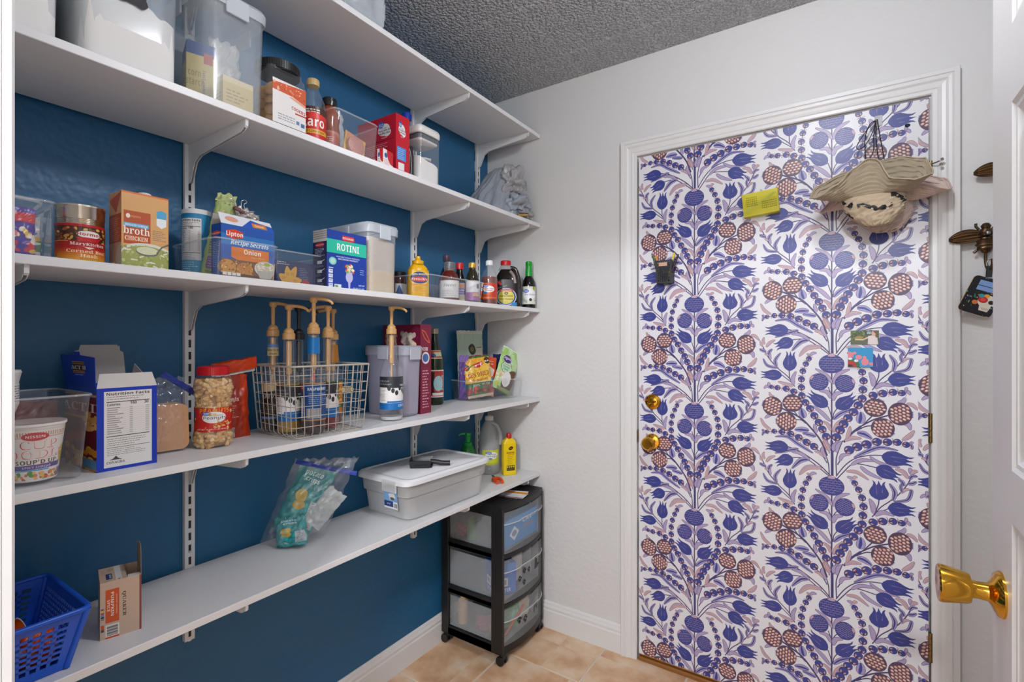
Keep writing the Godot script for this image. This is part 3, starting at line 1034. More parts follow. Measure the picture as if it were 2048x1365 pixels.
func keeper(t: Node3D, w: float, d: float, h: float, lid := true):
	part("body", boxy(w, d, [Vector2(0, 0.002), Vector2(0.9, 0.002), Vector2(0.95, 0.01), Vector2(1.0, h - 0.02), Vector2(1.0, h - 0.012)], 9.0), M.frost, t)
	if lid:
		var l := part("lid", boxy(w, d, [Vector2(1.05, h - 0.03), Vector2(1.06, h - 0.008), Vector2(1.03, h), Vector2(0.9, h), Vector2(0.86, h - 0.006), Vector2(0, h - 0.006)], 9.0), M.frost_lid, t)
		for s in [-1.0, 1.0]:
			var st := mb()
			box(st, Vector3(s * (w / 2 * 1.07), h - 0.026, 0), Vector3(0.004, 0.042, d * 0.32), 0.0015)
			part("latch", st, M.frost_lid, l)
			var s2 := mb()
			box(s2, Vector3(0, h - 0.026, s * (d / 2 * 1.06)), Vector3(w * 0.35, 0.042, 0.004), 0.0015)
			part("latch", s2, M.frost_lid, l)

func shelf_two():
	var G := "containers on the second highest shelf"
	# white canister at the doorway end, full of sugar
	var t := thing("food_keeper", "tall white filled canister at the doorway end of the high shelf", "container", Vector3(0.155, TOP2, 1.752), 90, G)
	keeper(t, 0.15, 0.25, 0.29)
	var st := mb()
	heap(st, 0.141, 0.241, 9.0, 0.004, func(x, z): return 0.262)
	part("sugar", st, M.flour, t)
	# flour
	t = thing("food_keeper", "frosted plastic bin of white flour with a black name tag", "container", Vector3(0.155, TOP2, 1.5685), 90, G)
	keeper(t, 0.172, 0.25, 0.285)
	st = mb()
	var nz := noise(FastNoiseLite.TYPE_SIMPLEX, 22.0, 3, 4)
	heap(st, 0.163, 0.241, 9.0, 0.004, func(x, z): return 0.152 - x * 0.40 + nz.get_noise_2d(x, z) * 0.008 + maxf(0, x - 0.05) * 0.3, 96, 10)
	part("flour", st, M.flour, t)
	var p := Pic.new(self, 256, 192, Color("34353a"), 2.0)
	p.text("Flour", 128, 118, 74, Color("b9d3e6"), {"bold": false, "slant": 0.0})
	var tag := PackedVector2Array()
	for i in 48:
		var a := TAU * i / 48
		var c := cross(a, 5.0)
		var k := 1.0 + 0.07 * cos(a * 4 + PI) + 0.035 * cos(a * 12)
		tag.append(Vector2(cos(a) * c * 0.0265 * k, sin(a) * c * 0.025 * k))
	part("name_tag", slabbed(tag, 0.0006), pmat(p, 0.7), t, Vector3(-0.005, 0.158, 0.1255))
	# clear keeper with baking boxes and a bag of powder
	t = thing("food_keeper", "clear tall bin holding yellow starch box and powdery bag", "container", Vector3(0.155, TOP2, 1.3685), 90, G)
	keeper(t, 0.15, 0.25, 0.262)
	p = Pic.new(self, 256, 384, Color("e3cf86"), 2.0)
	p.rect(0, 0, 256, 70, Color("3b5a9c"))
	p.rect(150, 50, 80, 60, Color("c8644e"))
	p.text("corn", 70, 190, 54, Color("b3a262"))
	p.text("starch", 76, 240, 54, Color("b3a262"))
	p.lines(140, 150, 30, 18, 11, 5, Color("9b86a8"), rng)
	var cm := pmat(p, 0.55)
	var b := thing("starch_box", "yellow and blue starch box inside the clear tall bin", "box", Vector3(0.140, TOP2 + 0.008, 1.386), 72, "boxes in the clear tall bin")
	part("box", carton(0.06, 0.165, 0.09, {"plain": Rect2(0, 0, 1, 1)}, {}), cm, b)
	b = thing("baking_box", "low yellow box standing inside the clear tall bin", "box", Vector3(0.240, TOP2 + 0.008, 1.352), 88, "boxes in the clear tall bin")
	p = Pic.new(self, 128, 128, Color("dcc47c"), 2.0)
	p.rect(0, 0, 128, 22, Color("ead9a4"))
	p.lines(14, 50, 96, 4, 14, 6, Color("b09a5c"), rng)
	part("box", carton(0.07, 0.075, 0.04, {"plain": Rect2(0, 0, 1, 1)}, {}), pmat(p, 0.6), b)
	b = thing("powder_bag", "crumpled clear bag of white powder inside the clear tall bin", "bag", Vector3(0.165, TOP2 + 0.010, 1.337), 90)
	part("bag", pouch(0.072, 0.20, 0.05, 12, {"crumple": 0.010, "freq": 4.0, "top": 0.2}), clear(Color("eceae6"), 0.5, 0.2), b)
	part("powder", lathed([Vector2(0, 0.0), Vector2(0.026, 0.002), Vector2(0.030, 0.03), Vector2(0.028, 0.10), Vector2(0.016, 0.135), Vector2(0, 0.14)], 20, {"sz": 0.6}), M.flour, b)
	# square jar of cookies
	t = thing("cookie_jar", "square clear jar of cookies with a wide black lid", "jar", Vector3(0.222, TOP2, 1.2305), 90, G)
	part("glass", boxy(0.114, 0.106, [Vector2(0, 0.001), Vector2(0.9, 0.001), Vector2(0.98, 0.01), Vector2(1.0, 0.05), Vector2(1.0, 0.125), Vector2(0.93, 0.144), Vector2(0.84, 0.152), Vector2(0.84, 0.160)], 6.0), M.clear, t)
	var ld := part("lid", ribbed_cap(0.054, 0.026, 60), M.black, t, Vector3(0, 0.156, 0))
	p = Pic.new(self, 256, 256, Color("ece8e4"), 2.0)
	p.poly([Vector2(0, 20), Vector2(256, 0), Vector2(256, 96), Vector2(150, 70), Vector2(0, 66)], Color("d2603a"))
	p.blobs(10, 20, 236, 50, 26, 4, 12, [Color("de8a62"), Color("c4502e"), Color("e8b49a")], rng)
	p.poly([Vector2(150, 74), Vector2(256, 96), Vector2(256, 110), Vector2(120, 80)], Color("e2a58c"))
	p.text("COOKIES", 196, 150, 26, Color("b23020"), {"rot": 0.10})
	p.rect(170, 160, 86, 8, Color("c23a28"))
	p.lines(40, 196, 160, 3, 14, 6, Color("9aa0ac"), rng)
	p.rect(180, 205, 24, 22, Color("6c86b4"))
	p.rect(216, 210, 30, 24, Color("55719f"))
	st = mb()
	face(st, [Vector3(-0.046, 0.012, 0), Vector3(0.046, 0.012, 0), Vector3(0.046, 0.122, 0), Vector3(-0.046, 0.122, 0)], Vector3(0, 0, 1), [Vector2(0, 1), Vector2(1, 1), Vector2(1, 0), Vector2(0, 0)])
	part("label", st, pmat(p, 0.25), t, Vector3(0, 0, 0.0538))
	rng.seed = 3
	for i in 16:
		var c := mb()
		lathe(c, [Vector2(0, 0), Vector2(0.019, 0.001), Vector2(0.022, 0.005), Vector2(0.019, 0.010), Vector2(0, 0.013)], 14)
		part("cookie", c, [mat(Color("b98a55"), 0.9), mat(Color("9c6d40"), 0.9)][i % 2], t, Vector3((i % 2 * 2 - 1) * 0.024, 0.026 + (i / 4) * 0.027, ((i / 2) % 2 * 2 - 1) * 0.022), Vector3(rng.randf_range(-30, 30) , rng.randf() * 90, 60 + rng.randf_range(-20, 20)))
	# corn syrup
	t = thing("corn_syrup_bottle", "clear syrup bottle with red label and beige cap", "bottle", Vector3(0.238, TOP2, 1.1365), view_turn(0.238, 1.136), "bottles on the second highest shelf")
	var prof := [Vector2(0, 0.001), Vector2(0.030, 0.001), Vector2(0.034, 0.006), Vector2(0.034, 0.10), Vector2(0.031, 0.118), Vector2(0.018, 0.148), Vector2(0.014, 0.158), Vector2(0.014, 0.166)]
	part("bottle", lathed(prof, 32), M.glass, t)
	part("cap", ribbed_cap(0.0165, 0.018, 32), mat(Color("cdb079"), 0.45), t, Vector3(0, 0.165, 0))
	p = Pic.new(self, 384, 256, Color("c4241f"), 2.0)
	p.rect(0, 0, 384, 58, Color("4a2b26"))
	p.lines(130, 22, 130, 2, 18, 9, Color("e8dccb"), rng)
	p.poly([Vector2(0, 70), Vector2(192, 44), Vector2(384, 70), Vector2(384, 90), Vector2(0, 90)], Color("d8302a"))
	p.text("Karo", 192, 156, 104, Color("f4efe8"))
	p.rect(40, 176, 304, 34, Color("d9a92c"))
	p.text("LIGHT CORN SYRUP", 192, 202, 24, Color("8a2a1c"))
	label_band(0.0345, 0.008, 0.098, 95, pmat(p, 0.4), t)
	part("syrup", lathed([Vector2(0, 0.004), Vector2(0.031, 0.004), Vector2(0.032, 0.06), Vector2(0, 0.06)], 24), clear(Color("f2e2b0"), 0.25, 0.05), t)
	# clear organiser with honey, lunch pack and bag
	t = thing("organiser_bin", "small clear bin holding honey and a lunch pack on the high shelf", "bin", Vector3(0.196, TOP2, 1.022), 90, "clear organiser bins")
	bin(t, 0.160, 0.180, 0.112)
	t = thing("honey_bottle", "amber honey bottle with a glossy black flip cap", "bottle", Vector3(0.19, TOP2 + 0.006, 1.048), view_turn(0.2, 1.048), "bottles on the second highest shelf")
	prof = [Vector2(0, 0.001), Vector2(0.026, 0.001), Vector2(0.029, 0.006), Vector2(0.029, 0.075), Vector2(0.026, 0.095), Vector2(0.029, 0.11), Vector2(0.028, 0.125), Vector2(0.019, 0.140), Vector2(0.018, 0.148)]
	part("honey", lathed(prof, 28), mat(Color("8e3a12"), 0.12, {"clearcoat_enabled": true, "clearcoat": 0.6}), t)
	part("cap", lathed([Vector2(0, 0.148), Vector2(0.022, 0.148), Vector2(0.0225, 0.160), Vector2(0.021, 0.161), Vector2(0.021, 0.170), Vector2(0.017, 0.174), Vector2(0, 0.175)], 28), mat(Color("1d2021"), 0.2), t)
	p = Pic.new(self, 192, 160, Color("c4816a"), 2.0)
	p.ell(96, 80, 84, 66, Color("b5523f"))
	p.lines(30, 50, 130, 5, 16, 7, Color("d9b3a4"), rng)
	label_band(0.0295, 0.015, 0.07, 80, pmat(p, 0.4), t)
	b = thing("lunch_meat_pack", "clear pack of pink sliced meat on yellow card", "package", Vector3(0.250, TOP2 + 0.006, 1.005), 90)
	p = Pic.new(self, 192, 192, Color("d9aa4c"), 2.0)
	p.poly([Vector2(0, 40), Vector2(192, 0), Vector2(192, 60), Vector2(0, 80)], Color("e2bd66"))
	p.poly([Vector2(20, 60), Vector2(150, 40), Vector2(180, 192), Vector2(10, 192)], Color("c98a62"))
	st = mb()
	box(st, Vector3(0, 0.036, 0), Vector3(0.074, 0.072, 0.004), 0.001)
	part("card", st, pmat_tri(p, 0.5), b, Vector3(0, 0.004, -0.006), Vector3(-8, 0, -13))
	var meat := mat(Color("b98075"), 0.35)
	relief(meat, noise(FastNoiseLite.TYPE_SIMPLEX, 0.02, 3, 8), 9.0, 0.1)
	part("meat_slices", lathed([Vector2(0, 0.0), Vector2(0.027, 0.0), Vector2(0.030, 0.002), Vector2(0.029, 0.008), Vector2(0.024, 0.010), Vector2(0, 0.011)], 30), meat, b, Vector3(0.002, 0.034, -0.001), Vector3(84, 0, 0))
	b = thing("plastic_bag", "knotted frosty plastic bag sticking out of the high bin", "bag", Vector3(0.15, TOP2 + 0.006, 1.0), 100)
	part("bag", pouch(0.062, 0.165, 0.05, 5, {"crumple": 0.012, "freq": 5.0, "top": 0.5, "nu": 14, "nv": 16}), clear(Color("dadde0"), 0.6, 0.3), b)
	b = thing("drink_mix_packet", "small red and white packet beside the tall red carton", "packet", Vector3(0.262, TOP2, 0.897), 100)
	p = Pic.new(self, 160, 192, Color("f0ece8"), 2.0)
	p.ell(150, 20, 90, 120, Color("cf2230"))
	p.ell(44, 60, 22, 26, Color("2c5fae"))
	p.lines(20, 100, 110, 5, 15, 6, Color("d88a88"), rng)
	part("packet", carton(0.05, 0.058, 0.022, {"plain": Rect2(0, 0, 1, 1)}, {}), pmat(p, 0.5), b)
	# red pancake mix carton
	p = Pic.new(self, 640, 512, Color("c8142a"), 2.0)
	var badge := func(x: float, y: float, s: float):
		p.ell(x, y, 62 * s, 50 * s, Color("ece9e6"), -0.1, 30)
		p.ell(x + 34 * s, y + 30 * s, 40 * s, 32 * s, Color("ece9e6"))
		p.ell(x - 28 * s, y - 46 * s, 30 * s, 27 * s, Color("2f62b5"))
		p.text("Great", x - 28 * s, y - 44 * s, 17 * s, Color.WHITE)
		p.text("Value", x - 28 * s, y - 30 * s, 17 * s, Color.WHITE)
		p.text("Complete", x, y - 8 * s, 15 * s, Color("555a60"), {"bold": false})
		p.text("Pancake &", x + 4 * s, y + 14 * s, 23 * s, Color("33363c"))
		p.text("Waffle Mix", x + 6 * s, y + 38 * s, 23 * s, Color("33363c"))
		p.text("Original", x + 4 * s, y + 72 * s, 15 * s, Color("f0e2e0"))
	badge.call(280, 110, 1.0)
	p.rect(60, 200, 320, 5, Color("6c0f1a"))
	p.lines(60, 222, 300, 6, 16, 6, Color("e09aa0"), rng)
	p.lines(60, 330, 220, 4, 16, 5, Color("d4707a"), rng)
	p.rect(260, 400, 90, 90, Color("e8d0d0"))
	p.lines(266, 410, 78, 5, 15, 6, Color("b85560"), rng)
	badge.call(510, 120, 0.9)
	p.rect(430, 270, 150, 110, Color("4f8ed6"))
	p.lines(442, 284, 120, 6, 16, 6, Color("a8cbf0"), rng)
	p.rect(450, 400, 100, 60, Color("eceae8"))
	p.bars(450, 470, 110, 40, rng)
	t = thing("pancake_mix_carton", "tall red pancake mix carton with white rounded badges", "carton", Vector3(0.165, TOP2, 0.818), 90, "cartons on the shelves")
	part("carton", carton(0.060, 0.199, 0.185, {"plain": Rect2(0.0, 0.02, 0.05, 0.1), "left": Rect2(0, 0, 0.63, 1), "front": Rect2(0.64, 0, 0.36, 1)}, {}), pmat(p, 0.35), t)
	# clear bottle with blue cap
	t = thing("water_bottle", "slim clear bottle with a bright blue screw cap", "bottle", Vector3(0.13, TOP2, 0.675), 60, "bottles on the second highest shelf")
	prof = [Vector2(0, 0.001), Vector2(0.026, 0.001), Vector2(0.03, 0.008)]
	for i in 12:
		prof.append(Vector2(0.030 - 0.0018 * (i % 2), 0.02 + i * 0.015))
	prof += [Vector2(0.029, 0.205), Vector2(0.022, 0.235), Vector2(0.014, 0.258), Vector2(0.013, 0.27)]
	part("bottle", lathed(prof, 28), M.clear, t)
	part("cap", ribbed_cap(0.018, 0.024, 30), mat(Color("1c3fb0"), 0.3), t, Vector3(0, 0.268, 0))
	# black zip case
	t = thing("zip_case", "upright black rounded case with a pale highlight painted down its front", "case", Vector3(0.215, TOP2, 0.7705), 92)
	part("case", boxy(0.034, 0.07, [Vector2(0, 0.0), Vector2(0.85, 0.0), Vector2(1, 0.02), Vector2(1, 0.09), Vector2(0.9, 0.118), Vector2(0.6, 0.126), Vector2(0, 0.127)], 4.0, 32), mat(Color("202024"), 0.35), t)
	part("painted_highlight", tubed(curve([Vector3(-0.006, 0.002, 0.036), Vector3(-0.004, 0.05, 0.0365), Vector3(-0.007, 0.09, 0.036), Vector3(-0.010, 0.112, 0.031)], 6), 0.001, 6), mat(Color("cfcfd2"), 0.4), t)  # pale tube draws a highlight on the black case
	# airtight box with flour scoop
	t = thing("airtight_box", "clear square box of white powder with thick white pop lid", "container", Vector3(0.218, TOP2, 0.700), 90, G)
	part("body", boxy(0.104, 0.104, [Vector2(0, 0.002), Vector2(0.9, 0.002), Vector2(0.97, 0.01), Vector2(1.0, 0.165)], 9.0), M.clear, t)
	var lid := part("lid", boxy(0.108, 0.108, [Vector2(0, 0.172), Vector2(0.99, 0.172), Vector2(1.0, 0.176), Vector2(1.0, 0.190), Vector2(0.94, 0.198), Vector2(0, 0.2)], 9.0), mat(Color("e4e2de"), 0.3), t)
	part("gasket", boxy(0.100, 0.100, [Vector2(0.97, 0.155), Vector2(0.98, 0.172)], 9.0), mat(Color("4e5257"), 0.5), lid)
	part("stopper", boxy(0.098, 0.098, [Vector2(0, 0.148), Vector2(0.95, 0.148), Vector2(0.97, 0.155)], 9.0), mat(Color("d6d5d2"), 0.4), lid)
	st = mb()
	heap(st, 0.098, 0.098, 9.0, 0.005, func(x, z): return 0.078 - x * 0.28 + 0.004 * sin(x * 60) + z * 0.05, 48, 6)
	part("powder", st, M.flour, t)
	part("scoop", tubed([Vector3(-0.02, 0.10, 0.0), Vector3(0.002, 0.097, 0.03), Vector3(0.012, 0.092, 0.043)], 0.005, 8), mat(Color("dcd9d2"), 0.4), t)
	# bundle of grey shopping bags
	t = thing("shopping_bag_bundle", "crumpled bundle of grey plastic shopping bags against the back wall", "bag", Vector3(0.165, TOP2, 0.175), 60)
	var bagm := mat(Color("989ea6"), 0.3, {"backlight_enabled": true, "backlight": Color(0.12, 0.13, 0.14)})
	st = mb()
	var rn := FastNoiseLite.new()
	rn.noise_type = FastNoiseLite.TYPE_SIMPLEX
	rn.fractal_type = FastNoiseLite.FRACTAL_RIDGED
	rn.fractal_octaves = 2
	rn.frequency = 1.0
	rn.seed = 12
	# outer sheet: pleats running down from the gathered top to a wide foot
	grid(st, 96, 36, func(u, v):
		var an: float = u * TAU
		var pl: float = rn.get_noise_3d(cos(an) * 1.1 + v * 0.25, sin(an) * 1.1, v * 0.5) - 0.35
		var fold: float = rn.get_noise_3d(cos(an) * 2.4, sin(an) * 2.4 + 5.0, v * 0.9) - 0.35
		var rr: float = (0.030 + 0.098 * pow(1.0 - v, 0.62)) * (1.0 if v < 0.9 else sqrt(maxf(0.0, (1.0 - v) / 0.1)))
		var k: float = rr * (1.0 + 0.16 * pl + 0.07 * fold)
		return Vector3(cos(an) * k * 1.15 + 0.062 * v, 0.002 + v * 0.245 + 0.012 * fold * sin(v * PI), -sin(an) * k * 0.95 - 0.006))
	part("outer_bag", st, bagm, t)
	part("inner_bag", crumple(Vector3(0.062, 0.070, 0.052), 33, 0.040, 1.9), mat(Color("a09fa0"), 0.32, {"backlight_enabled": true, "backlight": Color(0.12, 0.12, 0.12)}), t, Vector3(0.062, 0.150, 0.056))
	part("inner_bag", crumple(Vector3(0.066, 0.046, 0.055), 35, 0.034, 1.9), bagm, t, Vector3(0.082, 0.062, 0.068))
	part("bag_tail", crumple(Vector3(0.045, 0.026, 0.040), 36, 0.018, 2.4), clear(Color("aaa9a6"), 0.6, 0.3), t, Vector3(0.118, 0.026, 0.050))
	part("tape_end", tubed([Vector3(0.07, 0.008, 0.095), Vector3(0.10, 0.012, 0.10), Vector3(0.12, 0.016, 0.085)], 0.006, 6), mat(Color("b08a50"), 0.5), t)
	# container lying on the top shelf, its lid towards the room
	t = thing("food_keeper", "frosted lidded box lying on the topmost shelf", "container", Vector3(0.05, 2.24, 0.995), 90, "containers on the top shelf")
	var o := Node3D.new()
	part("body", boxy(0.15, 0.13, [Vector2(0, 0.002), Vector2(0.88, 0.002), Vector2(0.92, 0.01), Vector2(1.0, 0.21)], 6.0), M.frost, t, Vector3(0, 0.070, 0), Vector3(90, 0, 0))
	var ll := part("lid", boxy(0.156, 0.136, [Vector2(1.0, 0.205), Vector2(1.02, 0.222), Vector2(0.98, 0.232), Vector2(0.90, 0.232), Vector2(0.84, 0.226), Vector2(0.5, 0.226), Vector2(0.46, 0.229), Vector2(0, 0.229)], 6.0), M.frost_lid, t, Vector3(0, 0.070, 0), Vector3(90, 0, 0))
	for s in [-1.0, 1.0]:
		st = mb()
		box(st, Vector3(s * 0.081, 0.212, 0), Vector3(0.004, 0.036, 0.05), 0.0015)
		part("latch", st, M.frost_lid, ll)

func pmat_tri(p: Pic, rough := 0.5) -> StandardMaterial3D:
	# print laid on a small box by its own axes
	var m := pmat(p, rough)
	m.uv1_triplanar = true
	m.uv1_scale = Vector3.ONE * 13.0
	m.uv1_offset = Vector3(0.5, 0.5, 0.5)
	m.texture_repeat = true
	return m

func crumple(r: Vector3, sd: int, amp: float, fq: float, nu := 64, nv := 44) -> SurfaceTool:
	# a ball of thin film: smooth bulk pulled into sharp ridges and hollows
	var a := noise(FastNoiseLite.TYPE_SIMPLEX, 1.0, 2, sd)
	var b := FastNoiseLite.new()
	b.noise_type = FastNoiseLite.TYPE_SIMPLEX
	b.fractal_type = FastNoiseLite.FRACTAL_RIDGED
	b.fractal_octaves = 3
	b.frequency = 1.0
	b.seed = sd + 1
	var st := mb()
	var f := func(u: float, v: float) -> Vector3:
		var th := u * TAU
		var ph := (v - 0.5) * PI
		var d := Vector3(cos(ph) * cos(th), sin(ph), -cos(ph) * sin(th))
		if v <= 0.0 or v >= 1.0:
			d = Vector3(0, signf(v - 0.5), 0)
		var q := d * fq
		var w := q + Vector3(a.get_noise_3dv(q * 0.6 + Vector3(9, 0, 0)), a.get_noise_3dv(q * 0.6), a.get_noise_3dv(q * 0.6 + Vector3(0, 7, 0))) * 0.8
		var k := a.get_noise_3dv(q * 0.45) * amp * 0.8 + (b.get_noise_3dv(w * Vector3(0.34, 0.16, 0.34)) - 0.45) * amp * 0.55 + (b.get_noise_3dv(w.rotated(Vector3(1, 1, 0).normalized(), 0.9) * Vector3(0.5, 0.15, 0.5)) - 0.4) * amp * 0.3
		var o := d * r + d * k
		o.y = maxf(o.y, -r.y * 0.86)
		return o
	grid(st, nu, nv, f, 0)
	return st

func bottle(t: Node3D, prof: Array, m: Material, seg := 32, called := "bottle", o := {}) -> MeshInstance3D:
	return part(called, lathed(prof, seg, o), m, t)

func value_badge(p: Pic, x: float, y: float, s: float, l1: String, l2: String, ink: Color):
	p.ell(x, y, 62 * s, 44 * s, Color("f1efec"), 0.0, 30)
	p.ell(x - 30 * s, y - 38 * s, 28 * s, 20 * s, Color("2f62b5"))
	p.text("Great", x - 30 * s, y - 38 * s, 15 * s, Color.WHITE)
	p.text("Value", x - 30 * s, y - 25 * s, 15 * s, Color.WHITE)
	p.text(l1, x + 2 * s, y + 4 * s, 22 * s, ink)
	p.text(l2, x + 4 * s, y + 26 * s, 22 * s, ink)

func facts(p: Pic, x: float, y: float, w: float, h: float, cal := "160", cal2 := "30"):
	p.rect(x, y, w, h, Color("e9e6e2"))
	var k := Color("3a3430")
	p.text("Nutrition Facts", x + w / 2, y + h * 0.052, h * 0.05, k, {"fit": w * 0.9})
	p.lines(x + w * 0.06, y + h * 0.07, w * 0.85, 2, h * 0.03, h * 0.009, Color("8a857f"), rng)
	p.rect(x + w * 0.05, y + h * 0.135, w * 0.9, h * 0.010, k)
	p.text("Calories", x + w * 0.06, y + h * 0.19, h * 0.042, k, {"anchor": 0.0})
	p.text(cal, x + w * 0.60, y + h * 0.185, h * 0.052, k)
	p.text(cal2, x + w * 0.88, y + h * 0.185, h * 0.052, k)
	for i in 13:
		var yy := y + h * (0.215 + i * 0.028)
		p.rect(x + w * 0.06, yy, w * rng.randf_range(0.16, 0.34), h * 0.008, Color("827c76"))
		p.rect(x + w * 0.52, yy, w * 0.07, h * 0.008, Color("9a958f"))
		p.rect(x + w * 0.86, yy, w * 0.08, h * 0.008, Color("9a958f"))
		p.rect(x + w * 0.05, yy + h * 0.016, w * 0.9, h * 0.0025, Color("bdb8b2"))
	p.rect(x + w * 0.05, y + h * 0.59, w * 0.9, h * 0.010, k)
	p.lines(x + w * 0.06, y + h * 0.625, w * 0.85, 4, h * 0.028, h * 0.008, Color("8f8a84"), rng)
	p.rect(x + w * 0.05, y + h * 0.74, w * 0.9, h * 0.005, k)
	p.lines(x + w * 0.06, y + h * 0.765, w * 0.88, 4, h * 0.024, h * 0.007, Color("8f8a84"), rng)

func shelf_three():
	var G := "clear organiser bins"
	var y := TOP3
	var p: Pic
	var st: SurfaceTool
	# --- clear bin by the doorway with snack packets
	var t := thing("organiser_bin", "clear handled bin of snack packets beside the red labelled can", "bin", Vector3(0.165, y, 1.745), 90, G)
	bin(t, 0.122, 0.215, 0.102)
	st = mb()
	tube(st, curve([Vector3(-0.03, 0.085, 0.107), Vector3(-0.03, 0.095, 0.125), Vector3(0.03, 0.095, 0.125), Vector3(0.03, 0.085, 0.107)], 5), 0.003, 6)
	part("handle", st, M.rim, t)
	p = Pic.new(self, 128, 192, Color("4a2f98"), 2.0)
	p.rect(50, 20, 78, 40, Color("d42a30"))
	p.blobs(50, 90, 78, 90, 16, 8, 20, [Color("e8c040"), Color("d42a3a"), Color("e88a98"), Color("f0e6d8")], rng)
	var b := thing("snack_packet", "purple and red snack packet inside the doorway bin", "packet", Vector3(0.235, y + 0.006, 1.735), 96, "snack packets in the doorway bin")
	part("packet", pouch(0.06, 0.085, 0.03, 41, {"crumple": 0.004}), pmat(p, 0.3), b)
	p = Pic.new(self, 128, 192, Color("c7c9cc"), 2.0)
	p.rect(0, 110, 128, 50, Color("4f8a5a"))
	p.blobs(0, 60, 128, 130, 24, 6, 16, [Color("3d5fae"), Color("d8b04a"), Color("c75a48"), Color("dfe3e6")], rng)
	b = thing("snack_packet", "silvery multicoloured snack packet inside the doorway bin", "packet", Vector3(0.18, y + 0.006, 1.715), 60, "snack packets in the doorway bin")
	part("packet", pouch(0.06, 0.08, 0.03, 42, {"crumple": 0.005}), pmat(p, 0.25), b)
	# --- corned beef hash can
	t = thing("hash_can", "steel can with red and orange corned beef hash label", "can", Vector3(0.215, y, 1.636), view_turn(0.215, 1.636), "tins and canisters on the middle shelf")
	var prof := [Vector2(0, 0.003), Vector2(0.034, 0.003), Vector2(0.035, 0.0), Vector2(0.0385, 0.0), Vector2(0.0390, 0.004), Vector2(0.0375, 0.006), Vector2(0.0375, 0.074)]
	for i in 4:
		prof += [Vector2(0.0375, 0.075 + i * 0.003), Vector2(0.0365, 0.0765 + i * 0.003)]
	prof += [Vector2(0.0378, 0.0875), Vector2(0.0378, 0.107), Vector2(0.0392, 0.109), Vector2(0.0390, 0.112), Vector2(0.036, 0.112), Vector2(0.035, 0.107), Vector2(0, 0.107)]
	part("tin", lathed(prof, 48), mat(Color("d6cfc0"), 0.18, {"metallic": 1.0}), t)
	p = Pic.new(self, 768, 360, Color("b41e1c"), 2.0)
	p.rect(0, 0, 768, 24, Color("c41a22"))
	p.rect(0, 24, 768, 150, Color("4a2a1c"))
	p.blobs(0, 36, 768, 130, 150, 10, 24, [Color("c98a3a"), Color("d8a24e"), Color("6e3a22"), Color("a5562c"), Color("8a4226"), Color("e0b868")], rng)
	p.poly([Vector2(120, 24), Vector2(230, 24), Vector2(190, 110), Vector2(120, 140)], Color("d8b060"))
	p.poly([Vector2(140, 110), Vector2(230, 60), Vector2(210, 170), Vector2(150, 174)], Color("dcd2c0"))
	for i in 6:
		p.rect(0, 240 + i * 20, 768, 20, [Color("c1321c"), Color("cc4a1e"), Color("d46a22"), Color("db8228"), Color("e0942e"), Color("e2a034")][i])
	p.rect(0, 172, 768, 5, Color("e0b860"))
	p.ell(505, 100, 80, 40, Color("2f5a3a"))
	p.ell(505, 100, 76, 36, Color("efebe4"))
	p.text("Hormel", 505, 113, 42, Color("c02a2a"))
	p.poly([Vector2(420, 130), Vector2(590, 130), Vector2(560, 170), Vector2(450, 170)], Color("c41a22"))
	p.rect(380, 172, 250, 50, Color("b0121c"))
	p.text("MaryKitchen", 505, 212, 40, Color("f6efe2"), {"font": "serif", "fit": 230})
	p.poly([Vector2(470, 226), Vector2(540, 226), Vector2(505, 250)], Color("f2d8c8"))
	p.text("Corned Beef", 505, 286, 44, Color("f4e2b4"), {"font": "serif"})
	p.text("Hash", 505, 328, 44, Color("f4e2b4"), {"font": "serif"})
	p.ell(220, 236, 32, 30, Color("e07a22"))
	p.text("NET WT", 220, 300, 20, Color("5a2a14"))
	p.text("14 OZ (397g)", 220, 326, 24, Color("5a2a14"))
	p.text("HOMESTYLE", 520, 352, 22, Color("b0702a"), {"font": "serif"})
	label_band(0.0379, 0.006, 0.075, 150, pmat(p, 0.3), t, "label", {"mid": -26.0})
	# --- chicken broth carton
	p = Pic.new(self, 640, 640, Color("dba768"), 2.0)
	p.rect(0, 0, 448, 14, Color("e0742c"))
	p.rect(20, 160, 250, 280, Color("b9501f"))
	p.ell(60, 205, 20, 20, Color("f1e4d6"))
	p.text("organics", 130, 212, 26, Color("e8b48c"), {"bold": false})
	p.rect(20, 262, 235, 34, Color("5ab0d8"))
	p.text("REDUCED SODIUM", 138, 288, 24, Color("eef4f6"))
	p.text("broth", 140, 356, 84, Color("f8f0e4"), {"font": "serif", "stretch": 1.05})
	p.rect(30, 370, 215, 46, Color("d0682a"))
	p.text("CHICKEN", 138, 408, 46, Color("f8f0e4"), {"font": "serif"})
	p.poly([Vector2(330, 130), Vector2(378, 115), Vector2(426, 130), Vector2(426, 250), Vector2(378, 275), Vector2(330, 250)], Color("eef2f4"))
	p.poly([Vector2(330, 130), Vector2(378, 115), Vector2(426, 130), Vector2(426, 190), Vector2(330, 190)], Color("4fa8d4"))
	p.lines(290, 300, 140, 6, 16, 6, Color("8a7a72"), rng)
	p.ell(240, 520, 260, 100, Color("dfe0d0"))
	p.rect(0, 520, 448, 120, Color("9aa05a"))
	p.ell(240, 530, 240, 86, Color("a2a75c"))
	p.blobs(0, 450, 448, 190, 90, 8, 22, [Color("aab364"), Color("8f9a4e"), Color("c2c68a"), Color("a4a656")], rng)
	for i in 12:
		var q := Vector2(rng.randf_range(20, 420), rng.randf_range(470, 620))
		p.line([q, q + Vector2(rng.randf_range(30, 70), rng.randf_range(-24, 14))], 15, Color("e6e2cc"), 0.6)
	p.ell(240, 492, 110, 40, Color("6f7268"))
	p.ell(240, 484, 104, 34, Color("d9dbb4"))
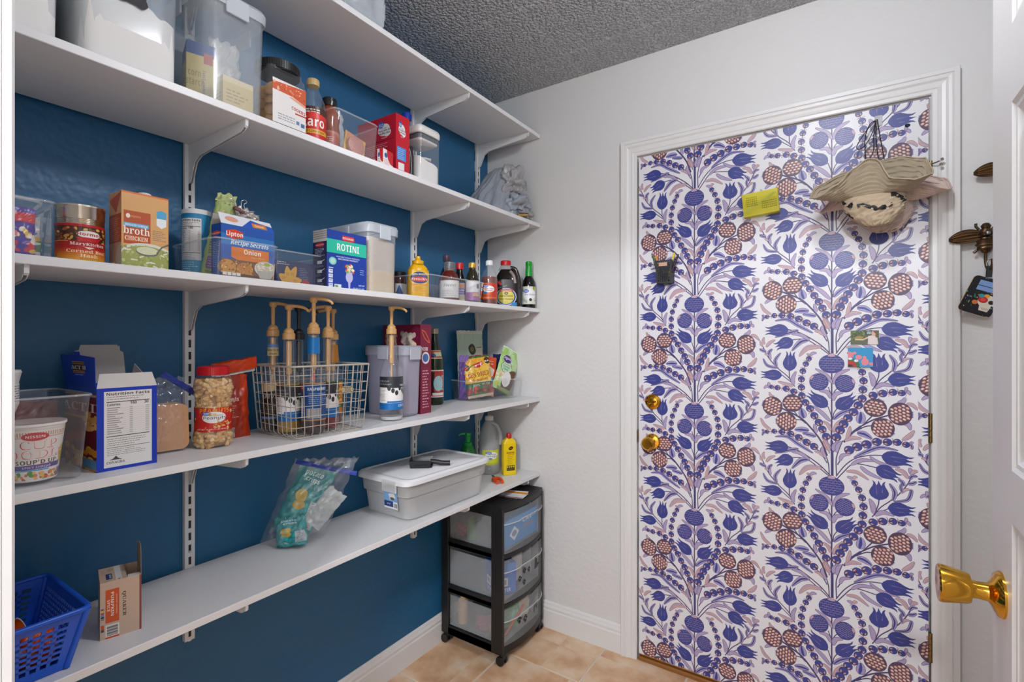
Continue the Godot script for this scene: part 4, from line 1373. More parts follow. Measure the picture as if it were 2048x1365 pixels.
	p.line([Vector2(330, 500), Vector2(380, 440), Vector2(448, 410)], 14, Color("6a6c66"))
	p.rect(448, 0, 192, 640, Color("d9a262"))
	p.poly([Vector2(448, 60), Vector2(640, 10), Vector2(560, 180)], Color("c9571f"))
	p.rect(448, 190, 192, 240, Color("bb5422"))
	p.lines(462, 215, 160, 13, 16, 6, Color("e3a67c"), rng)
	p.rect(448, 430, 192, 210, Color("cfa47c"))
	p.ell(660, 560, 110, 130, Color("b9b6a6"))
	p.rect(460, 590, 80, 50, Color("e9e4dc"))
	t = thing("broth_carton", "tan and orange chicken broth carton with round screw cap", "carton", Vector3(0.236, y, 1.545), 90, "cartons on the shelves")
	part("carton", carton(0.083, 0.152, 0.062, {"front": Rect2(0, 0, 0.7, 1), "left": Rect2(0.7, 0, 0.3, 1), "plain": Rect2(0.1, 0.05, 0.05, 0.1), "top": Rect2(0.1, 0.003, 0.3, 0.015)}, {}), pmat(p, 0.35), t)
	part("cap", ribbed_cap(0.012, 0.011, 24), mat(Color("e6e2dc"), 0.4), t, Vector3(0.012, 0.152, -0.008))
	# --- clear bin with canister, seed bag and soup mix
	t = thing("organiser_bin", "clear bin holding the soup mix box and green bag", "bin", Vector3(0.165, y, 1.336), 90, G)
	bin(t, 0.156, 0.222, 0.088)
	t = thing("bread_crumb_canister", "round blue canister with white lid and nutrition panel", "canister", Vector3(0.112, y + 0.006, 1.3775), view_turn(0.11, 1.39), "tins and canisters on the middle shelf")
	part("tube", lathed([Vector2(0, 0), Vector2(0.0315, 0), Vector2(0.0315, 0.16)], 36), mat(Color("2489bd"), 0.35), t)
	part("lid", lathed([Vector2(0.0325, 0.158), Vector2(0.0330, 0.168), Vector2(0.031, 0.170), Vector2(0.029, 0.167), Vector2(0, 0.167)], 36), mat(Color("e6e8e8"), 0.35), t)
	p = Pic.new(self, 256, 512, Color("2489bd"), 2.0)
	facts(p, 20, 20, 216, 500, "100", "")
	p.rect(20, 380, 216, 132, Color("4aa3cc"))
	p.lines(30, 395, 190, 6, 18, 6, Color("d5e6ee"), rng)
	label_band(0.0318, 0.006, 0.152, 62, pmat(p, 0.4), t, "label", {"mid": -35.0})
	p = Pic.new(self, 192, 512, Color("a9ba72"), 2.0)
	p.rect(60, 60, 90, 90, Color("b9a98a"))
	p.blobs(50, 40, 110, 110, 14, 6, 18, [Color("9c8a5c"), Color("c8c29a"), Color("8c9a54")], rng)
	p.lines(30, 160, 130, 12, 17, 6, Color("6c6a66"), rng)
	p.rect(30, 375, 130, 80, Color("8f6a96"))
	p.lines(40, 385, 110, 4, 17, 6, Color("c9b0cc"), rng)
	p.lines(30, 470, 120, 2, 18, 6, Color("6d7350"), rng)
	b = thing("seed_bag", "torn-open green paper bag with purple panel behind soup mix", "bag", Vector3(0.165, y + 0.006, 1.366), 66)
	part("bag", pouch(0.056, 0.190, 0.026, 51, {"crumple": 0.006, "top": 0.5, "narrow": 0.15, "freq": 6.0}), pmat(p, 0.55), b, Vector3.ZERO, Vector3(0, 0, -9))
	part("torn_edge", pouch(0.042, 0.022, 0.010, 53, {"crumple": 0.012, "nu": 18, "nv": 5, "freq": 12.0}), mat(Color("bcc68a"), 0.7), b, Vector3(0.028, 0.188, 0.0), Vector3(0, 0, -14))
	# soup mix box, open at the top
	p = Pic.new(self, 640, 512, Color("1f4fa6"), 2.0)
	p.rect(80, 0, 560, 512, Color("2558ae"))
	p.rect(80, 90, 560, 110, Color("2f78bd"))
	p.poly([Vector2(130, 62), Vector2(215, 40), Vector2(300, 62), Vector2(300, 118), Vector2(215, 138), Vector2(130, 118)], Color("d6452a"))
	p.text("Lipton", 215, 110, 58, Color("f7f1ea"))
	p.text("Recipe Secrets", 370, 190, 66, Color("f4f4f2"), {"font": "serif", "fit": 400, "slant": 0.25})
	p.rect(180, 215, 400, 100, Color("e07a1c"))
	p.poly([Vector2(180, 315), Vector2(580, 315), Vector2(400, 350), Vector2(240, 340)], Color("e07a1c"))
	p.text("Onion", 400, 274, 66, Color("f6efe4"))
	p.text("soup & dip mix", 460, 304, 22, Color("f3cfa2"), {"bold": false})
	p.rect(80, 340, 560, 172, Color("7a5434"))
	p.ell(140, 420, 90, 74, Color("c98f3e"))
	p.ell(320, 430, 86, 70, Color("c07f36"))
	p.blobs(80, 350, 330, 140, 70, 5, 14, [Color("dca84e"), Color("a85f28"), Color("e2bf72"), Color("8e4a1e")], rng)
	p.ell(540, 400, 120, 80, Color("dcd8cc"))
	p.ell(540, 388, 106, 62, Color("c9bda2"))
	p.blobs(450, 340, 170, 90, 50, 5, 12, [Color("e9e2d0"), Color("b7a68a"), Color("f2ecdf")], rng)
	p.ell(560, 350, 34, 18, Color("a3b43c"))
	p.rect(80, 478, 560, 34, Color("5d3a24"))
	p.poly([Vector2(440, 420), Vector2(640, 420), Vector2(600, 500), Vector2(480, 500)], Color("b4b0a6"))
	for i in 4:
		p.rect(96 + i * 46, 470, 40, 30, Color("e8e4dc"))
	p.text("Lipton", 40, 100, 26, Color("e89a88"))
	p.ell(40, 92, 32, 22, Color("d6452a"))
	p.text("Lipton", 40, 99, 19, Color("f7f1ea"))
	p.lines(10, 180, 58, 14, 18, 6, Color("8fb0e0"), rng)
	t = thing("soup_mix_box", "blue onion soup mix box with orange band, top torn open", "box", Vector3(0.220, y + 0.006, 1.318), 92, "cartons on the shelves")
	var cm := pmat(p, 0.3)
	part("box", carton(0.134, 0.124, 0.042, {"front": Rect2(0.125, 0, 0.875, 1), "left": Rect2(0, 0, 0.125, 1), "plain": Rect2(0.9, 0.02, 0.05, 0.02)}, {}, true), cm, t)
	var fp := Pic.new(self, 320, 64, Color("e8eaee"), 2.0)
	fp.poly([Vector2(120, 64), Vector2(190, 10), Vector2(320, 30), Vector2(320, 64)], Color("2a5cc0"))
	fp.rect(190, 26, 90, 30, Color("e0842a"))
	fp.text("Onion", 235, 48, 20, Color("f6efe4"))
	fp.ell(70, 30, 40, 16, Color("e6a38c"))
	var fm := pmat(fp, 0.35)
	part("flap", sheet_quad([Vector3(-0.067, 0, 0), Vector3(0.067, 0, 0), Vector3(0.065, 0.030, 0), Vector3(-0.065, 0.034, 0)], Vector3(0, 0, 1)), fm, t, Vector3(0, 0.124, 0.021), Vector3(-32, 0, 0))
	part("flap", sheet_quad([Vector3(-0.067, 0, 0), Vector3(0.067, 0, 0), Vector3(0.067, 0.028, 0), Vector3(-0.067, 0.028, 0)], Vector3(0, 0, 1)), M.card, t, Vector3(0, 0.124, -0.021), Vector3(14, 0, 0))
	b = thing("clipped_pouch", "crumpled silver pouch held shut by a binder clip", "pouch", Vector3(0.195, y + 0.12, 1.3095), 88)
	part("pouch", pouch(0.062, 0.066, 0.020, 61, {"crumple": 0.014, "freq": 7.0, "top": 0.4}), mat(Color("b9b3ae"), 0.3, {"metallic": 0.4}), b, Vector3.ZERO, Vector3(0, 0, -14))
	t = thing("binder_clip", "small black binder clip with chrome wire handles", "clip", Vector3(0.196, y + 0.180, 1.318), 84)
	st = mb()
	box(st, Vector3(0, 0.0, 0), Vector3(0.026, 0.010, 0.010), 0.002)
	part("clamp", st, mat(Color("6b3a38"), 0.35), t, Vector3.ZERO, Vector3(0, 0, -20))
	for s in [-1.0, 1.0]:
		var base := Vector3(s * 0.009, 0.004, 0.004 * s)
		part("wire_handle", tubed(curve([base + Vector3(-0.004, 0, 0), base + Vector3(-0.003 - s * 0.002, 0.012, 0), base + Vector3(-0.007 + s * 0.003, 0.019, 0), base + Vector3(0.0 + s * 0.004, 0.023, 0), base + Vector3(0.005 + s * 0.004, 0.018, 0), base + Vector3(0.002, 0.012, 0), base + Vector3(0.004, 0, 0)], 5), 0.0008, 6), M.chrome, t)
	# --- second clear bin with navy tea box
	t = thing("organiser_bin", "clear bin behind the blue rotini box, holding a navy box", "bin", Vector3(0.150, y, 1.172), 90, G)
	bin(t, 0.160, 0.185, 0.088)
	p = Pic.new(self, 512, 224, Color("242c55"), 2.0)
	for l in [[110, 150, 80, -100], [225, 130, 92, -62], [40, 215, 70, -150], [250, 214, 80, -12]]:
		var a := deg_to_rad(l[3])
		var c: Vector2 = Vector2(170, 216) + Vector2.from_angle(a) * (l[2] * 1.05)
		p.poly(range(25).map(func(i): return c + Vector2(cos(TAU * i / 24) * l[2], sin(TAU * i / 24) * 44 * (1.0 - 0.35 * absf(cos(TAU * i / 24)))).rotated(a)), Color("cf9b36"))
		p.lines(c.x - 26, c.y - 14, 52, 3, 12, 4, Color("8a6a2c"), rng)
	p.lines(20, 14, 170, 2, 20, 7, Color("c4c8d8"), rng)
	p.lines(300, 60, 130, 7, 18, 5, Color("7d84a4"), rng)
	p.ell(380, 205, 50, 30, Color("a82a34"))
	t = thing("snack_bar_box", "low navy box printed with golden leaf shapes", "box", Vector3(0.205, y + 0.006, 1.186), 90, "cartons on the shelves")
	part("box", carton(0.118, 0.058, 0.06, {"front": Rect2(0, 0, 1, 1), "plain": Rect2(0.6, 0.05, 0.05, 0.1)}, {}), pmat(p, 0.35), t)
	b = thing("folded_napkin", "white curved paper showing above the navy box", "paper", Vector3(0.16, y + 0.006, 1.195), 90)
	part("paper", lathed([Vector2(0, 0), Vector2(0.03, 0), Vector2(0.034, 0.05), Vector2(0.026, 0.064), Vector2(0, 0.068)], 24, {"sz": 0.35}), M.paper, b)
	# --- rotini
	p = Pic.new(self, 640, 640, Color("1b3f9e"), 2.0)
	p.rect(0, 0, 160, 640, Color("26294f"))
	p.rect(0, 0, 160, 130, Color("cdc9c2"))
	for i in 4:
		p.rect(0, 18 + i * 24, 160, 6, Color("6e6a66"))
	p.ell(80, 165, 54, 26, Color("c9323a"))
	p.text("REGGANO", 80, 172, 20, Color("f3e6e0"), {"fit": 84})
	p.lines(24, 205, 112, 6, 15, 6, Color("c9cbd8"), rng)
	for i in 3:
		var yy := 340.0 + i * 100
		p.rect(50, yy, 54, 34, Color("d6d8e0"))
		p.line([Vector2(104, yy + 8), Vector2(134, yy - 8)], 7, Color("d6d8e0"))
		p.lines(20, yy + 50, 110, 2, 13, 5, Color("8e92b0"), rng)
	p.rect(160, 100, 480, 150, Color("2cc0a2"))
	p.poly([Vector2(345, 38), Vector2(480, 38), Vector2(492, 82), Vector2(470, 100), Vector2(355, 100), Vector2(333, 82)], Color("c9323a"))
	p.text("REGGANO", 412, 80, 34, Color("f4e8e4"), {"fit": 130})
	p.text("ROTINI", 412, 214, 108, Color("f6f4f0"), {"fit": 270})
	p.text("NON-GMO DURUM SEMOLINA", 412, 290, 20, Color("d8deee"))
	p.text("MACARONI PRODUCT", 412, 316, 24, Color("e6eaf4"))
	p.ell(228, 340, 44, 44, Color("7fcfc0"))
	p.ell(228, 340, 28, 30, Color("b6e2d8"))
	p.rect(182, 410, 52, 12, Color("c9d2ea"))
	for i in 4:
		p.rect(180, 432 + i * 52, 48, 42, Color("dfe4f0"))
		p.rect(190, 444 + i * 52, 28, 8, Color("7d8ab8"))
	p.rect(248, 590, 80, 46, Color("e8ecec"))
	p.rect(256, 600, 34, 28, Color("6aa86a"))
	p.line([Vector2(425, 480), Vector2(425, 636)], 40, Color("c3bde0"), 0.45)
	p.ell(425, 500, 44, 62, Color("c3bde0"))
	for i in 4:
		p.line([Vector2(392 + i * 22, 420), Vector2(394 + i * 21, 500)], 9, Color("c3bde0"))
	p.blobs(372, 360, 110, 100, 26, 10, 24, [Color("ecd9a6"), Color("f2e8cc"), Color("d94a3a"), Color("7fae4e"), Color("e6c888")], rng)
	p.lines(560, 400, 70, 3, 24, 6, Color("c9d2ea"), rng)
	p.text("NET WT", 580, 590, 22, Color("e8ecf4"))
	p.text("16 OZ (1 LB)", 540, 628, 26, Color("e8ecf4"))
	t = thing("rotini_box", "upright royal blue rotini pasta box with teal band", "box", Vector3(0.238, y, 1.0465), 90, "cartons on the shelves")
	part("box", carton(0.137, 0.163, 0.062, {"front": Rect2(0.25, 0, 0.75, 1), "left": Rect2(0, 0, 0.25, 1), "plain": Rect2(0.3, 0.02, 0.05, 0.05)}, {}), pmat(p, 0.35), t)
	# --- rice keeper
	t = thing("food_keeper", "tall frosted container of pale rice with latched lid", "container", Vector3(0.148, y, 0.9065), 90, "containers on the middle shelf")
	keeper(t, 0.126, 0.236, 0.214)
	st = mb()
	var rice := mat(Color("cdbda6"), 0.85)
	relief(rice, noise(FastNoiseLite.TYPE_CELLULAR, 0.08, 2, 4), 14.0, 0.12)
	heap(st, 0.119, 0.228, 9.0, 0.004, func(x, z): return 0.163 - x * 0.10 + z * 0.03)
	part("rice", st, rice, t)
	# --- sauce bin
	t = thing("organiser_bin", "long clear bin of sauces with the yellow mustard", "bin", Vector3(0.152, y, 0.5425), 90, G)
	bin(t, 0.346, 0.222, 0.084)
	t = thing("sauce_jar", "small dark sauce jar with black lid beside the mustard", "jar", Vector3(0.092, y + 0.006, 0.678), 60, "sauces in the long clear bin")
	bottle(t, [Vector2(0, 0), Vector2(0.027, 0), Vector2(0.029, 0.005), Vector2(0.029, 0.07), Vector2(0.024, 0.084), Vector2(0, 0.084)], mat(Color("4a1a14"), 0.12), 28, "jar")
	part("lid", ribbed_cap(0.027, 0.016, 40), M.black, t, Vector3(0, 0.084, 0))
	p = Pic.new(self, 256, 128, Color("efeff0"), 2.0)
	p.poly([Vector2(60, 128), Vector2(110, 10), Vector2(170, 128)], Color("3a62a8"))
	p.rect(0, 0, 60, 128, Color("5a2a24"))
	label_band(0.0293, 0.015, 0.055, 70, pmat(p, 0.4), t)
	t = thing("mustard_bottle", "bright yellow mustard squeeze bottle with blue oval label", "bottle", Vector3(0.180, y + 0.006, 0.668), 58, "sauces in the long clear bin")
	var yel := mat(Color("e2aa06"), 0.25)
	bottle(t, [Vector2(0, 0), Vector2(0.036, 0), Vector2(0.040, 0.006), Vector2(0.039, 0.05), Vector2(0.0375, 0.07), Vector2(0.039, 0.09), Vector2(0.033, 0.110), Vector2(0.020, 0.122), Vector2(0.018, 0.124)], yel, 40, "bottle", {"sz": 0.62, "n": 2.3})
	part("cap", lathed([Vector2(0.020, 0.122), Vector2(0.021, 0.134), Vector2(0.012, 0.137), Vector2(0.0095, 0.140), Vector2(0.0085, 0.150), Vector2(0.006, 0.1515), Vector2(0, 0.1515)], 28), yel, t)
	p = Pic.new(self, 256, 320, Color("e2aa06"), 2.0)
	p.ell(128, 110, 112, 96, Color("eec23a"))
	p.ell(128, 110, 100, 84, Color("283a80"))
	p.text("40% MORE", 128, 74, 34, Color("f0d24a"), {"rot": 0.0})
	p.ell(128, 130, 90, 34, Color("d03a2e"))
	p.text("French's", 128, 143, 40, Color("f6efe2"), {"font": "serif"})
	p.text("Yellow Mustard", 128, 215, 24, Color("c4452a"))
	p.lines(60, 240, 140, 4, 17, 6, Color("c47a1e"), rng)
	label_band(0.0405, 0.018, 0.100, 62, pmat(p, 0.3), t, "label", {"sz": 0.62, "n": 2.3})
	var dark := mat(Color("140b0a"), 0.08)
	# wrapped sauce
	t = thing("chili_sauce_bottle", "stout red sauce bottle with plastic wrapped black cap", "bottle", Vector3(0.185, y + 0.006, 0.500), view_turn(0.19, 0.5), "sauces in the long clear bin")
	bottle(t, [Vector2(0, 0), Vector2(0.033, 0), Vector2(0.036, 0.006), Vector2(0.036, 0.085), Vector2(0.030, 0.105), Vector2(0.018, 0.120), Vector2(0.017, 0.128)], mat(Color("5a1a10"), 0.12), 32)
	part("cap", ribbed_cap(0.0205, 0.024, 36), mat(Color("2a2c30"), 0.3), t, Vector3(0, 0.126, 0))
	part("wrap", lathed([Vector2(0.024, 0.104), Vector2(0.020, 0.118), Vector2(0.0225, 0.128), Vector2(0.022, 0.150), Vector2(0.012, 0.154), Vector2(0, 0.153)], 24), clear(Color("c8ccd0"), 0.2, 0.1), t)
	p = Pic.new(self, 256, 192, Color("d2d0cd"), 2.0)
	p.text("Sweet", 128, 70, 46, Color("6c6a68"), {"bold": false, "font": "serif", "slant": 0.3})
	p.lines(50, 110, 150, 4, 18, 6, Color("a3a09c"), rng)
	label_band(0.0364, 0.012, 0.078, 85, pmat(p, 0.5), t)
	# tall glass sauce behind
	t = thing("oyster_sauce_bottle", "tall dark glass sauce bottle, cap wrapped in purple foil", "bottle", Vector3(0.110, y + 0.006, 0.430), view_turn(0.13, 0.43), "sauces in the long clear bin")
	bottle(t, [Vector2(0, 0), Vector2(0.028, 0), Vector2(0.030, 0.005), Vector2(0.030, 0.10), Vector2(0.024, 0.125), Vector2(0.013, 0.15), Vector2(0.0115, 0.172)], dark, 32)
	part("cap", lathed([Vector2(0.0125, 0.168), Vector2(0.0155, 0.172), Vector2(0.0155, 0.192), Vector2(0.012, 0.196), Vector2(0, 0.196)], 24), mat(Color("4b3b48"), 0.2), t)
	p = Pic.new(self, 256, 256, Color("e6dfd2"), 2.0)
	p.rect(0, 0, 256, 44, Color("c9261f"))
	p.poly([Vector2(110, 60), Vector2(140, 50), Vector2(160, 90), Vector2(120, 110)], Color("b93028"))
	p.lines(30, 130, 190, 6, 18, 7, Color("b48a6c"), rng)
	label_band(0.0304, 0.010, 0.094, 90, pmat(p, 0.4), t)
	# red capped
	t = thing("plum_sauce_bottle", "dark sauce bottle with bright red cap and purple badge", "bottle", Vector3(0.168, y + 0.006, 0.418), view_turn(0.2, 0.45), "sauces in the long clear bin")
	bottle(t, [Vector2(0, 0), Vector2(0.022, 0), Vector2(0.024, 0.005), Vector2(0.024, 0.08), Vector2(0.018, 0.11), Vector2(0.012, 0.130), Vector2(0.0115, 0.138)], dark, 28)
	part("cap", ribbed_cap(0.0150, 0.026, 30), mat(Color("c81d1f"), 0.35), t, Vector3(0, 0.134, 0))
	p = Pic.new(self, 192, 256, Color("a49ac0"), 2.0)
	p.rect(40, 20, 110, 50, Color("cf8a4c"))
	p.rect(30, 80, 140, 80, Color("5b3a9a"))
	p.text("PLUM", 100, 118, 36, Color("e9e2f2"))
	p.text("SAUCE", 100, 150, 30, Color("e9e2f2"))
	p.rect(0, 170, 192, 86, Color("d6cdb0"))
	p.lines(20, 185, 140, 4, 16, 6, Color("8f8a6c"), rng)
	label_band(0.0243, 0.006, 0.078, 85, pmat(p, 0.4), t)
	# gold capped
	t = thing("sesame_oil_bottle", "dark glass bottle with ridged gold cap and white label", "bottle", Vector3(0.222, y + 0.006, 0.404), view_turn(0.2, 0.43), "sauces in the long clear bin")
	bottle(t, [Vector2(0, 0), Vector2(0.0, 0.0), Vector2(0.024, 0), Vector2(0.026, 0.005), Vector2(0.026, 0.09), Vector2(0.020, 0.115), Vector2(0.013, 0.130), Vector2(0.0125, 0.140)], mat(Color("2a2412"), 0.08), 28)
	part("cap", ribbed_cap(0.0150, 0.020, 30), mat(Color("c89a4a"), 0.3, {"metallic": 0.5}), t, Vector3(0, 0.138, 0))
	p = Pic.new(self, 192, 256, Color("dcdadd"), 2.0)
	p.rect(0, 150, 192, 106, Color("9a5c98"))
	p.rect(100, 160, 80, 40, Color("c9a06a"))
	p.rect(140, 40, 40, 60, Color("6a5a64"))
	label_band(0.0264, 0.006, 0.085, 85, pmat(p, 0.4), t)
	# --- bottles at the corner
	t = thing("cider_vinegar_bottle", "amber vinegar bottle with white cap and orange label", "bottle", Vector3(0.222, y, 0.290), view_turn(0.22, 0.29), "bottles at the corner of the middle shelf")
	prof = [Vector2(0, 0.001), Vector2(0.031, 0.001), Vector2(0.0345, 0.006), Vector2(0.0345, 0.105), Vector2(0.033, 0.12), Vector2(0.025, 0.142), Vector2(0.0135, 0.158), Vector2(0.0125, 0.168)]
	bottle(t, prof, M.glass, 36)
	part("vinegar", lathed([Vector2(0, 0.004), Vector2(0.0325, 0.004), Vector2(0.0330, 0.105), Vector2(0.0315, 0.119), Vector2(0, 0.119)], 32), clear(Color("7a2c04"), 0.72, 0.05), t)
	part("cap", ribbed_cap(0.0145, 0.020, 30), mat(Color("e6e6e6"), 0.4), t, Vector3(0, 0.168, 0))
	p = Pic.new(self, 320, 320, Color("cf5226"), 2.0)
	p.rect(200, 0, 120, 320, Color("c63c2c"))
	value_badge(p, 150, 120, 1.5, "Apple Cider", "Vinegar", Color("a8402c"))
	p.ell(90, 190, 44, 18, Color("2f7ab8"))
	p.text("5% ACIDITY", 110, 262, 26, Color("5c2010"))
	p.rect(20, 282, 280, 10, Color("e2a06c"))
	label_band(0.0348, 0.024, 0.092, 72, pmat(p, 0.4), t)
	# soy sauce jug
	t = thing("soy_sauce_jug", "large dark soy sauce jug with red cap and moulded handle", "jug", Vector3(0.205, y, 0.128), view_turn(0.21, 0.12), "bottles at the corner of the middle shelf")
	bottle(t, [Vector2(0, 0), Vector2(0.049, 0), Vector2(0.054, 0.008), Vector2(0.054, 0.115), Vector2(0.047, 0.145), Vector2(0.030, 0.172)], dark, 44, "jug", {"n": 3.2, "sz": 0.78})
	part("neck", lathed([Vector2(0.034, 0.168), Vector2(0.024, 0.184), Vector2(0.020, 0.192)], 28), clear(Color("cfc6bd"), 0.35, 0.08), t, Vector3(-0.008, 0, 0))
	part("cap", ribbed_cap(0.023, 0.020, 36), mat(Color("c3161d"), 0.35), t, Vector3(-0.008, 0.190, 0))
	part("handle", tubed(curve([Vector3(0.012, 0.178, 0.008), Vector3(0.034, 0.172, 0.010), Vector3(0.047, 0.14, 0.012), Vector3(0.053, 0.10, 0.012), Vector3(0.050, 0.086, 0.012)], 6), 0.0085, 12), mat(Color("2a1714"), 0.1), t)
	part("handle_hollow", tubed(curve([Vector3(0.012, 0.160, 0.030), Vector3(0.026, 0.14, 0.036), Vector3(0.034, 0.105, 0.040)], 6), 0.007, 10), mat(Color("8d7f79"), 0.15), t)
	p = Pic.new(self, 256, 384, Color("1a1112"), 2.0)
	p.poly([Vector2(18, 30), Vector2(50, 20), Vector2(84, 70), Vector2(60, 84)], Color("c0252a"))
	p.text("FAMILY SIZE", 80, 116, 22, Color("8ea7a4"), {"rot": -0.35})
	p.ell(128, 250, 118, 128, Color("e9e6e0"))
	p.ell(128, 250, 110, 120, Color("3d5f9c"))
	p.ell(128, 250, 92, 104, Color("dccc4a"))
	p.rect(50, 140, 156, 30, Color("c1403a"))
	p.text("ALL PURPOSE", 128, 163, 20, Color("f2e6d8"))
	p.ell(128, 200, 22, 22, Color("3a3420"))
	p.ell(128, 200, 9, 9, Color("dccc4a"))
	p.text("KIKKOMAN", 128, 250, 28, Color("2c2614"))
	p.text("Soy Sauce", 128, 294, 32, Color("2c2614"), {"font": "serif"})
	p.lines(80, 315, 96, 2, 16, 6, Color("b5902c"), rng)
	p.rect(190, 330, 60, 50, Color("2f86c4"))
	label_band(0.0545, 0.006, 0.122, 50, pmat(p, 0.35), t, "label", {"n": 3.2, "sz": 0.78, "mid": -6.0})
	# green capped soy sauce
	t = thing("soy_sauce_bottle", "slim soy sauce bottle with long green cap and sleeve", "bottle", Vector3(0.2625, y, 0.040), view_turn(0.26, 0.04), "bottles at the corner of the middle shelf")
	bottle(t, [Vector2(0, 0), Vector2(0.028, 0), Vector2(0.0305, 0.005), Vector2(0.0305, 0.105), Vector2(0.028, 0.122), Vector2(0.0165, 0.146), Vector2(0.0145, 0.150)], dark, 32)
	part("cap", lathed([Vector2(0.0165, 0.144), Vector2(0.0150, 0.180), Vector2(0.0135, 0.192), Vector2(0.0150, 0.194), Vector2(0.0150, 0.211), Vector2(0.012, 0.214), Vector2(0, 0.214)], 28), mat(Color("149a2c"), 0.3), t)
	p = Pic.new(self, 320, 320, Color("d9dccb"), 2.0)
	p.rect(230, 0, 50, 110, Color("8aa83a"))
	p.ell(170, 140, 120, 100, Color("eceef0"))
	p.ell(110, 84, 52, 34, Color("2f5fb8"))
	p.text("Great", 110, 82, 26, Color.WHITE)
	p.text("Value", 110, 104, 26, Color.WHITE)
	p.text("Soy Sauce", 180, 160, 44, Color("55585c"), {"font": "serif", "bold": false, "slant": 0.2})
	p.ell(190, 240, 26, 26, Color("38302c"))
	p.blobs(20, 20, 60, 120, 8, 5, 12, [Color("30302c")], rng)
	p.blobs(270, 210, 40, 60, 5, 6, 12, [Color("30302c")], rng)
	for i in 3:
		p.line([Vector2(20, 200 + i * 22), Vector2(130, 270 + i * 12)], 4, Color("4a4a40"))
	label_band(0.0308, 0.018, 0.098, 80, pmat(p, 0.45), t)

func pump(t: Node3D, y: float, m: Material, swing: float, stem := 0.052, k := 1.0):
	# dispenser pump screwed on a bottle: collar, dome, stem, head with a drooping spout, dip tube
	var o := Node3D.new()
	var st := mb()
	lathe(st, [Vector2(0, 0), Vector2(0.0165 * k, 0), Vector2(0.0165 * k, 0.016), Vector2(0.0135 * k, 0.018), Vector2(0.013 * k, 0.025), Vector2(0.008 * k, 0.030), Vector2(0.006 * k, 0.032), Vector2(0, 0.032)], 28)
	var pm := part("pump", st, m, t, Vector3(0, y, 0), Vector3(0, swing, 0))
	part("stem", lathed([Vector2(0.0048 * k, 0), Vector2(0.0056 * k, stem), Vector2(0, stem)], 14), m, pm, Vector3(0, 0.03, 0))
	var hd := mb()
	lathe(hd, [Vector2(0, 0), Vector2(0.008 * k, 0), Vector2(0.009 * k, 0.003), Vector2(0.0105 * k, 0.006), Vector2(0.0105 * k, 0.012), Vector2(0.008 * k, 0.0145), Vector2(0, 0.015)], 20)
	tube(hd, curve([Vector3(0.0, 0.0105, 0), Vector3(0.018, 0.0105, 0), Vector3(0.038, 0.007, 0), Vector3(0.050, 0.001, 0), Vector3(0.053, -0.005, 0)], 5), 0.0052 * k, 10, false, 0.0032 * k)
	part("head", hd, m, pm, Vector3(0, 0.03 + stem, 0))
	part("dip_tube", lathed([Vector2(0, -0.20), Vector2(0.0035, -0.20), Vector2(0.0035, -0.10), Vector2(0.0075 * k, -0.095), Vector2(0.0075 * k, -0.005), Vector2(0, 0)], 14), m, pm)

func syrup(at: Vector3, r: float, called: String, label: String, lm: Material, liq: Color, liq_h: float, pm: Material, swing: float, o := {}) -> Node3D:
	var t := thing(called, label, "bottle", at, o.get("turn", view_turn(at.x, at.z)), o.get("group", "pump bottles in the wire basket"))
	var h: float = o.get("h", 0.268)
	var prof := [Vector2(0, 0.001), Vector2(r * 0.88, 0.001), Vector2(r, 0.007), Vector2(r, h * 0.50), Vector2(r * 0.97, h * 0.56), Vector2(r * 0.72, h * 0.64), Vector2(r * 0.50, h * 0.70), Vector2(r * 0.46, h * 0.78), Vector2(0.0135, h - 0.004), Vector2(0.0125, h)]
	part("bottle", lathed(prof, 32), M.glass, t)
	part("syrup", lathed([Vector2(0, 0.004), Vector2(r * 0.86, 0.004), Vector2(r * 0.95, 0.010), Vector2(r * 0.95, liq_h), Vector2(0, liq_h)], 28), clear(liq, 0.8, 0.05), t)
	label_band(r + 0.0005, h * 0.13, h * 0.50, o.get("half", 105.0), lm, t)
	pump(t, h - 0.006, pm, swing, o.get("stem", 0.052))
	return t

func torani_label(top: Color, foot: Color, word := "") -> StandardMaterial3D:
	var p := Pic.new(self, 384, 320, Color("ebe8e6"), 2.0)
	p.rect(0, 0, 384, 110, Color("34373d"))
	p.text("ENJOY IN YOUR", 100, 50, 20, Color("cfd2d6"), {"bold": false})
	p.text("favorite beverages", 108, 78, 20, Color("cfd2d6"), {"bold": false})
	p.text("SYRUP", 320, 96, 28, Color("e8e8e8"))
	p.rect(0, 108, 384, 4, Color("d5d6d8"))
	for i in 6:
		p.ell(170 + i * 36, 112 + (i % 3) * 22, 17, 24, Color("34373d"))
	p.rect(20, 104, 130, 146, Color("f0edea"))
	p.lines(30, 116, 108, 9, 14, 5, Color("9d9a97"), rng)
	p.poly([Vector2(300, 150), Vector2(350, 130), Vector2(330, 175)], Color("5c9a52"))
	p.rect(0, 236, 384, 84, Color("1c6fb4"))
	p.rect(20, 104, 130, 150, Color("f0edea"))
	p.lines(30, 116, 108, 9, 14, 5, Color("9d9a97"), rng)
	p.rect(0, 252, 384, 3, Color("cfe0ee"))
	if word:
		p.text(word, 330, 292, 30, Color("e8eef4"))
	return pmat(p, 0.35)

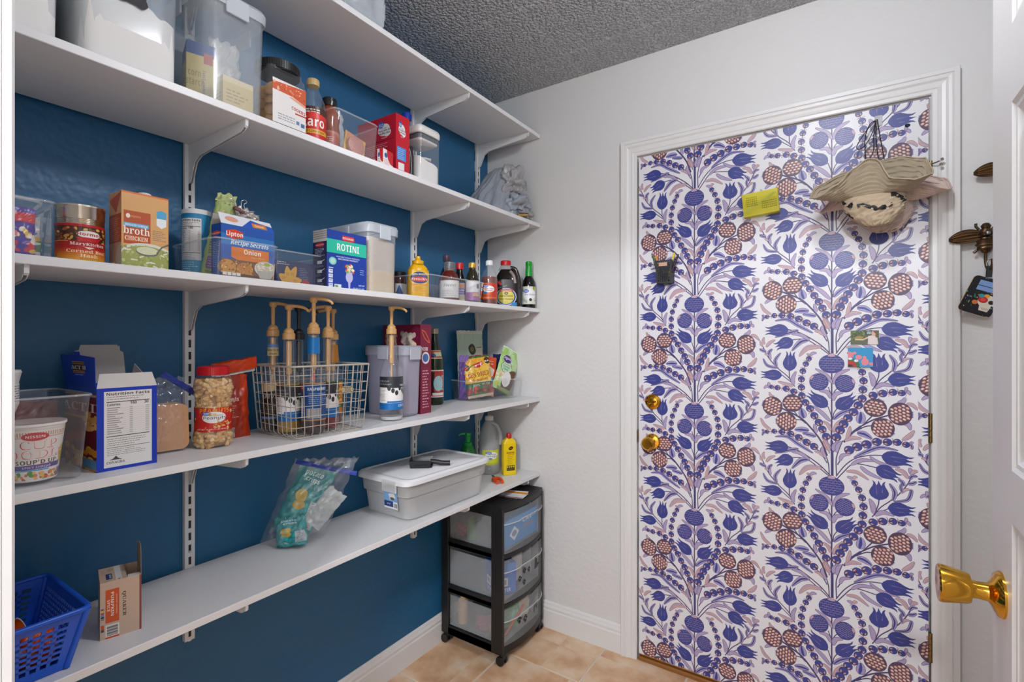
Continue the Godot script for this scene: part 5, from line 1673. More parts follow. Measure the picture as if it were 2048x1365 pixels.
func shelf_four():
	var y := TOP4
	var p: Pic
	var st: SurfaceTool
	var t: Node3D
	var b: Node3D
	rng.seed = 99
	# --- clear bin at the doorway with cup noodles
	t = thing("organiser_bin", "tall tapered clear bin holding noodle cups beside the doorway", "bin", Vector3(0.170, y, 1.718), 90, "clear organiser bins")
	bin(t, 0.172, 0.215, 0.158, M.clear, 0.86)
	p = Pic.new(self, 768, 420, Color("e9e4dc"), 2.0)
	p.rect(0, 0, 768, 16, Color("ded6cc"))
	for i in 60:
		p.rect(i * 13, 30, 6, 34, Color("c08a72"))
	p.rect(0, 70, 768, 6, Color("b98a74"))
	p.ell(280, 66, 66, 34, Color("c4202c"))
	p.text("NISSIN", 280, 76, 28, Color("f6ece6"))
	p.text("CUP", 300, 168, 96, Color("d0323a"), {"font": "serif"})
	p.text("CUP", 300, 164, 90, Color("f2dcd6"), {"font": "serif"})
	p.text("NOODLES", 290, 246, 92, Color("d0323a"), {"font": "serif"})
	p.text("NOODLES", 290, 243, 86, Color("f2dcd6"), {"font": "serif"})
	p.text("SOUP'D UP", 290, 292, 46, Color("4a3328"))
	p.poly([Vector2(140, 300), Vector2(440, 292), Vector2(440, 330), Vector2(140, 338)], Color("5a3a86"))
	p.text("SPICY SHRIMP", 290, 326, 24, Color("d9cde8"))
	p.rect(160, 336, 200, 12, Color("4aa0d0"))
	p.ell(500, 240, 70, 90, Color("d2b43c"))
	p.blobs(440, 170, 120, 140, 24, 8, 18, [Color("e2cc62"), Color("b8962c"), Color("efe0a0")], rng)
	p.ell(290, 410, 230, 62, Color("e8e2da"))
	p.blobs(90, 360, 390, 60, 70, 10, 22, [Color("e0873a"), Color("d9642c"), Color("e8c23a"), Color("5a9a3c"), Color("c4502c"), Color("edb070")], rng)
	p.rect(430, 350, 90, 70, Color("8a72a4"))
	t = thing("noodle_cup", "white noodle cup with red lettering inside the tapered bin", "cup", Vector3(0.222, y + 0.007, 1.706), 58, "noodle cups by the doorway")
	part("cup", lathed([Vector2(0, 0.002), Vector2(0.031, 0.0), Vector2(0.033, 0.002), Vector2(0.0445, 0.098), Vector2(0.047, 0.100), Vector2(0.047, 0.104), Vector2(0.044, 0.105)], 44), M.paper, t)
	part("foil_lid", lathed([Vector2(0.047, 0.1052), Vector2(0.02, 0.1060), Vector2(0, 0.1062)], 44), mat(Color("c9b4ae"), 0.4), t)
	label_band(0.0336, 0.004, 0.0965, 150, pmat(p, 0.4), t, "label", {"r1": 0.0446, "mid": 64.0})
	p = Pic.new(self, 256, 128, Color("e6e4e0"), 2.0)
	p.lines(120, 14, 110, 7, 15, 5, Color("77746f"), rng)
	p.lines(20, 14, 80, 7, 15, 5, Color("a5a29d"), rng)
	t = thing("foam_cup", "white foam cup upside down stacked above the noodle cup", "cup", Vector3(0.190, y + 0.114, 1.757), 75, "noodle cups by the doorway")
	part("cup", lathed([Vector2(0, 0.0), Vector2(0.030, 0.0), Vector2(0.033, 0.014), Vector2(0.038, 0.028), Vector2(0.0385, 0.070), Vector2(0.0415, 0.085), Vector2(0.0425, 0.088), Vector2(0.041, 0.092), Vector2(0, 0.092)], 40), mat(Color("e2e0dc"), 0.5), t)
	label_band(0.0389, 0.030, 0.068, 110, pmat(p, 0.5), t, "label", {"mid": 60.0})
	p = Pic.new(self, 192, 256, Color("6b2a2c"), 2.0)
	p.poly([Vector2(0, 60), Vector2(192, 130), Vector2(192, 170), Vector2(0, 110)], Color("d2502a"))
	p.poly([Vector2(0, 100), Vector2(60, 60), Vector2(140, 150), Vector2(20, 170)], Color("d9b23a"))
	p.blobs(20, 90, 120, 60, 10, 5, 12, [Color("4a5a2c"), Color("c43a22")], rng)
	b = thing("ramen_packet", "red and yellow ramen packet at the back of the tapered bin", "packet", Vector3(0.115, y + 0.007, 1.700), 78)
	part("packet", pouch(0.11, 0.132, 0.04, 71, {"crumple": 0.006}), pmat(p, 0.3), b, Vector3.ZERO, Vector3(-6, 0, 0))
	# --- popcorn box with its flaps up
	p = Pic.new(self, 640, 512, Color("1438b4"), 2.0)
	facts(p, 270, 22, 280, 470)
	p.text("CONAGRA", 336, 470, 20, Color("4a4642"), {"font": "serif"})
	p.poly([Vector2(320, 440), Vector2(336, 424), Vector2(352, 440), Vector2(372, 448), Vector2(300, 448)], Color("4a4642"))
	p.rect(0, 0, 190, 512, Color("6a1c26"))
	p.rect(0, 0, 190, 60, Color("1c4ab0"))
	p.rect(0, 40, 190, 14, Color("d9a24a"))
	p.text("ACT II", 96, 150, 74, Color("e6ddd0"), {"font": "serif"})
	p.rect(0, 180, 190, 14, Color("d9a24a"))
	p.blobs(110, 150, 80, 110, 14, 14, 26, [Color("dca25a"), Color("e8bb74")], rng)
	p.blobs(0, 380, 190, 132, 40, 14, 26, [Color("e2a52c"), Color("f0c648"), Color("d98f1e")], rng)
	p.rect(110, 440, 80, 60, Color("5a9ac8"))
	var pm := pmat(p, 0.35)
	t = thing("popcorn_box", "open royal blue popcorn box with a large nutrition panel", "box", Vector3(0.156, y, 1.5675), 91, "cartons on the shelves")
	part("box", carton(0.104, 0.165, 0.168, {"front": Rect2(0.36, 0, 0.55, 1), "left": Rect2(0, 0, 0.3, 1), "plain": Rect2(0.32, 0.1, 0.02, 0.1)}, {}, true), pm, t)
	var inner := mat(Color("c6c1b9"), 0.8)
	part("inside", carton(0.102, 0.002, 0.166, {"plain": Rect2(0, 0, 1, 1)}, {}), inner, t, Vector3(0, 0.12, 0))
	part("flap", slabbed(PackedVector2Array([Vector2(-0.052, 0), Vector2(0.052, 0), Vector2(0.052, 0.036), Vector2(-0.040, 0.036)]), 0.0008), mat(Color("d8d2ca"), 0.75), t, Vector3(0, 0.165, 0.084), Vector3(-40, 0, 0))
	part("flap", slabbed(PackedVector2Array([Vector2(-0.052, 0), Vector2(0.052, 0), Vector2(0.052, 0.070), Vector2(0.046, 0.074), Vector2(0.046, 0.086), Vector2(0.042, 0.084), Vector2(0.042, 0.088), Vector2(-0.026, 0.088), Vector2(-0.030, 0.076), Vector2(-0.038, 0.074)]), 0.0008), mat(Color("a9a7a4"), 0.75), t, Vector3(0.006, 0.165, -0.084), Vector3(-14, 0, 0))
	p = Pic.new(self, 320, 320, Color("1438b4"), 2.0)
	p.rect(110, 90, 110, 100, Color("3a2a1c"))
	for yy in [90, 106, 170, 184]:
		p.rect(110, yy, 110, 7, Color("d9952c"))
	p.text("ACT II", 165, 158, 44, Color("eef0f2"), {"font": "serif"})
	p.text("POPCORN", 165, 214, 16, Color("c9d2ee"))
	part("flap", slabbed(PackedVector2Array([Vector2(-0.082, 0), Vector2(0.080, 0), Vector2(0.092, 0.062), Vector2(0.018, 0.066), Vector2(0.017, 0.073), Vector2(-0.013, 0.073), Vector2(-0.014, 0.066), Vector2(-0.092, 0.066)]), 0.0008), pmat(p, 0.35), t, Vector3(-0.0525, 0.165, 0.0), Vector3(5, -90, 0))
	part("flap", slabbed(PackedVector2Array([Vector2(-0.042, 0), Vector2(0.042, 0), Vector2(0.040, 0.03), Vector2(-0.036, 0.03)]), 0.0008), mat(Color("cfc9c0"), 0.75), t, Vector3(0.052, 0.165, 0), Vector3(0, 90, 24))
	# --- bread in a zip bag
	t = thing("bread_bag", "clear zip bag of sliced bread leaning behind the popcorn box", "bag", Vector3(0.126, y, 1.4595), 86)
	var crumb := mat(Color("c79468"), 0.85)
	for i in 4:
		st = mb()
		slab(st, rounded(0.082, 0.105, 0.016), 0.013)
		part("bread_slice", st, crumb, t, Vector3(0.004 + i * 0.002, 0.058, 0.030 - i * 0.016), Vector3(-4, 0, 0))
	part("film", pouch(0.100, 0.172, 0.080, 81, {"crumple": 0.010, "freq": 5.0, "gusset": 0.85}), M.film, t)
	part("zip_strip", pouch(0.115, 0.014, 0.008, 82, {"crumple": 0.003, "nv": 4}), clear(Color("2c3f9c"), 0.75, 0.3), t, Vector3(0.03, 0.150, 0.012), Vector3(24, 10, -34))
	# --- peanuts
	t = thing("peanut_jar", "clear waisted jar of peanuts with red lid and label", "jar", Vector3(0.162, y, 1.362), view_turn(0.16, 1.36))
	var prof := [Vector2(0, 0.002), Vector2(0.038, 0.001), Vector2(0.0435, 0.008), Vector2(0.0435, 0.030), Vector2(0.0405, 0.040), Vector2(0.0405, 0.098), Vector2(0.037, 0.108), Vector2(0.039, 0.120), Vector2(0.0425, 0.135), Vector2(0.0430, 0.150), Vector2(0.040, 0.165), Vector2(0.034, 0.174), Vector2(0.034, 0.178)]
	part("jar", lathed(prof, 40), M.clear, t)
	part("lid", ribbed_cap(0.0355, 0.021, 60), mat(Color("c8141c"), 0.35), t, Vector3(0, 0.176, 0))
	var core := []
	for q in prof.slice(0, 11):
		core.append(Vector2(maxf(0, q.x - 0.008), q.y + 0.003))
	core.append(Vector2(0, 0.165))
	part("peanut_core", lathed(core, 24), mat(Color("a8763f"), 0.8), t)
	var nut := lathed([Vector2(0, -0.0085), Vector2(0.004, -0.0075), Vector2(0.0052, -0.004), Vector2(0.0048, 0.0), Vector2(0.0053, 0.004), Vector2(0.004, 0.0075), Vector2(0, 0.0085)], 9)
	nut.generate_normals()
	var mm := MultiMesh.new()
	mm.transform_format = MultiMesh.TRANSFORM_3D
	mm.use_colors = true
	mm.mesh = nut.commit()
	mm.instance_count = 620
	for i in 620:
		var yy := rng.randf_range(0.007, 0.163)
		var rr := 0.04
		for k in range(1, prof.size()):
			if yy <= prof[k].y:
				var f: float = clampf((yy - prof[k - 1].y) / maxf(1e-5, prof[k].y - prof[k - 1].y), 0, 1)
				rr = lerpf(prof[k - 1].x, prof[k].x, f)
				break
		rr = maxf(0.0, rr - 0.0070 - rng.randf() * 0.002)
		var a := rng.randf() * TAU
		var bs := Basis.from_euler(Vector3(rng.randf() * TAU, rng.randf() * TAU, rng.randf() * TAU))
		mm.set_instance_transform(i, Transform3D(bs.scaled(Vector3.ONE * rng.randf_range(0.85, 1.1)), Vector3(cos(a) * rr, yy, sin(a) * rr)))
		mm.set_instance_color(i, Color("cf9c5a").srgb_to_linear().lerp(Color("ecc98e").srgb_to_linear(), rng.randf()))
	var nm := MultiMeshInstance3D.new()
	nm.name = "peanuts"
	nm.multimesh = mm
	nm.material_override = mat(Color.WHITE, 0.6, {"vertex_color_use_as_albedo": true})
	nm.set_meta("kind", "stuff")
	t.add_child(nm)
	p = Pic.new(self, 640, 320, Color("cc2418"), 2.0)
	p.text("PEANUTS", 372, 70, 84, Color("e8962a"), {"fit": 270})
	p.ell(365, 128, 104, 78, Color("efece8"))
	p.ell(302, 76, 42, 25, Color("2f62b5"))
	p.text("Great", 302, 74, 20, Color.WHITE)
	p.text("Value", 302, 92, 20, Color.WHITE)
	p.text("Dry Roasted", 386, 108, 20, Color("55585c"), {"bold": false})
	p.text("Peanuts", 370, 152, 56, Color("2c2c30"), {"bold": false})
	p.blobs(350, 190, 140, 60, 22, 8, 15, [Color("d9a04c"), Color("e6b86a"), Color("c2843a")], rng)
	p.text("NET WT 16 OZ (1 LB) 453g", 340, 296, 22, Color("f6e6d8"))
	p.rect(70, 40, 110, 130, Color("2a4fa4"))
	p.lines(80, 52, 90, 8, 14, 5, Color("9fb4e0"), rng)
	p.rect(80, 200, 60, 100, Color("e8e2da"))
	p.lines(86, 210, 48, 6, 14, 6, Color("3a3430"), rng)
	label_band(0.0409, 0.041, 0.098, 115, pmat(p, 0.35), t, "label", {"mid": -14.0})
	b = thing("blue_box", "small blue box glimpsed behind the peanut jar", "box", Vector3(0.045, y, 1.262), 90)
	part("box", bx(0.05, 0.105, 0.05, 0.001), mat(Color("2a84c4"), 0.4), b)
	# --- pretzel bag with its top folded over
	p = Pic.new(self, 320, 512, Color("a02a16"), 2.0)
	p.rect(240, 0, 80, 512, Color("c63c14"))
	p.rect(30, 30, 60, 110, Color("4a2a26"))
	p.lines(36, 40, 48, 7, 14, 6, Color("b9aaa4"), rng)
	p.rect(90, 140, 80, 26, Color("a84a38"))
	p.text("snacks", 130, 160, 24, Color("e0b4a4"))
	p.text("pretzels", 130, 216, 44, Color("e6c0b0"))
	p.lines(50, 250, 160, 6, 18, 6, Color("d99a86"), rng)
	for c in [Vector2(70, 380), Vector2(40, 330)]:
		p.ell(c.x, c.y, 50, 40, Color("5c3018"))
		p.ell(c.x - 16, c.y, 15, 17, Color("a02a16"))
		p.ell(c.x + 18, c.y, 15, 17, Color("a02a16"))
	p.bars(30, 430, 140, 70, rng)
	t = thing("pretzel_bag", "orange and rust pretzel bag with a folded-over top", "bag", Vector3(0.078, y, 1.280), 80)
	part("bag", pouch(0.100, 0.170, 0.056, 91, {"crumple": 0.006, "freq": 5.0, "narrow": 0.12, "gusset": 0.9, "top": 0.35}), pmat(p, 0.3), t)
	part("folded_top", pouch(0.112, 0.030, 0.018, 92, {"crumple": 0.003, "nv": 6, "gusset": 1.0, "top": 0.7}), mat(Color("c23a10"), 0.3), t, Vector3(0.012, 0.178, 0.008), Vector3(12, 0, 10))
	part("torn_lining", pouch(0.106, 0.012, 0.012, 93, {"crumple": 0.003, "nv": 4, "gusset": 1.0}), mat(Color("d8d4d2"), 0.35), t, Vector3(0.010, 0.169, 0.006), Vector3(0, 0, 9))
	# --- wire basket with a number plate
	t = thing("wire_basket", "wire basket with number plate 326, full of pump bottles", "basket", Vector3(0.178, y, 1.100), 85)
	var wire := mat(Color("c6c0b4"), 0.35, {"metallic": 0.35})
	var W := 0.216
	var D := 0.210
	var H := 0.192
	var ring := func(f: float, yy: float) -> Array:
		var w := W * (0.5 + 0.06 * f)
		var d := D * (0.5 + 0.05 * f)
		var out := []
		for q in rounded(w * 2, d * 2, 0.018, 4):
			out.append(Vector3(q.x, yy, q.y))
		return out
	st = mb()
	for k in 7:
		tube(st, ring.call(k / 7.0, 0.004 + H * k / 7.0), 0.0011, 6, true)
	for s in [-1.0, 1.0]:
		for i in 10:
			var f := -0.94 + 1.88 * i / 9.0
			var x0 := f * W * 0.5
			tube(st, [Vector3(x0 * 1.12, H, s * D * 0.55), Vector3(x0, 0.014, s * D * 0.505), Vector3(x0 * 0.99, 0.004, s * (D * 0.5 - 0.008)), Vector3(x0 * 0.99, 0.0025, 0)], 0.0011, 6)
		for i in 9:
			var f := -0.9 + 1.8 * i / 8.0
			var z0 := f * D * 0.5
			tube(st, [Vector3(s * W * 0.56, H, z0 * 1.1), Vector3(s * W * 0.505, 0.014, z0), Vector3(s * (W * 0.5 - 0.008), 0.004, z0 * 0.99), Vector3(0, 0.0045, z0 * 0.99)], 0.0011, 6)
	part("wire_mesh", st, wire, t)
	part("rim", tubed(ring.call(1.0, H), 0.0026, 8, true), wire, t)
	p = Pic.new(self, 256, 128, Color("b5ab90"), 2.0)
	p.rect(30, 14, 196, 12, Color("5a4a38"))
	p.rect(30, 102, 196, 12, Color("5a4a38"))
	p.text("326", 128, 90, 78, Color("4a4436"), {"font": "serif"})
	p.ell(26, 64, 10, 10, Color("9c5a44"))
	p.ell(230, 64, 10, 10, Color("9c5a44"))
	part("number_plate", slabbed(PackedVector2Array([Vector2(-0.020, 0), Vector2(-0.014, 0.010), Vector2(0.014, 0.010), Vector2(0.020, 0), Vector2(0.014, -0.010), Vector2(-0.014, -0.010)]), 0.001), pmat(p, 0.4, {"metallic": 0.3}), t, Vector3(0.044, 0.122, D * 0.5 + 0.009), Vector3(-4, 0, 0))
	# --- pump bottles in the basket
	var yb := y + 0.007
	var l_blue := torani_label(Color("34373d"), Color("1c6fb4"))
	p = Pic.new(self, 384, 320, Color("17160f"), 2.0)
	p.poly([Vector2(0, 0), Vector2(384, 0), Vector2(384, 60), Vector2(0, 90)], Color("cdb28a"))
	p.text("DaVinci", 200, 140, 60, Color("c9c2b2"), {"font": "serif", "slant": 0.2})
	p.lines(60, 180, 260, 8, 14, 5, Color("8d8468"), rng)
	p.rect(0, 300, 384, 20, Color("6f8ec4"))
	b = syrup(Vector3(0.110, yb, 1.176), 0.029, "coffee_syrup_bottle", "pump bottle with black coffee label and striped neck band", pmat(p, 0.35), Color("3a2410"), 0.10, M.pump, 12.0, {"h": 0.272})
	p = Pic.new(self, 256, 96, Color("d2bd88"), 2.0)
	p.rect(0, 0, 256, 28, Color("5f86c0"))
	p.text("FRANCISCAN", 128, 58, 28, Color("4a3a28"))
	p.text("SYRUPS", 128, 88, 26, Color("4a3a28"))
	label_band(0.0152, 0.210, 0.243, 110, pmat(p, 0.4), b, "neck_band", {"r1": 0.0145})
	syrup(Vector3(0.180, yb, 1.172), 0.031, "vanilla_syrup_bottle", "amber pump bottle with a charcoal and blue label, tan pump", l_blue, Color("b48a10"), 0.135, M.pump, -22.0, {"h": 0.262})
	syrup(Vector3(0.114, yb, 1.098), 0.028, "black_pump_bottle", "clear pump bottle with a black dispenser pump", torani_label(Color("34373d"), Color("1c6fb4"), "CARAMEL"), Color("6a3a10"), 0.10, M.pump_black, -8.0, {"h": 0.262})
	p = Pic.new(self, 384, 320, Color("1f4a86"), 2.0)
	p.rect(0, 0, 384, 12, Color("b98a5c"))
	p.rect(0, 308, 384, 12, Color("b98a5c"))
	p.rect(0, 14, 90, 60, Color("c62a34"))
	p.text("Torani", 44, 54, 26, Color("f4e8e6"), {"font": "serif"})
	p.text("RASPBERRY", 230, 66, 34, Color("e9eef4"))
	p.lines(150, 90, 190, 6, 16, 6, Color("8fb0dc"), rng)
	p.rect(0, 130, 90, 170, Color("dfe0e4"))
	p.lines(8, 140, 74, 11, 14, 5, Color("8a8d94"), rng)
	p.bars(130, 220, 130, 76, rng)
	b = syrup(Vector3(0.240, yb, 1.136), 0.0315, "raspberry_syrup_bottle", "raspberry pump bottle with bright blue sleeve round its neck", pmat(p, 0.35), Color("3c0c18"), 0.09, M.pump, -24.0, {"h": 0.278, "stem": 0.056})
	part("neck_sleeve", lathed([Vector2(0.0165, 0.217), Vector2(0.0158, 0.262)], 28), mat(Color("1272b8"), 0.3), b)
	part("neck_stripe", lathed([Vector2(0.0255, 0.165), Vector2(0.0310, 0.146)], 6, {"a0": PI * 1.5 - 0.2, "a1": PI * 1.5 + 0.1}), mat(Color("c4202c"), 0.4), b)
	syrup(Vector3(0.213, yb, 1.070), 0.029, "strawberry_syrup_bottle", "pump bottle of red syrup behind the number plate", torani_label(Color("34373d"), Color("1c6fb4"), "BERRY"), Color("8e0c1c"), 0.10, M.pump, 168.0, {"h": 0.268, "stem": 0.048})
	p = Pic.new(self, 384, 320, Color("d4882a"), 2.0)
	for i in 8:
		p.rect(0, 20 + i * 34, 384, 4, Color("e6b23a"))
	p.rect(0, 0, 130, 320, Color("a84a16"))
	p.rect(0, 0, 384, 12, Color("3f7a44"))
	p.blobs(150, 40, 200, 180, 30, 8, 22, [Color("e8b23c"), Color("c46a1e"), Color("f0ca5a")], rng)
	p.rect(0, 236, 384, 34, Color("4f7f4a"))
	p.text("HONEY", 240, 262, 26, Color("e6e8c8"))
	b = syrup(Vector3(0.150, yb, 1.006), 0.028, "peach_syrup_bottle", "pump bottle with orange honey label and gold neck foil", pmat(p, 0.35), Color("8a4a16"), 0.09, M.pump, 172.0, {"h": 0.262, "stem": 0.05})
	part("neck_foil", lathed([Vector2(0.0190, 0.186), Vector2(0.0160, 0.215), Vector2(0.0145, 0.240)], 24), mat(Color("b5792a"), 0.3, {"metallic": 0.4}), b)
	# --- coconut syrup standing alone
	syrup(Vector3(0.222, y, 0.834), 0.037, "coconut_syrup_bottle", "nearly empty clear pump bottle with blue footed label, standing alone", torani_label(Color("34373d"), Color("1c6fb4"), "COCONUT"), Color("d8d8d6"), 0.014, mat(Color("cba064"), 0.35), -26.0, {"h": 0.288, "half": 100.0, "group": "", "stem": 0.046})
	# --- frosted keeper with cereal, cereal box behind
	t = thing("food_keeper", "wide frosted cereal container with latched lid", "container", Vector3(0.132, y, 0.742), 90, "containers on the second lowest shelf")
	part("body", boxy(0.088, 0.200, [Vector2(0, 0.002), Vector2(0.88, 0.002), Vector2(0.92, 0.012), Vector2(1.0, 0.222)], 7.0), clear(Color("b9b6c8"), 0.62, 0.3), t)
	var lid := part("lid", boxy(0.092, 0.206, [Vector2(1.0, 0.208), Vector2(1.03, 0.212), Vector2(1.03, 0.238), Vector2(0.98, 0.243), Vector2(0.8, 0.243), Vector2(0.76, 0.238), Vector2(0, 0.238)], 7.0), clear(Color("b7bac6"), 0.75, 0.35), t)
	st = mb()
	box(st, Vector3(0, 0.216, 0.108), Vector3(0.05, 0.042, 0.004), 0.0015)
	part("latch", st, clear(Color("c3c6d0"), 0.8, 0.35), lid)
	st = mb()
	box(st, Vector3(-0.0485, 0.216, 0.0), Vector3(0.004, 0.042, 0.05), 0.0015)
	part("latch", st, clear(Color("c3c6d0"), 0.8, 0.35), lid)
	var flake := mb()
	lathe(flake, [Vector2(0, 0), Vector2(0.010, 0.002), Vector2(0.0125, 0.007), Vector2(0.009, 0.012), Vector2(0, 0.013)], 10)
	flake.generate_normals()
	var fmesh := flake.commit()
	var fm := [mat(Color("b97a44"), 0.85), mat(Color("c48a58"), 0.85)]
	for i in 46:
		part("cereal_piece", fmesh, fm[i % 2], t, Vector3(rng.randf_range(-0.026, 0.026), 0.006 + 0.046 * pow(rng.randf(), 1.3), rng.randf_range(-0.082, 0.082)), Vector3(rng.randf_range(-60, 60), rng.randf() * 360, rng.randf_range(-40, 40)))
	p = Pic.new(self, 512, 640, Color("6e1430"), 2.0)
	p.rect(24, 70, 120, 130, Color("8a2a22"))
	p.blobs(30, 60, 110, 110, 30, 10, 24, [Color("b9875a"), Color("8f5c34"), Color("d2a878")], rng)
	p.rect(30, 160, 120, 480, Color("b4501e"))
	p.blobs(180, 60, 130, 150, 20, 20, 34, [Color("b9aa9a"), Color("a39486"), Color("c9bcae")], rng)
	p.blobs(270, 130, 60, 70, 10, 12, 24, [Color("e0cfae"), Color("d2b88c")], rng)
	p.rect(372, 0, 140, 640, Color("7a1634"))
	p.line(curve([Vector2(390, 40), Vector2(440, 60), Vector2(490, 130), Vector2(430, 100), Vector2(395, 50)], 6), 8, Color("d0642c"))
	p.text("NOR", 430, 190, 36, Color("efe6e2"), {"font": "serif"})
	p.ell(440, 240, 50, 44, Color("e9e2da"))
	p.ell(440, 240, 38, 30, Color("4a6fb0"))
	p.lines(400, 330, 90, 14, 20, 7, Color("d9a4ae"), rng)
	t = thing("cereal_box", "tall maroon cereal box behind the frosted cereal container", "box", Vector3(0.118, y, 0.662), 90, "cartons on the shelves")
	part("box", carton(0.055, 0.318, 0.19, {"left": Rect2(0, 0, 0.72, 1), "front": Rect2(0.73, 0, 0.27, 1), "plain": Rect2(0.4, 0.02, 0.1, 0.03)}, {}), pmat(p, 0.35), t)
	# --- green glass bottle
	t = thing("cooking_wine_bottle", "dark green glass bottle with orange shoulder label", "bottle", Vector3(0.064, y, 0.452), view_turn(0.064, 0.452))
	part("bottle", lathed([Vector2(0, 0.002), Vector2(0.033, 0.001), Vector2(0.0365, 0.006), Vector2(0.0365, 0.165), Vector2(0.032, 0.195), Vector2(0.018, 0.245), Vector2(0.0135, 0.27), Vector2(0.0125, 0.296)], 36), clear(Color("1c2c10"), 0.9, 0.06), t)
	part("cap", ribbed_cap(0.0155, 0.022, 30), mat(Color("aba08c"), 0.35, {"metallic": 0.6}), t, Vector3(0, 0.288, 0))
	p = Pic.new(self, 320, 384, Color("e6e2dc"), 2.0)
	p.rect(14, 14, 292, 356, Color("b4382a"))
	p.rect(30, 30, 110, 320, Color("2a1c18"))
	p.blobs(30, 30, 110, 320, 22, 10, 24, [Color("b02a20"), Color("5a1a14"), Color("2c1a16")], rng)
	p.rect(60, 100, 26, 180, Color("3a2018"))
	p.ell(200, 190, 76, 110, Color("a6d2d6"))
	p.blobs(150, 130, 90, 110, 8, 5, 9, [Color("d98a5c")], rng)
	for i in 5:
		p.rect(252, 80 + i * 44, 34, 30, Color("f0ece6"))
		p.line([Vector2(256, 86 + i * 44), Vector2(282, 104 + i * 44)], 6, Color("2c2622"))
		p.line([Vector2(280, 84 + i * 44), Vector2(258, 106 + i * 44)], 6, Color("2c2622"))
	p.rect(110, 320, 190, 40, Color("ece8e4"))
	label_band(0.0369, 0.032, 0.142, 70, pmat(p, 0.4), t, "label", {"mid": 8.0})
	p = Pic.new(self, 192, 128, Color("d06a2a"), 2.0)
	p.rect(70, 30, 122, 70, Color("c9d4b4"))
	p.ell(60, 80, 40, 26, Color("3a5aa0"))
	p.rect(0, 0, 192, 8, Color("f0e6d6"))
	p.rect(0, 120, 192, 8, Color("f0e6d6"))
	label_band(0.0335, 0.188, 0.222, 58, pmat(p, 0.4), t, "shoulder_label", {"r1": 0.0255, "mid": 8.0})
	# --- clear bin of pouches by the back wall
	var yb2 := y + 0.005
	var tb := Transform3D(Basis(Vector3.UP, deg_to_rad(74)), Vector3(0.112, 0, 0.162))
	t = thing("organiser_bin", "clear bin of baking pouches next to the back wall", "bin", Vector3(0.112, y, 0.162), 74, "clear organiser bins")
	bin(t, 0.300, 0.148, 0.086, M.clear, 0.93)
	st = mb()
	tube(st, curve([Vector3(0.150, 0.078, -0.022), Vector3(0.166, 0.080, -0.022), Vector3(0.166, 0.080, 0.022), Vector3(0.150, 0.078, 0.022)], 4), 0.003, 6)
	part("handle", st, M.rim, t)
	var put := func(called: String, label: String, x: float, z: float, turn: float, w: float, h: float, th: float, m: Material, tilt: float, lean: float, sd: int, o := {}):
		var at: Vector3 = tb * Vector3(x, 0, z)
		var n := thing(called, label, "pouch", Vector3(at.x, yb2, at.z), 74.0 + turn, "pouches in the corner bin")
		part("pouch", pouch(w, h, th, sd, o), m, n, Vector3(0, 0.002 + absf(sin(deg_to_rad(tilt))) * w * 0.48, 0), Vector3(lean, 0, tilt))
		return n
	p = Pic.new(self, 384, 640, Color("9fb3a0"), 2.0)
	p.rect(0, 0, 384, 30, Color("b9bdb2"))
	p.ell(200, 180, 52, 54, Color("22241e"))
	p.ell(200, 180, 26, 26, Color("6a5a30"))
	p.rect(262, 146, 90, 90, Color("bcb8a8"))
	p.rect(270, 156, 74, 10, Color("6a665c"))
	p.lines(270, 176, 74, 4, 12, 4, Color("98937f"), rng)
	p.text("ORGANIC", 230, 282, 34, Color("4a5a4c"))
	p.text("ALMOND FLOUR", 200, 330, 40, Color("3c4c40"))
	p.rect(0, 380, 384, 260, Color("8aa08c"))
	put.call("flour_pouch", "large sage green flour pouch at the back of the corner bin", -0.052, -0.040, 4.0, 0.150, 0.298, 0.030, pmat(p, 0.55), 0.0, -3.0, 101, {"crumple": 0.006, "top": 0.2})
	p = Pic.new(self, 256, 384, Color("5a3a80"), 2.0)
	p.ell(170, 160, 50, 70, Color("7a7484"))
	p.rect(0, 0, 256, 60, Color("7c62a4"))
	p.rect(60, 220, 90, 60, Color("2c4f9e"))
	put.call("purple_pouch", "purple pouch at the bottle side of the corner bin", -0.126, 0.004, -6.0, 0.046, 0.190, 0.018, pmat(p, 0.4), 0.0, 0.0, 102, {"crumple": 0.006})
	p = Pic.new(self, 256, 384, Color("8e1e2c"), 2.0)
	p.blobs(0, 10, 256, 120, 24, 10, 26, [Color("c23038"), Color("7a1624"), Color("d25a52")], rng)
	p.text("cranberries", 128, 60, 44, Color("f0d8d4"))
	put.call("cranberry_pouch", "dark red dried fruit pouch behind the sun dried tomatoes", -0.014, -0.014, 6.0, 0.110, 0.185, 0.014, pmat(p, 0.35), 4.0, -4.0, 103, {"crumple": 0.004})
	p = Pic.new(self, 512, 640, Color("dca22e"), 2.0)
	p.blobs(0, 150, 512, 300, 60, 40, 90, [Color("e4b84a"), Color("e8c468"), Color("dca636")], rng)
	p.rect(0, 0, 512, 22, Color("3a6a30"))
	p.line([Vector2(0, 110), Vector2(110, 170), Vector2(200, 120)], 14, Color("3c6a30"))
	p.ell(60, 160, 60, 50, Color("3c5a2a"))
	p.ell(60, 170, 36, 30, Color("b4382a"))
	p.ell(470, 80, 54, 56, Color("4a2a20"))
	p.blobs(430, 40, 80, 80, 10, 8, 18, [Color("8a4a34"), Color("e6dcd0"), Color("5a2c1e")], rng)
	p.poly([Vector2(190, 120), Vector2(370, 80), Vector2(380, 130), Vector2(290, 180), Vector2(200, 170)], Color("b4282a"))
	p.text("Bella Sun Luci", 284, 140, 28, Color("f4e2d0"), {"rot": -0.2})
	p.text("SUN DRIED", 260, 318, 96, Color("8a2c1a"), {"font": "serif", "fit": 400, "rot": -0.06})
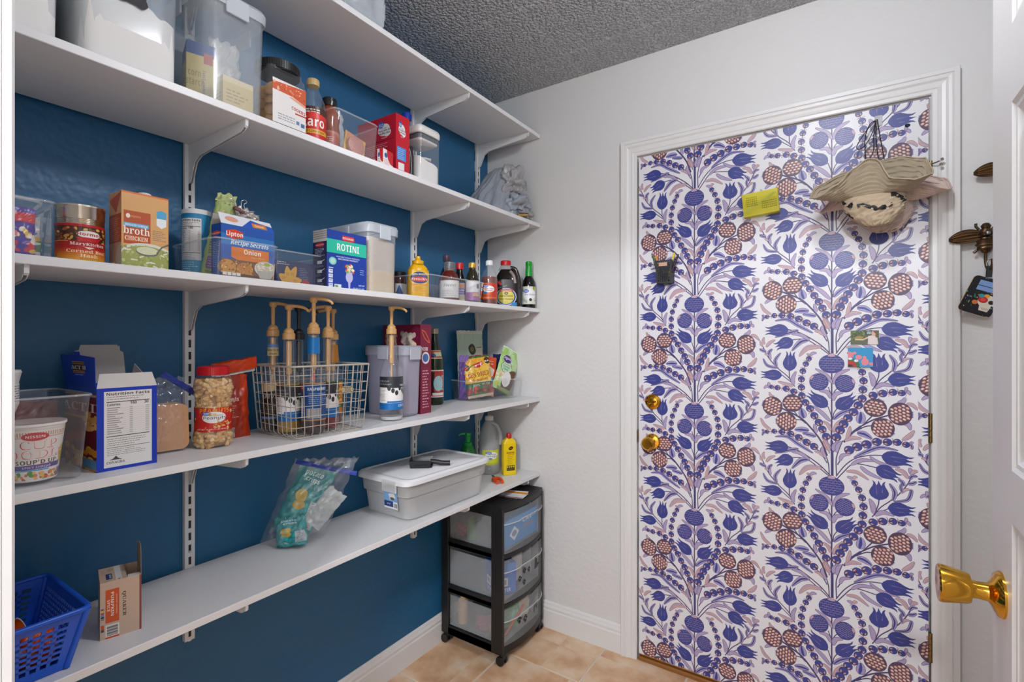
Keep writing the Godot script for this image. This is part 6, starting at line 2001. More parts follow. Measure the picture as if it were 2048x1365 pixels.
	p.text("Tomatoes", 270, 388, 62, Color("8a3a1a"), {"font": "serif", "rot": -0.06})
	p.rect(0, 410, 512, 70, Color("2f5a38"))
	p.text("JULIENNE CUT", 280, 466, 50, Color("c9d4c0"))
	p.rect(0, 480, 512, 160, Color("5a4438"))
	p.blobs(20, 470, 480, 150, 46, 20, 46, [Color("a83232"), Color("c44a40"), Color("3f6a3a"), Color("8c2a28")], rng)
	p.rect(0, 600, 512, 40, Color("b9a48e"))
	put.call("tomato_pouch", "yellow sun dried tomatoes pouch at the front of the corner bin", -0.060, 0.040, -16.0, 0.122, 0.178, 0.036, pmat(p, 0.22), 7.0, -7.0, 104, {"crumple": 0.005, "freq": 5.0, "narrow": -0.06})
	p = Pic.new(self, 192, 512, Color("cf4a1c"), 2.0)
	p.poly([Vector2(20, 110), Vector2(150, 160), Vector2(110, 260), Vector2(40, 250)], Color("e6cfc2"))
	p.lines(30, 50, 110, 2, 34, 12, Color("eab09a"), rng)
	p.rect(0, 270, 192, 110, Color("4a86cc"))
	p.rect(0, 380, 192, 132, Color("d28a72"))
	put.call("orange_pouch", "narrow orange pouch between tomatoes and coconut pouches", 0.006, 0.014, 0.0, 0.050, 0.176, 0.012, pmat(p, 0.3), -8.0, -3.0, 105, {"crumple": 0.004})
	p = Pic.new(self, 448, 640, Color("a9cc84"), 2.0)
	p.blobs(0, 0, 448, 330, 60, 40, 80, [Color("b6d49a"), Color("9cc46a"), Color("c2dcb0"), Color("a4c878")], rng)
	p.rect(0, 0, 448, 16, Color("d2e0c6"))
	p.ell(170, 290, 130, 96, Color("4a5a4a"))
	p.ell(170, 290, 122, 88, Color("bcdcb6"))
	p.ell(150, 170, 100, 58, Color("4a2c78"))
	p.text("Organic", 150, 176, 56, Color("e9e2f0"))
	p.text("Unsweetened", 170, 262, 34, Color("b06a4a"), {"bold": false})
	p.text("Coconut", 150, 300, 42, Color("3a7a72"))
	p.text("Flakes", 150, 340, 42, Color("3a7a72"))
	p.blobs(0, 380, 200, 120, 40, 12, 34, [Color("d6c6a4"), Color("e6dcc4"), Color("c9b48c")], rng)
	p.ell(330, 430, 170, 120, Color("6a4024"), -0.6)
	p.ell(280, 520, 150, 130, Color("4a3226"))
	p.ell(230, 460, 100, 112, Color("e4dedc"))
	p.ell(215, 500, 60, 50, Color("d6ccca"))
	p.ell(60, 560, 44, 40, Color("b9c04a"))
	p.rect(80, 590, 368, 50, Color("7a8a4c"))
	put.call("coconut_pouch", "green coconut flakes pouch leaning steeply in the corner bin", 0.062, 0.026, 2.0, 0.112, 0.205, 0.030, pmat(p, 0.35), -25.0, -5.0, 106, {"crumple": 0.005, "top": 0.3})
	p = Pic.new(self, 256, 384, Color("262c5e"), 2.0)
	p.rect(0, 180, 256, 60, Color("3f76c0"))
	p.bars(130, 270, 90, 90, rng)
	put.call("navy_pouch", "navy blue pouch with barcode at the wall end of the bin", 0.108, -0.030, 4.0, 0.085, 0.190, 0.024, pmat(p, 0.4), 0.0, -2.0, 107, {"crumple": 0.004})

func bars(st: SurfaceTool, a: Vector3, b: Vector3, c: Vector3, d: Vector3, nu: int, nv: int, edge: float, bar: float, th: float):
	# an openwork panel over the quad a b c d (a-b along the bottom): frame and crossing bars
	var n := (b - a).cross(d - a).normalized() * th * 0.5
	var P := func(u: float, v: float) -> Vector3:
		return a.lerp(b, u).lerp(d.lerp(c, u), v)
	var strip := func(u0: float, v0: float, u1: float, v1: float):
		var q: Array = [P.call(u0, v0), P.call(u1, v0), P.call(u1, v1), P.call(u0, v1)]
		face(st, q.map(func(x): return x + n), n)
		face(st, q.map(func(x): return x - n), -n)
		for i in 4:
			var j := (i + 1) % 4
			var mid: Vector3 = (q[0] + q[2]) * 0.5
			face(st, [q[i] + n, q[j] + n, q[j] - n, q[i] - n], (q[i] + q[j]) * 0.5 - mid)
	var W := a.distance_to(b)
	var H := a.distance_to(d)
	var eu := edge / W
	var ev := edge / H
	strip.call(0.0, 0.0, 1.0, ev)
	strip.call(0.0, 1.0 - ev, 1.0, 1.0)
	strip.call(0.0, ev, eu, 1.0 - ev)
	strip.call(1.0 - eu, ev, 1.0, 1.0 - ev)
	for i in range(1, nu):
		var u := lerpf(eu, 1.0 - eu, float(i) / nu)
		strip.call(u - bar / W * 0.5, ev, u + bar / W * 0.5, 1.0 - ev)
	for i in range(1, nv):
		var v := lerpf(ev, 1.0 - ev, float(i) / nv)
		strip.call(eu, v - bar / H * 0.5, 1.0 - eu, v + bar / H * 0.5)

func shelf_five():
	var y := TOP5
	var p: Pic
	var st: SurfaceTool
	var t: Node3D
	var b: Node3D
	rng.seed = 321
	# --- blue openwork basket
	t = thing("plastic_basket", "bright blue openwork plastic basket at the doorway end of the lowest shelf", "basket", Vector3(0.172, y, 1.732), 90)
	var blue := mat(Color("1558cc"), 0.3)
	var w0 := 0.060
	var w1 := 0.086
	var d0 := 0.098
	var d1 := 0.116
	var h := 0.106
	var lo := [Vector3(-w0, 0.002, d0), Vector3(w0, 0.002, d0), Vector3(w0, 0.002, -d0), Vector3(-w0, 0.002, -d0)]
	var hi := [Vector3(-w1, h, d1), Vector3(w1, h, d1), Vector3(w1, h, -d1), Vector3(-w1, h, -d1)]
	for i in 4:
		var j := (i + 1) % 4
		st = mb()
		bars(st, lo[i], lo[j], hi[j], hi[i], 7 if i % 2 == 0 else 18, 7 if i % 2 == 0 else 9, 0.016, 0.0045 if i % 2 == 0 else 0.0028, 0.0022)
		part("side_panel", st, blue, t)
	st = mb()
	box(st, Vector3(0, 0.002, 0), Vector3(w0 * 2, 0.003, d0 * 2))
	part("base", st, blue, t)
	var ring := []
	for q in rounded(w1 * 2 + 0.006, d1 * 2 + 0.006, 0.014, 4):
		ring.append(Vector3(q.x, h, q.y))
	st = mb()
	tube(st, ring, 0.0052, 8, true)
	part("rim", st, blue, t)
	for sg in [[1, 1], [1, -1], [-1, 1], [-1, -1]]:
		part("corner_post", tubed([Vector3(sg[0] * w0, 0.003, sg[1] * d0), Vector3(sg[0] * w1, h, sg[1] * d1)], 0.006, 8), blue, t)
	b = thing("paper_cup", "white paper cup with orange lining lying in the blue basket", "cup", Vector3(0.220, y + 0.052, 1.762), 90)
	part("cup", lathed([Vector2(0.025, 0), Vector2(0.034, 0.075), Vector2(0.0355, 0.076)], 32), mat(Color("c9c6c0"), 0.6), b, Vector3(-0.03, 0.0, 0), Vector3(0, -20, -72))
	part("lining", lathed([Vector2(0, 0.004), Vector2(0.0243, 0.004), Vector2(0.0333, 0.0755)], 32), mat(Color("dd5e12"), 0.4), b, Vector3(-0.03, 0.0, 0), Vector3(0, -20, -72))
	b = thing("orange_wrapper", "small orange wrapper seen through the basket holes", "wrapper", Vector3(0.225, y + 0.006, 1.700), 80)
	part("wrapper", pouch(0.05, 0.07, 0.03, 131, {"crumple": 0.008}), mat(Color("d9571a"), 0.35), b)
	b = thing("blue_wrapper", "dark blue packet in the bottom of the basket", "wrapper", Vector3(0.190, y + 0.006, 1.742), 96)
	part("wrapper", pouch(0.08, 0.034, 0.05, 132, {"crumple": 0.010}), mat(Color("1f3fa0"), 0.3), b)
	# --- oatmeal box
	p = Pic.new(self, 512, 512, Color("cdb29a"), 2.0)
	p.lines(0, 10, 512, 40, 13, 2, Color("c4a88f"), rng)
	p.rect(110, 70, 150, 300, Color("d2521c"))
	p.text("PUMPKIN", 168, 205, 48, Color("f2e2d6"), {"rot": PI / 2})
	p.text("SPICE", 218 - 90, 215, 40, Color("f2e2d6"), {"rot": PI / 2})
	p.text("INSTANT OATMEAL", 225, 215, 20, Color("f0c8ae"), {"rot": PI / 2})
	p.text("QUAKER", 300, 230, 52, Color("2c2420"), {"font": "serif", "rot": PI / 2})
	p.rect(110, 390, 150, 110, Color("ece6e0"))
	for i in 14:
		p.rect(124, 400 + i * 6.4, 122, 2 + (i * 7) % 4, Color("2a2624"))
	p.rect(110, 496, 150, 16, Color("d2521c"))
	for i in 6:
		p.rect(60, 230 + i * 18, 34, 15, [Color("6a6462"), Color("e2c428"), Color("c8246a"), Color("2aa0c8"), Color("2a2a2c"), Color("8a8684")][i])
	p.rect(60, 380, 34, 40, Color("d2521c"))
	p.rect(60, 420, 34, 22, Color("3a4a6a"))
	p.rect(488, 0, 24, 512, Color("8e3f3a"))
	t = thing("oatmeal_box", "small tan and orange instant oatmeal box, opened at the top", "box", Vector3(0.188, y, 1.563), 75, "cartons on the shelves")
	part("box", carton(0.067, 0.114, 0.083, {"front": Rect2(0.1, 0, 0.9, 1), "left": Rect2(0.02, 0.02, 0.06, 0.9), "plain": Rect2(0.9, 0.1, 0.02, 0.1)}, {}, true), pmat(p, 0.5), t)
	part("inside", bx(0.064, 0.002, 0.080), mat(Color("7a5c44"), 0.9), t, Vector3(0, 0.07, 0))
	p = Pic.new(self, 256, 320, Color("cbb09a"), 2.0)
	p.rect(150, 0, 60, 320, Color("dcdad8"))
	p.rect(60, 150, 60, 120, Color("24406e"))
	p.text("MADE", 92, 212, 28, Color("e6e6ea"), {"rot": PI / 2})
	p.lines(20, 60, 60, 6, 18, 6, Color("9a8a7c"), rng)
	p.ell(110, 70, 30, 40, Color("bb9f86"))
	p.ell(180, 300, 16, 16, Color("b49a80"))
	part("flap", slabbed(PackedVector2Array([Vector2(-0.0335, -0.0415), Vector2(0.010, -0.0415), Vector2(0.010, 0.0415), Vector2(-0.0335, 0.0415)]), 0.0008), pmat(p, 0.5), t, Vector3(0, 0.1145, 0), Vector3(-90, 0, 0))
	part("flap", slabbed(PackedVector2Array([Vector2(-0.0415, 0), Vector2(0.0415, 0), Vector2(0.040, 0.045), Vector2(0.0, 0.052), Vector2(-0.010, 0.060), Vector2(-0.034, 0.058), Vector2(-0.038, 0.044)]), 0.0008), mat(Color("a08a78"), 0.8), t, Vector3(0.0335, 0.114, 0), Vector3(0, 90, 0))
	part("flap", slabbed(PackedVector2Array([Vector2(0.010, 0), Vector2(0.0335, 0), Vector2(0.032, 0.016), Vector2(0.012, 0.016)]), 0.0008), mat(Color("d8d5d2"), 0.7), t, Vector3(0, 0.1145, 0.0415), Vector3(-90, 0, 0))
	for i in 3:
		part("sachet", pouch(0.020, 0.07, 0.010, 140 + i, {"crumple": 0.004, "nu": 8, "nv": 8}), mat([Color("b5835a"), Color("a87048"), Color("c08c60")][i], 0.6), t, Vector3(0.020, 0.030, 0.024 - i * 0.022), Vector3(0, 0, 6 * i - 4))
	# --- zip bag with teal snack bags
	t = thing("zip_bag", "clear zip bag with blue seal holding teal snack bags", "bag", Vector3(0.105, y, 1.112), 44)
	var tilt := Vector3(-6, 0, -24)
	part("film", pouch(0.172, 0.235, 0.085, 151, {"crumple": 0.012, "freq": 4.0, "gusset": 0.8, "narrow": -0.06, "shear": 0.42}), M.film, t, Vector3(-0.004, 0.012, 0.004), Vector3(-7, 0, 0))
	part("zip_seal", pouch(0.182, 0.013, 0.006, 152, {"crumple": 0.004, "nv": 4}), clear(Color("1c3fb0"), 0.85, 0.3), t, Vector3(0.090, 0.212, -0.020), Vector3(-7, 0, -14))
	p = Pic.new(self, 320, 512, Color("0f8c92"), 2.0)
	p.blobs(0, 0, 320, 512, 40, 20, 60, [Color("159a9c"), Color("0e8490"), Color("1ea4a2")], rng)
	p.text("potato", 150, 80, 50, Color("d9f0ee"))
	p.text("crisps", 160, 124, 46, Color("d9f0ee"))
	p.ell(120, 230, 56, 46, Color("d6bc62"))
	p.ell(130, 300, 48, 36, Color("c9ab4e"))
	p.rect(220, 250, 90, 200, Color("b9c2c6"))
	p.lines(228, 262, 74, 12, 15, 5, Color("6f7c82"), rng)
	var teal := pmat(p, 0.22)
	part("snack_bag", pouch(0.108, 0.205, 0.036, 153, {"crumple": 0.008, "freq": 5.0}), teal, t, Vector3(-0.010, 0.034, -0.006), Vector3(-7, 4, -24))
	part("snack_bag", pouch(0.090, 0.080, 0.034, 154, {"crumple": 0.010, "freq": 6.0}), teal, t, Vector3(0.004, 0.008, 0.024), Vector3(-8, -8, 6))
	part("snack_bag", pouch(0.060, 0.120, 0.012, 155, {"crumple": 0.005, "freq": 4.0}), mat(Color("aab2b4"), 0.3), t, Vector3(0.052, 0.060, 0.008), Vector3(-7, 0, -40))
	# --- lidded storage bin
	t = thing("storage_bin", "long frosted storage bin with a white snap lid", "bin", Vector3(0.160, y, 0.598), 88)
	var frost := clear(Color("e6e6e4"), 0.46, 0.3)
	part("body", boxy(0.440, 0.250, [Vector2(0, 0.003), Vector2(0.84, 0.003), Vector2(0.885, 0.008), Vector2(0.93, 0.078), Vector2(0.965, 0.084), Vector2(0.985, 0.128)], 12.0, 72), frost, t)
	var wl := mat(Color("e8e9ea"), 0.4)
	part("lid", boxy(0.452, 0.268, [Vector2(0.985, 0.124), Vector2(1.005, 0.126), Vector2(1.0, 0.138), Vector2(0.97, 0.145), Vector2(0.91, 0.1455), Vector2(0.89, 0.1425), Vector2(0.86, 0.1425), Vector2(0.84, 0.1450), Vector2(0, 0.1450)], 12.0, 72), wl, t)
	st = mb()
	box(st, Vector3(-0.226, 0.118, 0.05), Vector3(0.008, 0.040, 0.07), 0.003)
	part("latch", st, frost, t)
	p = Pic.new(self, 256, 320, Color("7fb0dc"), 2.0)
	p.rect(0, 0, 256, 26, Color("24386e"))
	p.rect(20, 40, 110, 26, Color("e8e2e4"))
	p.text("STERILITE", 75, 60, 20, Color("c03a42"))
	p.poly([Vector2(90, 110), Vector2(200, 90), Vector2(220, 150), Vector2(190, 190), Vector2(110, 190)], Color("e4e4e6"))
	p.ell(160, 172, 44, 20, Color("6a6058"))
	p.rect(0, 214, 256, 106, Color("e8e8ea"))
	p.rect(0, 214, 170, 80, Color("223f82"))
	p.text("28 QT", 86, 262, 26, Color("e6eaf4"))
	p.bars(186, 236, 60, 60, rng)
	part("sticker", sheet_quad([Vector3(0, -0.038, -0.033), Vector3(0, -0.038, 0.033), Vector3(-0.006, 0.038, 0.033), Vector3(-0.006, 0.038, -0.033)], Vector3(-1, 0, 0)), pmat(p, 0.35), t, Vector3(-0.2128, 0.078, 0.045))
	# litter scoop on the lid
	t = thing("litter_scoop", "black slotted litter scoop lying on the white bin lid", "scoop", Vector3(0.176, y + 0.146, 0.648), 128)
	var sm := mat(Color("1e1f22"), 0.35)
	st = mb()
	var lo2 := [Vector3(-0.032, 0, -0.034), Vector3(0.032, 0, -0.034), Vector3(0.032, 0, 0.034), Vector3(-0.032, 0, 0.034)]
	var hi2 := [Vector3(-0.038, 0.026, -0.038), Vector3(0.038, 0.026, -0.038), Vector3(0.040, 0.026, 0.040), Vector3(-0.040, 0.026, 0.040)]
	for i in [0, 1, 3]:
		var j: int = (i + 1) % 4
		bars(st, lo2[i], lo2[j], hi2[j], hi2[i], 1, 1, 0.012, 0.003, 0.003)
		face(st, [lo2[i], lo2[j], hi2[j], hi2[i]], Vector3.UP)
	part("rim", st, sm, t)
	for i in 6:
		part("tine", bx(0.005, 0.004, 0.078, 0.001), sm, t, Vector3(-0.030 + i * 0.012, 0.0005, 0.003))
	st = mb()
	tube(st, curve([Vector3(0, 0.016, 0.034), Vector3(0, 0.014, 0.055), Vector3(0, 0.010, 0.075), Vector3(0, 0.009, 0.105)], 5), 0.009, 12)
	part("handle", st, sm, t)
	# --- green pump bottle, vinegar, lighter fluid, snips
	t = thing("soap_pump_bottle", "green soap bottle with a pump spout behind the storage bin", "bottle", Vector3(0.062, y, 0.232), 30)
	var gr := mat(Color("0f7a2e"), 0.3)
	part("bottle", lathed([Vector2(0, 0), Vector2(0.03, 0), Vector2(0.033, 0.006), Vector2(0.033, 0.11), Vector2(0.024, 0.132), Vector2(0.019, 0.138)], 30), gr, t)
	part("pump", lathed([Vector2(0.020, 0.136), Vector2(0.020, 0.148), Vector2(0.012, 0.152), Vector2(0.012, 0.178), Vector2(0.014, 0.180), Vector2(0.013, 0.192), Vector2(0, 0.194)], 24), mat(Color("14943a"), 0.3), t)
	part("spout", tubed(curve([Vector3(0, 0.186, 0), Vector3(-0.018, 0.188, 0.004), Vector3(-0.034, 0.185, 0.008), Vector3(-0.040, 0.180, 0.009)], 4), 0.006, 10, false, 0.003), mat(Color("3aa05c"), 0.3), t)
	p = Pic.new(self, 192, 192, Color("10803a"), 2.0)
	p.ell(96, 70, 60, 50, Color("2a1c14"))
	p.ell(96, 70, 44, 36, Color("c9a23a"))
	p.rect(20, 130, 150, 40, Color("d9c83a"))
	label_band(0.0334, 0.045, 0.105, 70, pmat(p, 0.4), t, "label", {"mid": 20.0})
	t = thing("vinegar_jug", "translucent white vinegar jug with handle and yellow label", "jug", Vector3(0.108, y, 0.134), view_turn(0.108, 0.134))
	var milk := clear(Color("b9bdbb"), 0.62, 0.32)
	part("jug", lathed([Vector2(0, 0), Vector2(0.044, 0), Vector2(0.048, 0.006), Vector2(0.0475, 0.02), Vector2(0.0485, 0.03), Vector2(0.0485, 0.135), Vector2(0.046, 0.165), Vector2(0.036, 0.205), Vector2(0.022, 0.232), Vector2(0.018, 0.240)], 40), milk, t)
	part("vinegar", lathed([Vector2(0, 0.004), Vector2(0.045, 0.004), Vector2(0.0465, 0.15), Vector2(0, 0.15)], 32), clear(Color("9fa6a8"), 0.5, 0.1), t)
	part("cap", ribbed_cap(0.0195, 0.018, 36), mat(Color("d8d6d0"), 0.4), t, Vector3(0, 0.240, 0))
	part("handle", tubed(curve([Vector3(0.014, 0.230, 0.02), Vector3(0.036, 0.216, 0.026), Vector3(0.048, 0.185, 0.022), Vector3(0.052, 0.15, 0.016), Vector3(0.046, 0.132, 0.014)], 5), 0.0085, 12), milk, t)
	part("handle_hollow", lathed([Vector2(0, 0), Vector2(0.010, 0.004), Vector2(0.013, 0.025), Vector2(0.010, 0.046), Vector2(0, 0.05)], 16, {"sz": 0.35}), mat(Color("6e7176"), 0.5), t, Vector3(0.026, 0.150, 0.034), Vector3(-14, 0, 12))
	p = Pic.new(self, 256, 320, Color("c9cc3a"), 2.0)
	p.rect(0, 280, 256, 40, Color("b4ba2c"))
	p.ell(140, 120, 96, 80, Color("ecece8"))
	p.ell(92, 62, 46, 30, Color("2f62b5"))
	p.text("Great", 92, 60, 22, Color.WHITE)
	p.text("Value", 92, 80, 22, Color.WHITE)
	p.text("white", 150, 112, 44, Color("4a4a48"), {"bold": false})
	p.text("Vinegar", 146, 156, 52, Color("38383a"), {"bold": false})
	p.ell(110, 188, 40, 16, Color("2f7ab8"))
	label_band(0.0490, 0.045, 0.112, 48, pmat(p, 0.4), t, "label", {"mid": 10.0})
	p = Pic.new(self, 256, 512, Color("e8c80c"), 2.0)
	p.ell(140, 80, 54, 30, Color("3a1c10"), -0.2)
	p.text("fluid", 140, 92, 28, Color("c9781e"))
	p.text("RONSONOL", 136, 172, 44, Color("2a2414"), {"fit": 190})
	p.text("LIGHTER FLUID", 136, 198, 22, Color("c4401c"))
	p.lines(60, 216, 150, 9, 16, 6, Color("a08a1c"), rng)
	p.rect(40, 372, 190, 90, Color("3a3420"))
	for i in 4:
		p.ell(64 + i * 46, 396, 17, 17, Color("d9be3a"))
	p.lines(50, 424, 170, 2, 16, 6, Color("8a7c3a"), rng)
	t = thing("lighter_fluid_bottle", "flat yellow lighter fluid bottle with red spout cap", "bottle", Vector3(0.202, y, 0.113), 56)
	part("bottle", boxy(0.062, 0.036, [Vector2(0, 0), Vector2(0.95, 0), Vector2(1, 0.004), Vector2(1, 0.142), Vector2(0.86, 0.155), Vector2(0.45, 0.164), Vector2(0.40, 0.168)], 5.0, 40), mat(Color("e8c80c"), 0.3), t)
	part("label", sheet_quad([Vector3(-0.026, 0.008, 0), Vector3(0.026, 0.008, 0), Vector3(0.026, 0.142, 0), Vector3(-0.026, 0.142, 0)], Vector3(0, 0, 1)), pmat(p, 0.35), t, Vector3(0, 0, 0.0183))
	part("cap", lathed([Vector2(0.0125, 0.164), Vector2(0.0125, 0.178), Vector2(0.010, 0.186), Vector2(0, 0.187)], 20), mat(Color("b41420"), 0.3), t)
	t = thing("snips", "orange handled snips lying by the yellow bottle", "snips", Vector3(0.214, y + 0.008, 0.228), 52)
	var og := mat(Color("d9480f"), 0.45)
	for s in [-1.0, 1.0]:
		part("handle", tubed(curve([Vector3(s * 0.003, 0, -0.012), Vector3(s * 0.015, 0, 0.004), Vector3(s * 0.014, 0, 0.03), Vector3(s * 0.010, 0, 0.055)], 6), 0.0072, 10), og, t)
		part("blade", bx(0.006, 0.004, 0.05, 0.001, false), mat(Color("5a5a5c"), 0.3, {"metallic": 1.0}), t, Vector3(s * 0.003, 0, -0.034), Vector3(0, s * 4, 0))
	part("pivot", lathed([Vector2(0, 0.003), Vector2(0.004, 0.003), Vector2(0.003, 0.006), Vector2(0, 0.006)], 12), M.chrome, t, Vector3(0, 0, -0.014))

func bow(u: float, k := 0.024) -> float:
	# how far the front of the cart swells at u in -1 .. 1
	return k * (1.0 - u * u)

func cart():
	var t := thing("drawer_cart", "black rolling cart with three frosted drawers in the corner", "drawer cart", Vector3(0.178, 0, 0.196), 90)
	var W := 0.318
	var D := 0.325
	var blk := mat(Color("1a191a"), 0.45)
	relief(blk, noise(FastNoiseLite.TYPE_SIMPLEX, 0.03, 3, 6), 6.0, 0.03)
	var plate := func(y0: float, y1: float, grow: float) -> SurfaceTool:
		# flat slab with a bowed front
		var poly := PackedVector2Array()
		poly.append(Vector2(W / 2 + grow, D / 2))
		poly.append(Vector2(-W / 2 - grow, D / 2))
		for i in 17:
			var u := -1.0 + 2.0 * i / 16
			poly.append(Vector2(u * (W / 2 + grow), -(D / 2 - 0.012 + bow(u) + grow)))
		var s := mb()
		slab(s, poly, y1 - y0, Transform3D(Basis(Vector3.RIGHT, Vector3(0, 0, -1), Vector3.UP), Vector3(0, y1, 0)))
		return s
	part("top", plate.call(0.615, 0.637, 0.002), blk, t)
	var levels := [0.046, 0.227, 0.424]
	for i in 3:
		part("shelf_rail", plate.call(levels[i], levels[i] + (0.030 if i == 0 else 0.016), 0.0), blk, t)
	for sx in [-1.0, 1.0]:
		for z in [[-D / 2, -D / 2 + 0.038], [D / 2 - 0.062, D / 2 - 0.006]]:
			var s := mb()
			box(s, Vector3(sx * (W / 2 - 0.006), 0.334, (z[0] + z[1]) / 2), Vector3(0.014, 0.575, z[1] - z[0]), 0.002)
			part("post", s, blk, t)
		for yy in [0.060, 0.242, 0.438, 0.606]:
			var s := mb()
			box(s, Vector3(sx * (W / 2 - 0.006), yy, 0), Vector3(0.012, 0.034, D - 0.02), 0.002)
			part("side_rail", s, blk, t)
	for sx in [-1.0, 1.0]:
		for sz in [-1.0, 1.0]:
			var c := mb()
			box(c, Vector3(0, 0.034, 0), Vector3(0.022, 0.024, 0.022), 0.003)
			lathe(c, [Vector2(0, 0.046), Vector2(0.006, 0.046), Vector2(0.006, 0.05), Vector2(0, 0.05)], 10)
			var ca := part("caster", c, M.black, t, Vector3(sx * (W / 2 - 0.016), 0, sz * (D / 2 - 0.018)))
			for k in [-1.0, 1.0]:
				part("wheel", lathed([Vector2(0, 0), Vector2(0.017, 0), Vector2(0.0185, 0.003), Vector2(0.0185, 0.009), Vector2(0.017, 0.011), Vector2(0, 0.011)], 20), M.black, ca, Vector3(k * 0.012 - 0.0055, 0.0192, -0.004), Vector3(0, 0, -90))
	# drawers
	var fr := clear(Color("d2d6d8"), 0.24, 0.3)
	var spans := [[0.078, 0.222], [0.247, 0.418], [0.444, 0.610]]
	for i in 3:
		var y0: float = spans[i][0]
		var y1: float = spans[i][1]
		var s := mb()
		var hw := W / 2 - 0.017
		# tray: sides, back and floor
		box(s, Vector3(-hw, (y0 + y1) / 2 - 0.008, -0.005), Vector3(0.0016, y1 - y0 - 0.016, D - 0.03))
		box(s, Vector3(hw, (y0 + y1) / 2 - 0.008, -0.005), Vector3(0.0016, y1 - y0 - 0.016, D - 0.03))
		box(s, Vector3(0, (y0 + y1) / 2 - 0.008, -D / 2 + 0.012), Vector3(hw * 2, y1 - y0 - 0.016, 0.0016))
		box(s, Vector3(0, y0 + 0.002, -0.003), Vector3(hw * 2, 0.0016, D - 0.03))
		var dr := part("drawer", s, fr, t)
		var f := mb()
		var FZ := func(u: float) -> float: return D / 2 - 0.010 + bow(u)
		var y2 := y1 - 0.048
		grid(f, 24, 1, func(u, v): return Vector3((u * 2 - 1) * (W / 2 - 0.006), lerpf(y0, y2, v), FZ.call(u * 2 - 1)))
		grid(f, 24, 2, func(u, v):
			var k: float = 1.0 - pow(absf(u * 2 - 1), 6.0)
			return Vector3((u * 2 - 1) * (W / 2 - 0.006), lerpf(y2, y1, v), FZ.call(u * 2 - 1) + (0.014 * k * (1.0 - v) if v < 1.0 else 0.0)))
		part("front", f, fr, dr)
		var l := mb()
		var lip := []
		for k in 25:
			var u := -1.0 + k / 12.0
			lip.append(Vector3(u * (W / 2 - 0.008), y2 + 0.010 * (1.0 - pow(absf(u), 2.5)) * (1.0 if absf(u) < 0.45 else 0.4), FZ.call(u) + 0.014 * (1.0 - pow(absf(u), 6.0))))
		tube(l, lip, 0.0022, 6)
		part("handle_lip", l, clear(Color("c9ccce"), 0.8, 0.35), dr)
		var e := mb()
		tube(e, [Vector3(-W / 2 + 0.006, y0, FZ.call(-1.0)), Vector3(-W / 2 + 0.006, y1, FZ.call(-1.0))], 0.0018, 6)
		part("edge", e, clear(Color("d2d5d6"), 0.8, 0.35), dr)
	# black vinyl decals on the two lower drawers
	var vin := mat(Color("131313"), 0.45)
	var on_front := func(x: float, yy: float) -> Transform3D:
		var u := x / (W / 2)
		var nz := Vector3(2.0 * 0.024 * u / (W / 2), 0, 1).normalized()
		return Transform3D(Basis(Vector3.UP.cross(nz), Vector3.UP, nz), Vector3(x, yy, D / 2 - 0.010 + bow(u) + 0.0012))
	var paw := func(x: float, yy: float, s: float):
		var m := mb()
		var xf: Transform3D = on_front.call(x, yy)
		for q in [[0.0, -0.004, 0.0062, 0.0055], [-0.0085, 0.003, 0.003, 0.0042], [-0.0032, 0.0085, 0.003, 0.0046], [0.0032, 0.0085, 0.003, 0.0046], [0.0085, 0.003, 0.003, 0.0042]]:
			var e := PackedVector2Array()
			for k in 12:
				e.append(Vector2(q[0] + cos(TAU * k / 12) * q[2], q[1] + sin(TAU * k / 12) * q[3]) * s)
			slab(m, e, 0.0006, xf)
		part("paw_decal", m, vin, t)
	for q in [[-0.060, 0.318], [-0.028, 0.340], [0.006, 0.334], [-0.030, 0.294]]:
		paw.call(q[0], q[1], 1.0)
	paw.call(-0.062, 0.150, 1.25)
	paw.call(-0.022, 0.138, 1.25)
	var cat := PackedVector2Array([Vector2(-0.012, -0.030), Vector2(0.014, -0.030), Vector2(0.022, -0.026), Vector2(0.034, -0.022), Vector2(0.036, -0.016), Vector2(0.028, -0.018), Vector2(0.018, -0.014), Vector2(0.014, 0.004), Vector2(0.004, 0.016), Vector2(0.006, 0.026), Vector2(0.004, 0.036), Vector2(0.0, 0.030), Vector2(-0.006, 0.030), Vector2(-0.009, 0.037), Vector2(-0.012, 0.026), Vector2(-0.011, 0.016), Vector2(-0.007, 0.010), Vector2(-0.010, -0.010)])
	var cm := mb()
	slab(cm, cat, 0.0006, on_front.call(0.070, 0.345))
	part("cat_decal", cm, vin, t)
	var dog := PackedVector2Array([Vector2(-0.016, -0.026), Vector2(-0.010, -0.026), Vector2(-0.008, -0.008), Vector2(0.010, -0.006), Vector2(0.012, -0.022), Vector2(0.018, -0.022), Vector2(0.018, 0.0), Vector2(0.024, 0.010), Vector2(0.021, 0.012), Vector2(0.014, 0.006), Vector2(-0.006, 0.010), Vector2(-0.010, 0.016), Vector2(-0.006, 0.026), Vector2(-0.012, 0.020), Vector2(-0.016, 0.026), Vector2(-0.018, 0.018), Vector2(-0.024, 0.012), Vector2(-0.016, 0.010), Vector2(-0.015, -0.006)])
	cm = mb()
	slab(cm, dog, 0.0006, on_front.call(0.066, 0.158))
	part("dog_decal", cm, vin, t)
	# what is in the drawers
	var put := func(called, label, cat_, at: Vector3, turn: float, shape, m):
		var n := thing(called, label, cat_, at, turn, "things in the cart drawers")
		part("body", shape, m, n)
		return n
	var p := Pic.new(self, 512, 256, Color("2a8acc"), 2.0)
	p.text("JOHNNY", 70, 130, 44, Color("eef4f8"), {"rot": -PI / 2})
	p.text("CAT", 122, 130, 44, Color("eef4f8"), {"rot": -PI / 2})
	p.ell(96, 236, 34, 26, Color("c9a24a"))
	p.ell(96, 236, 20, 18, Color("2a2622"))
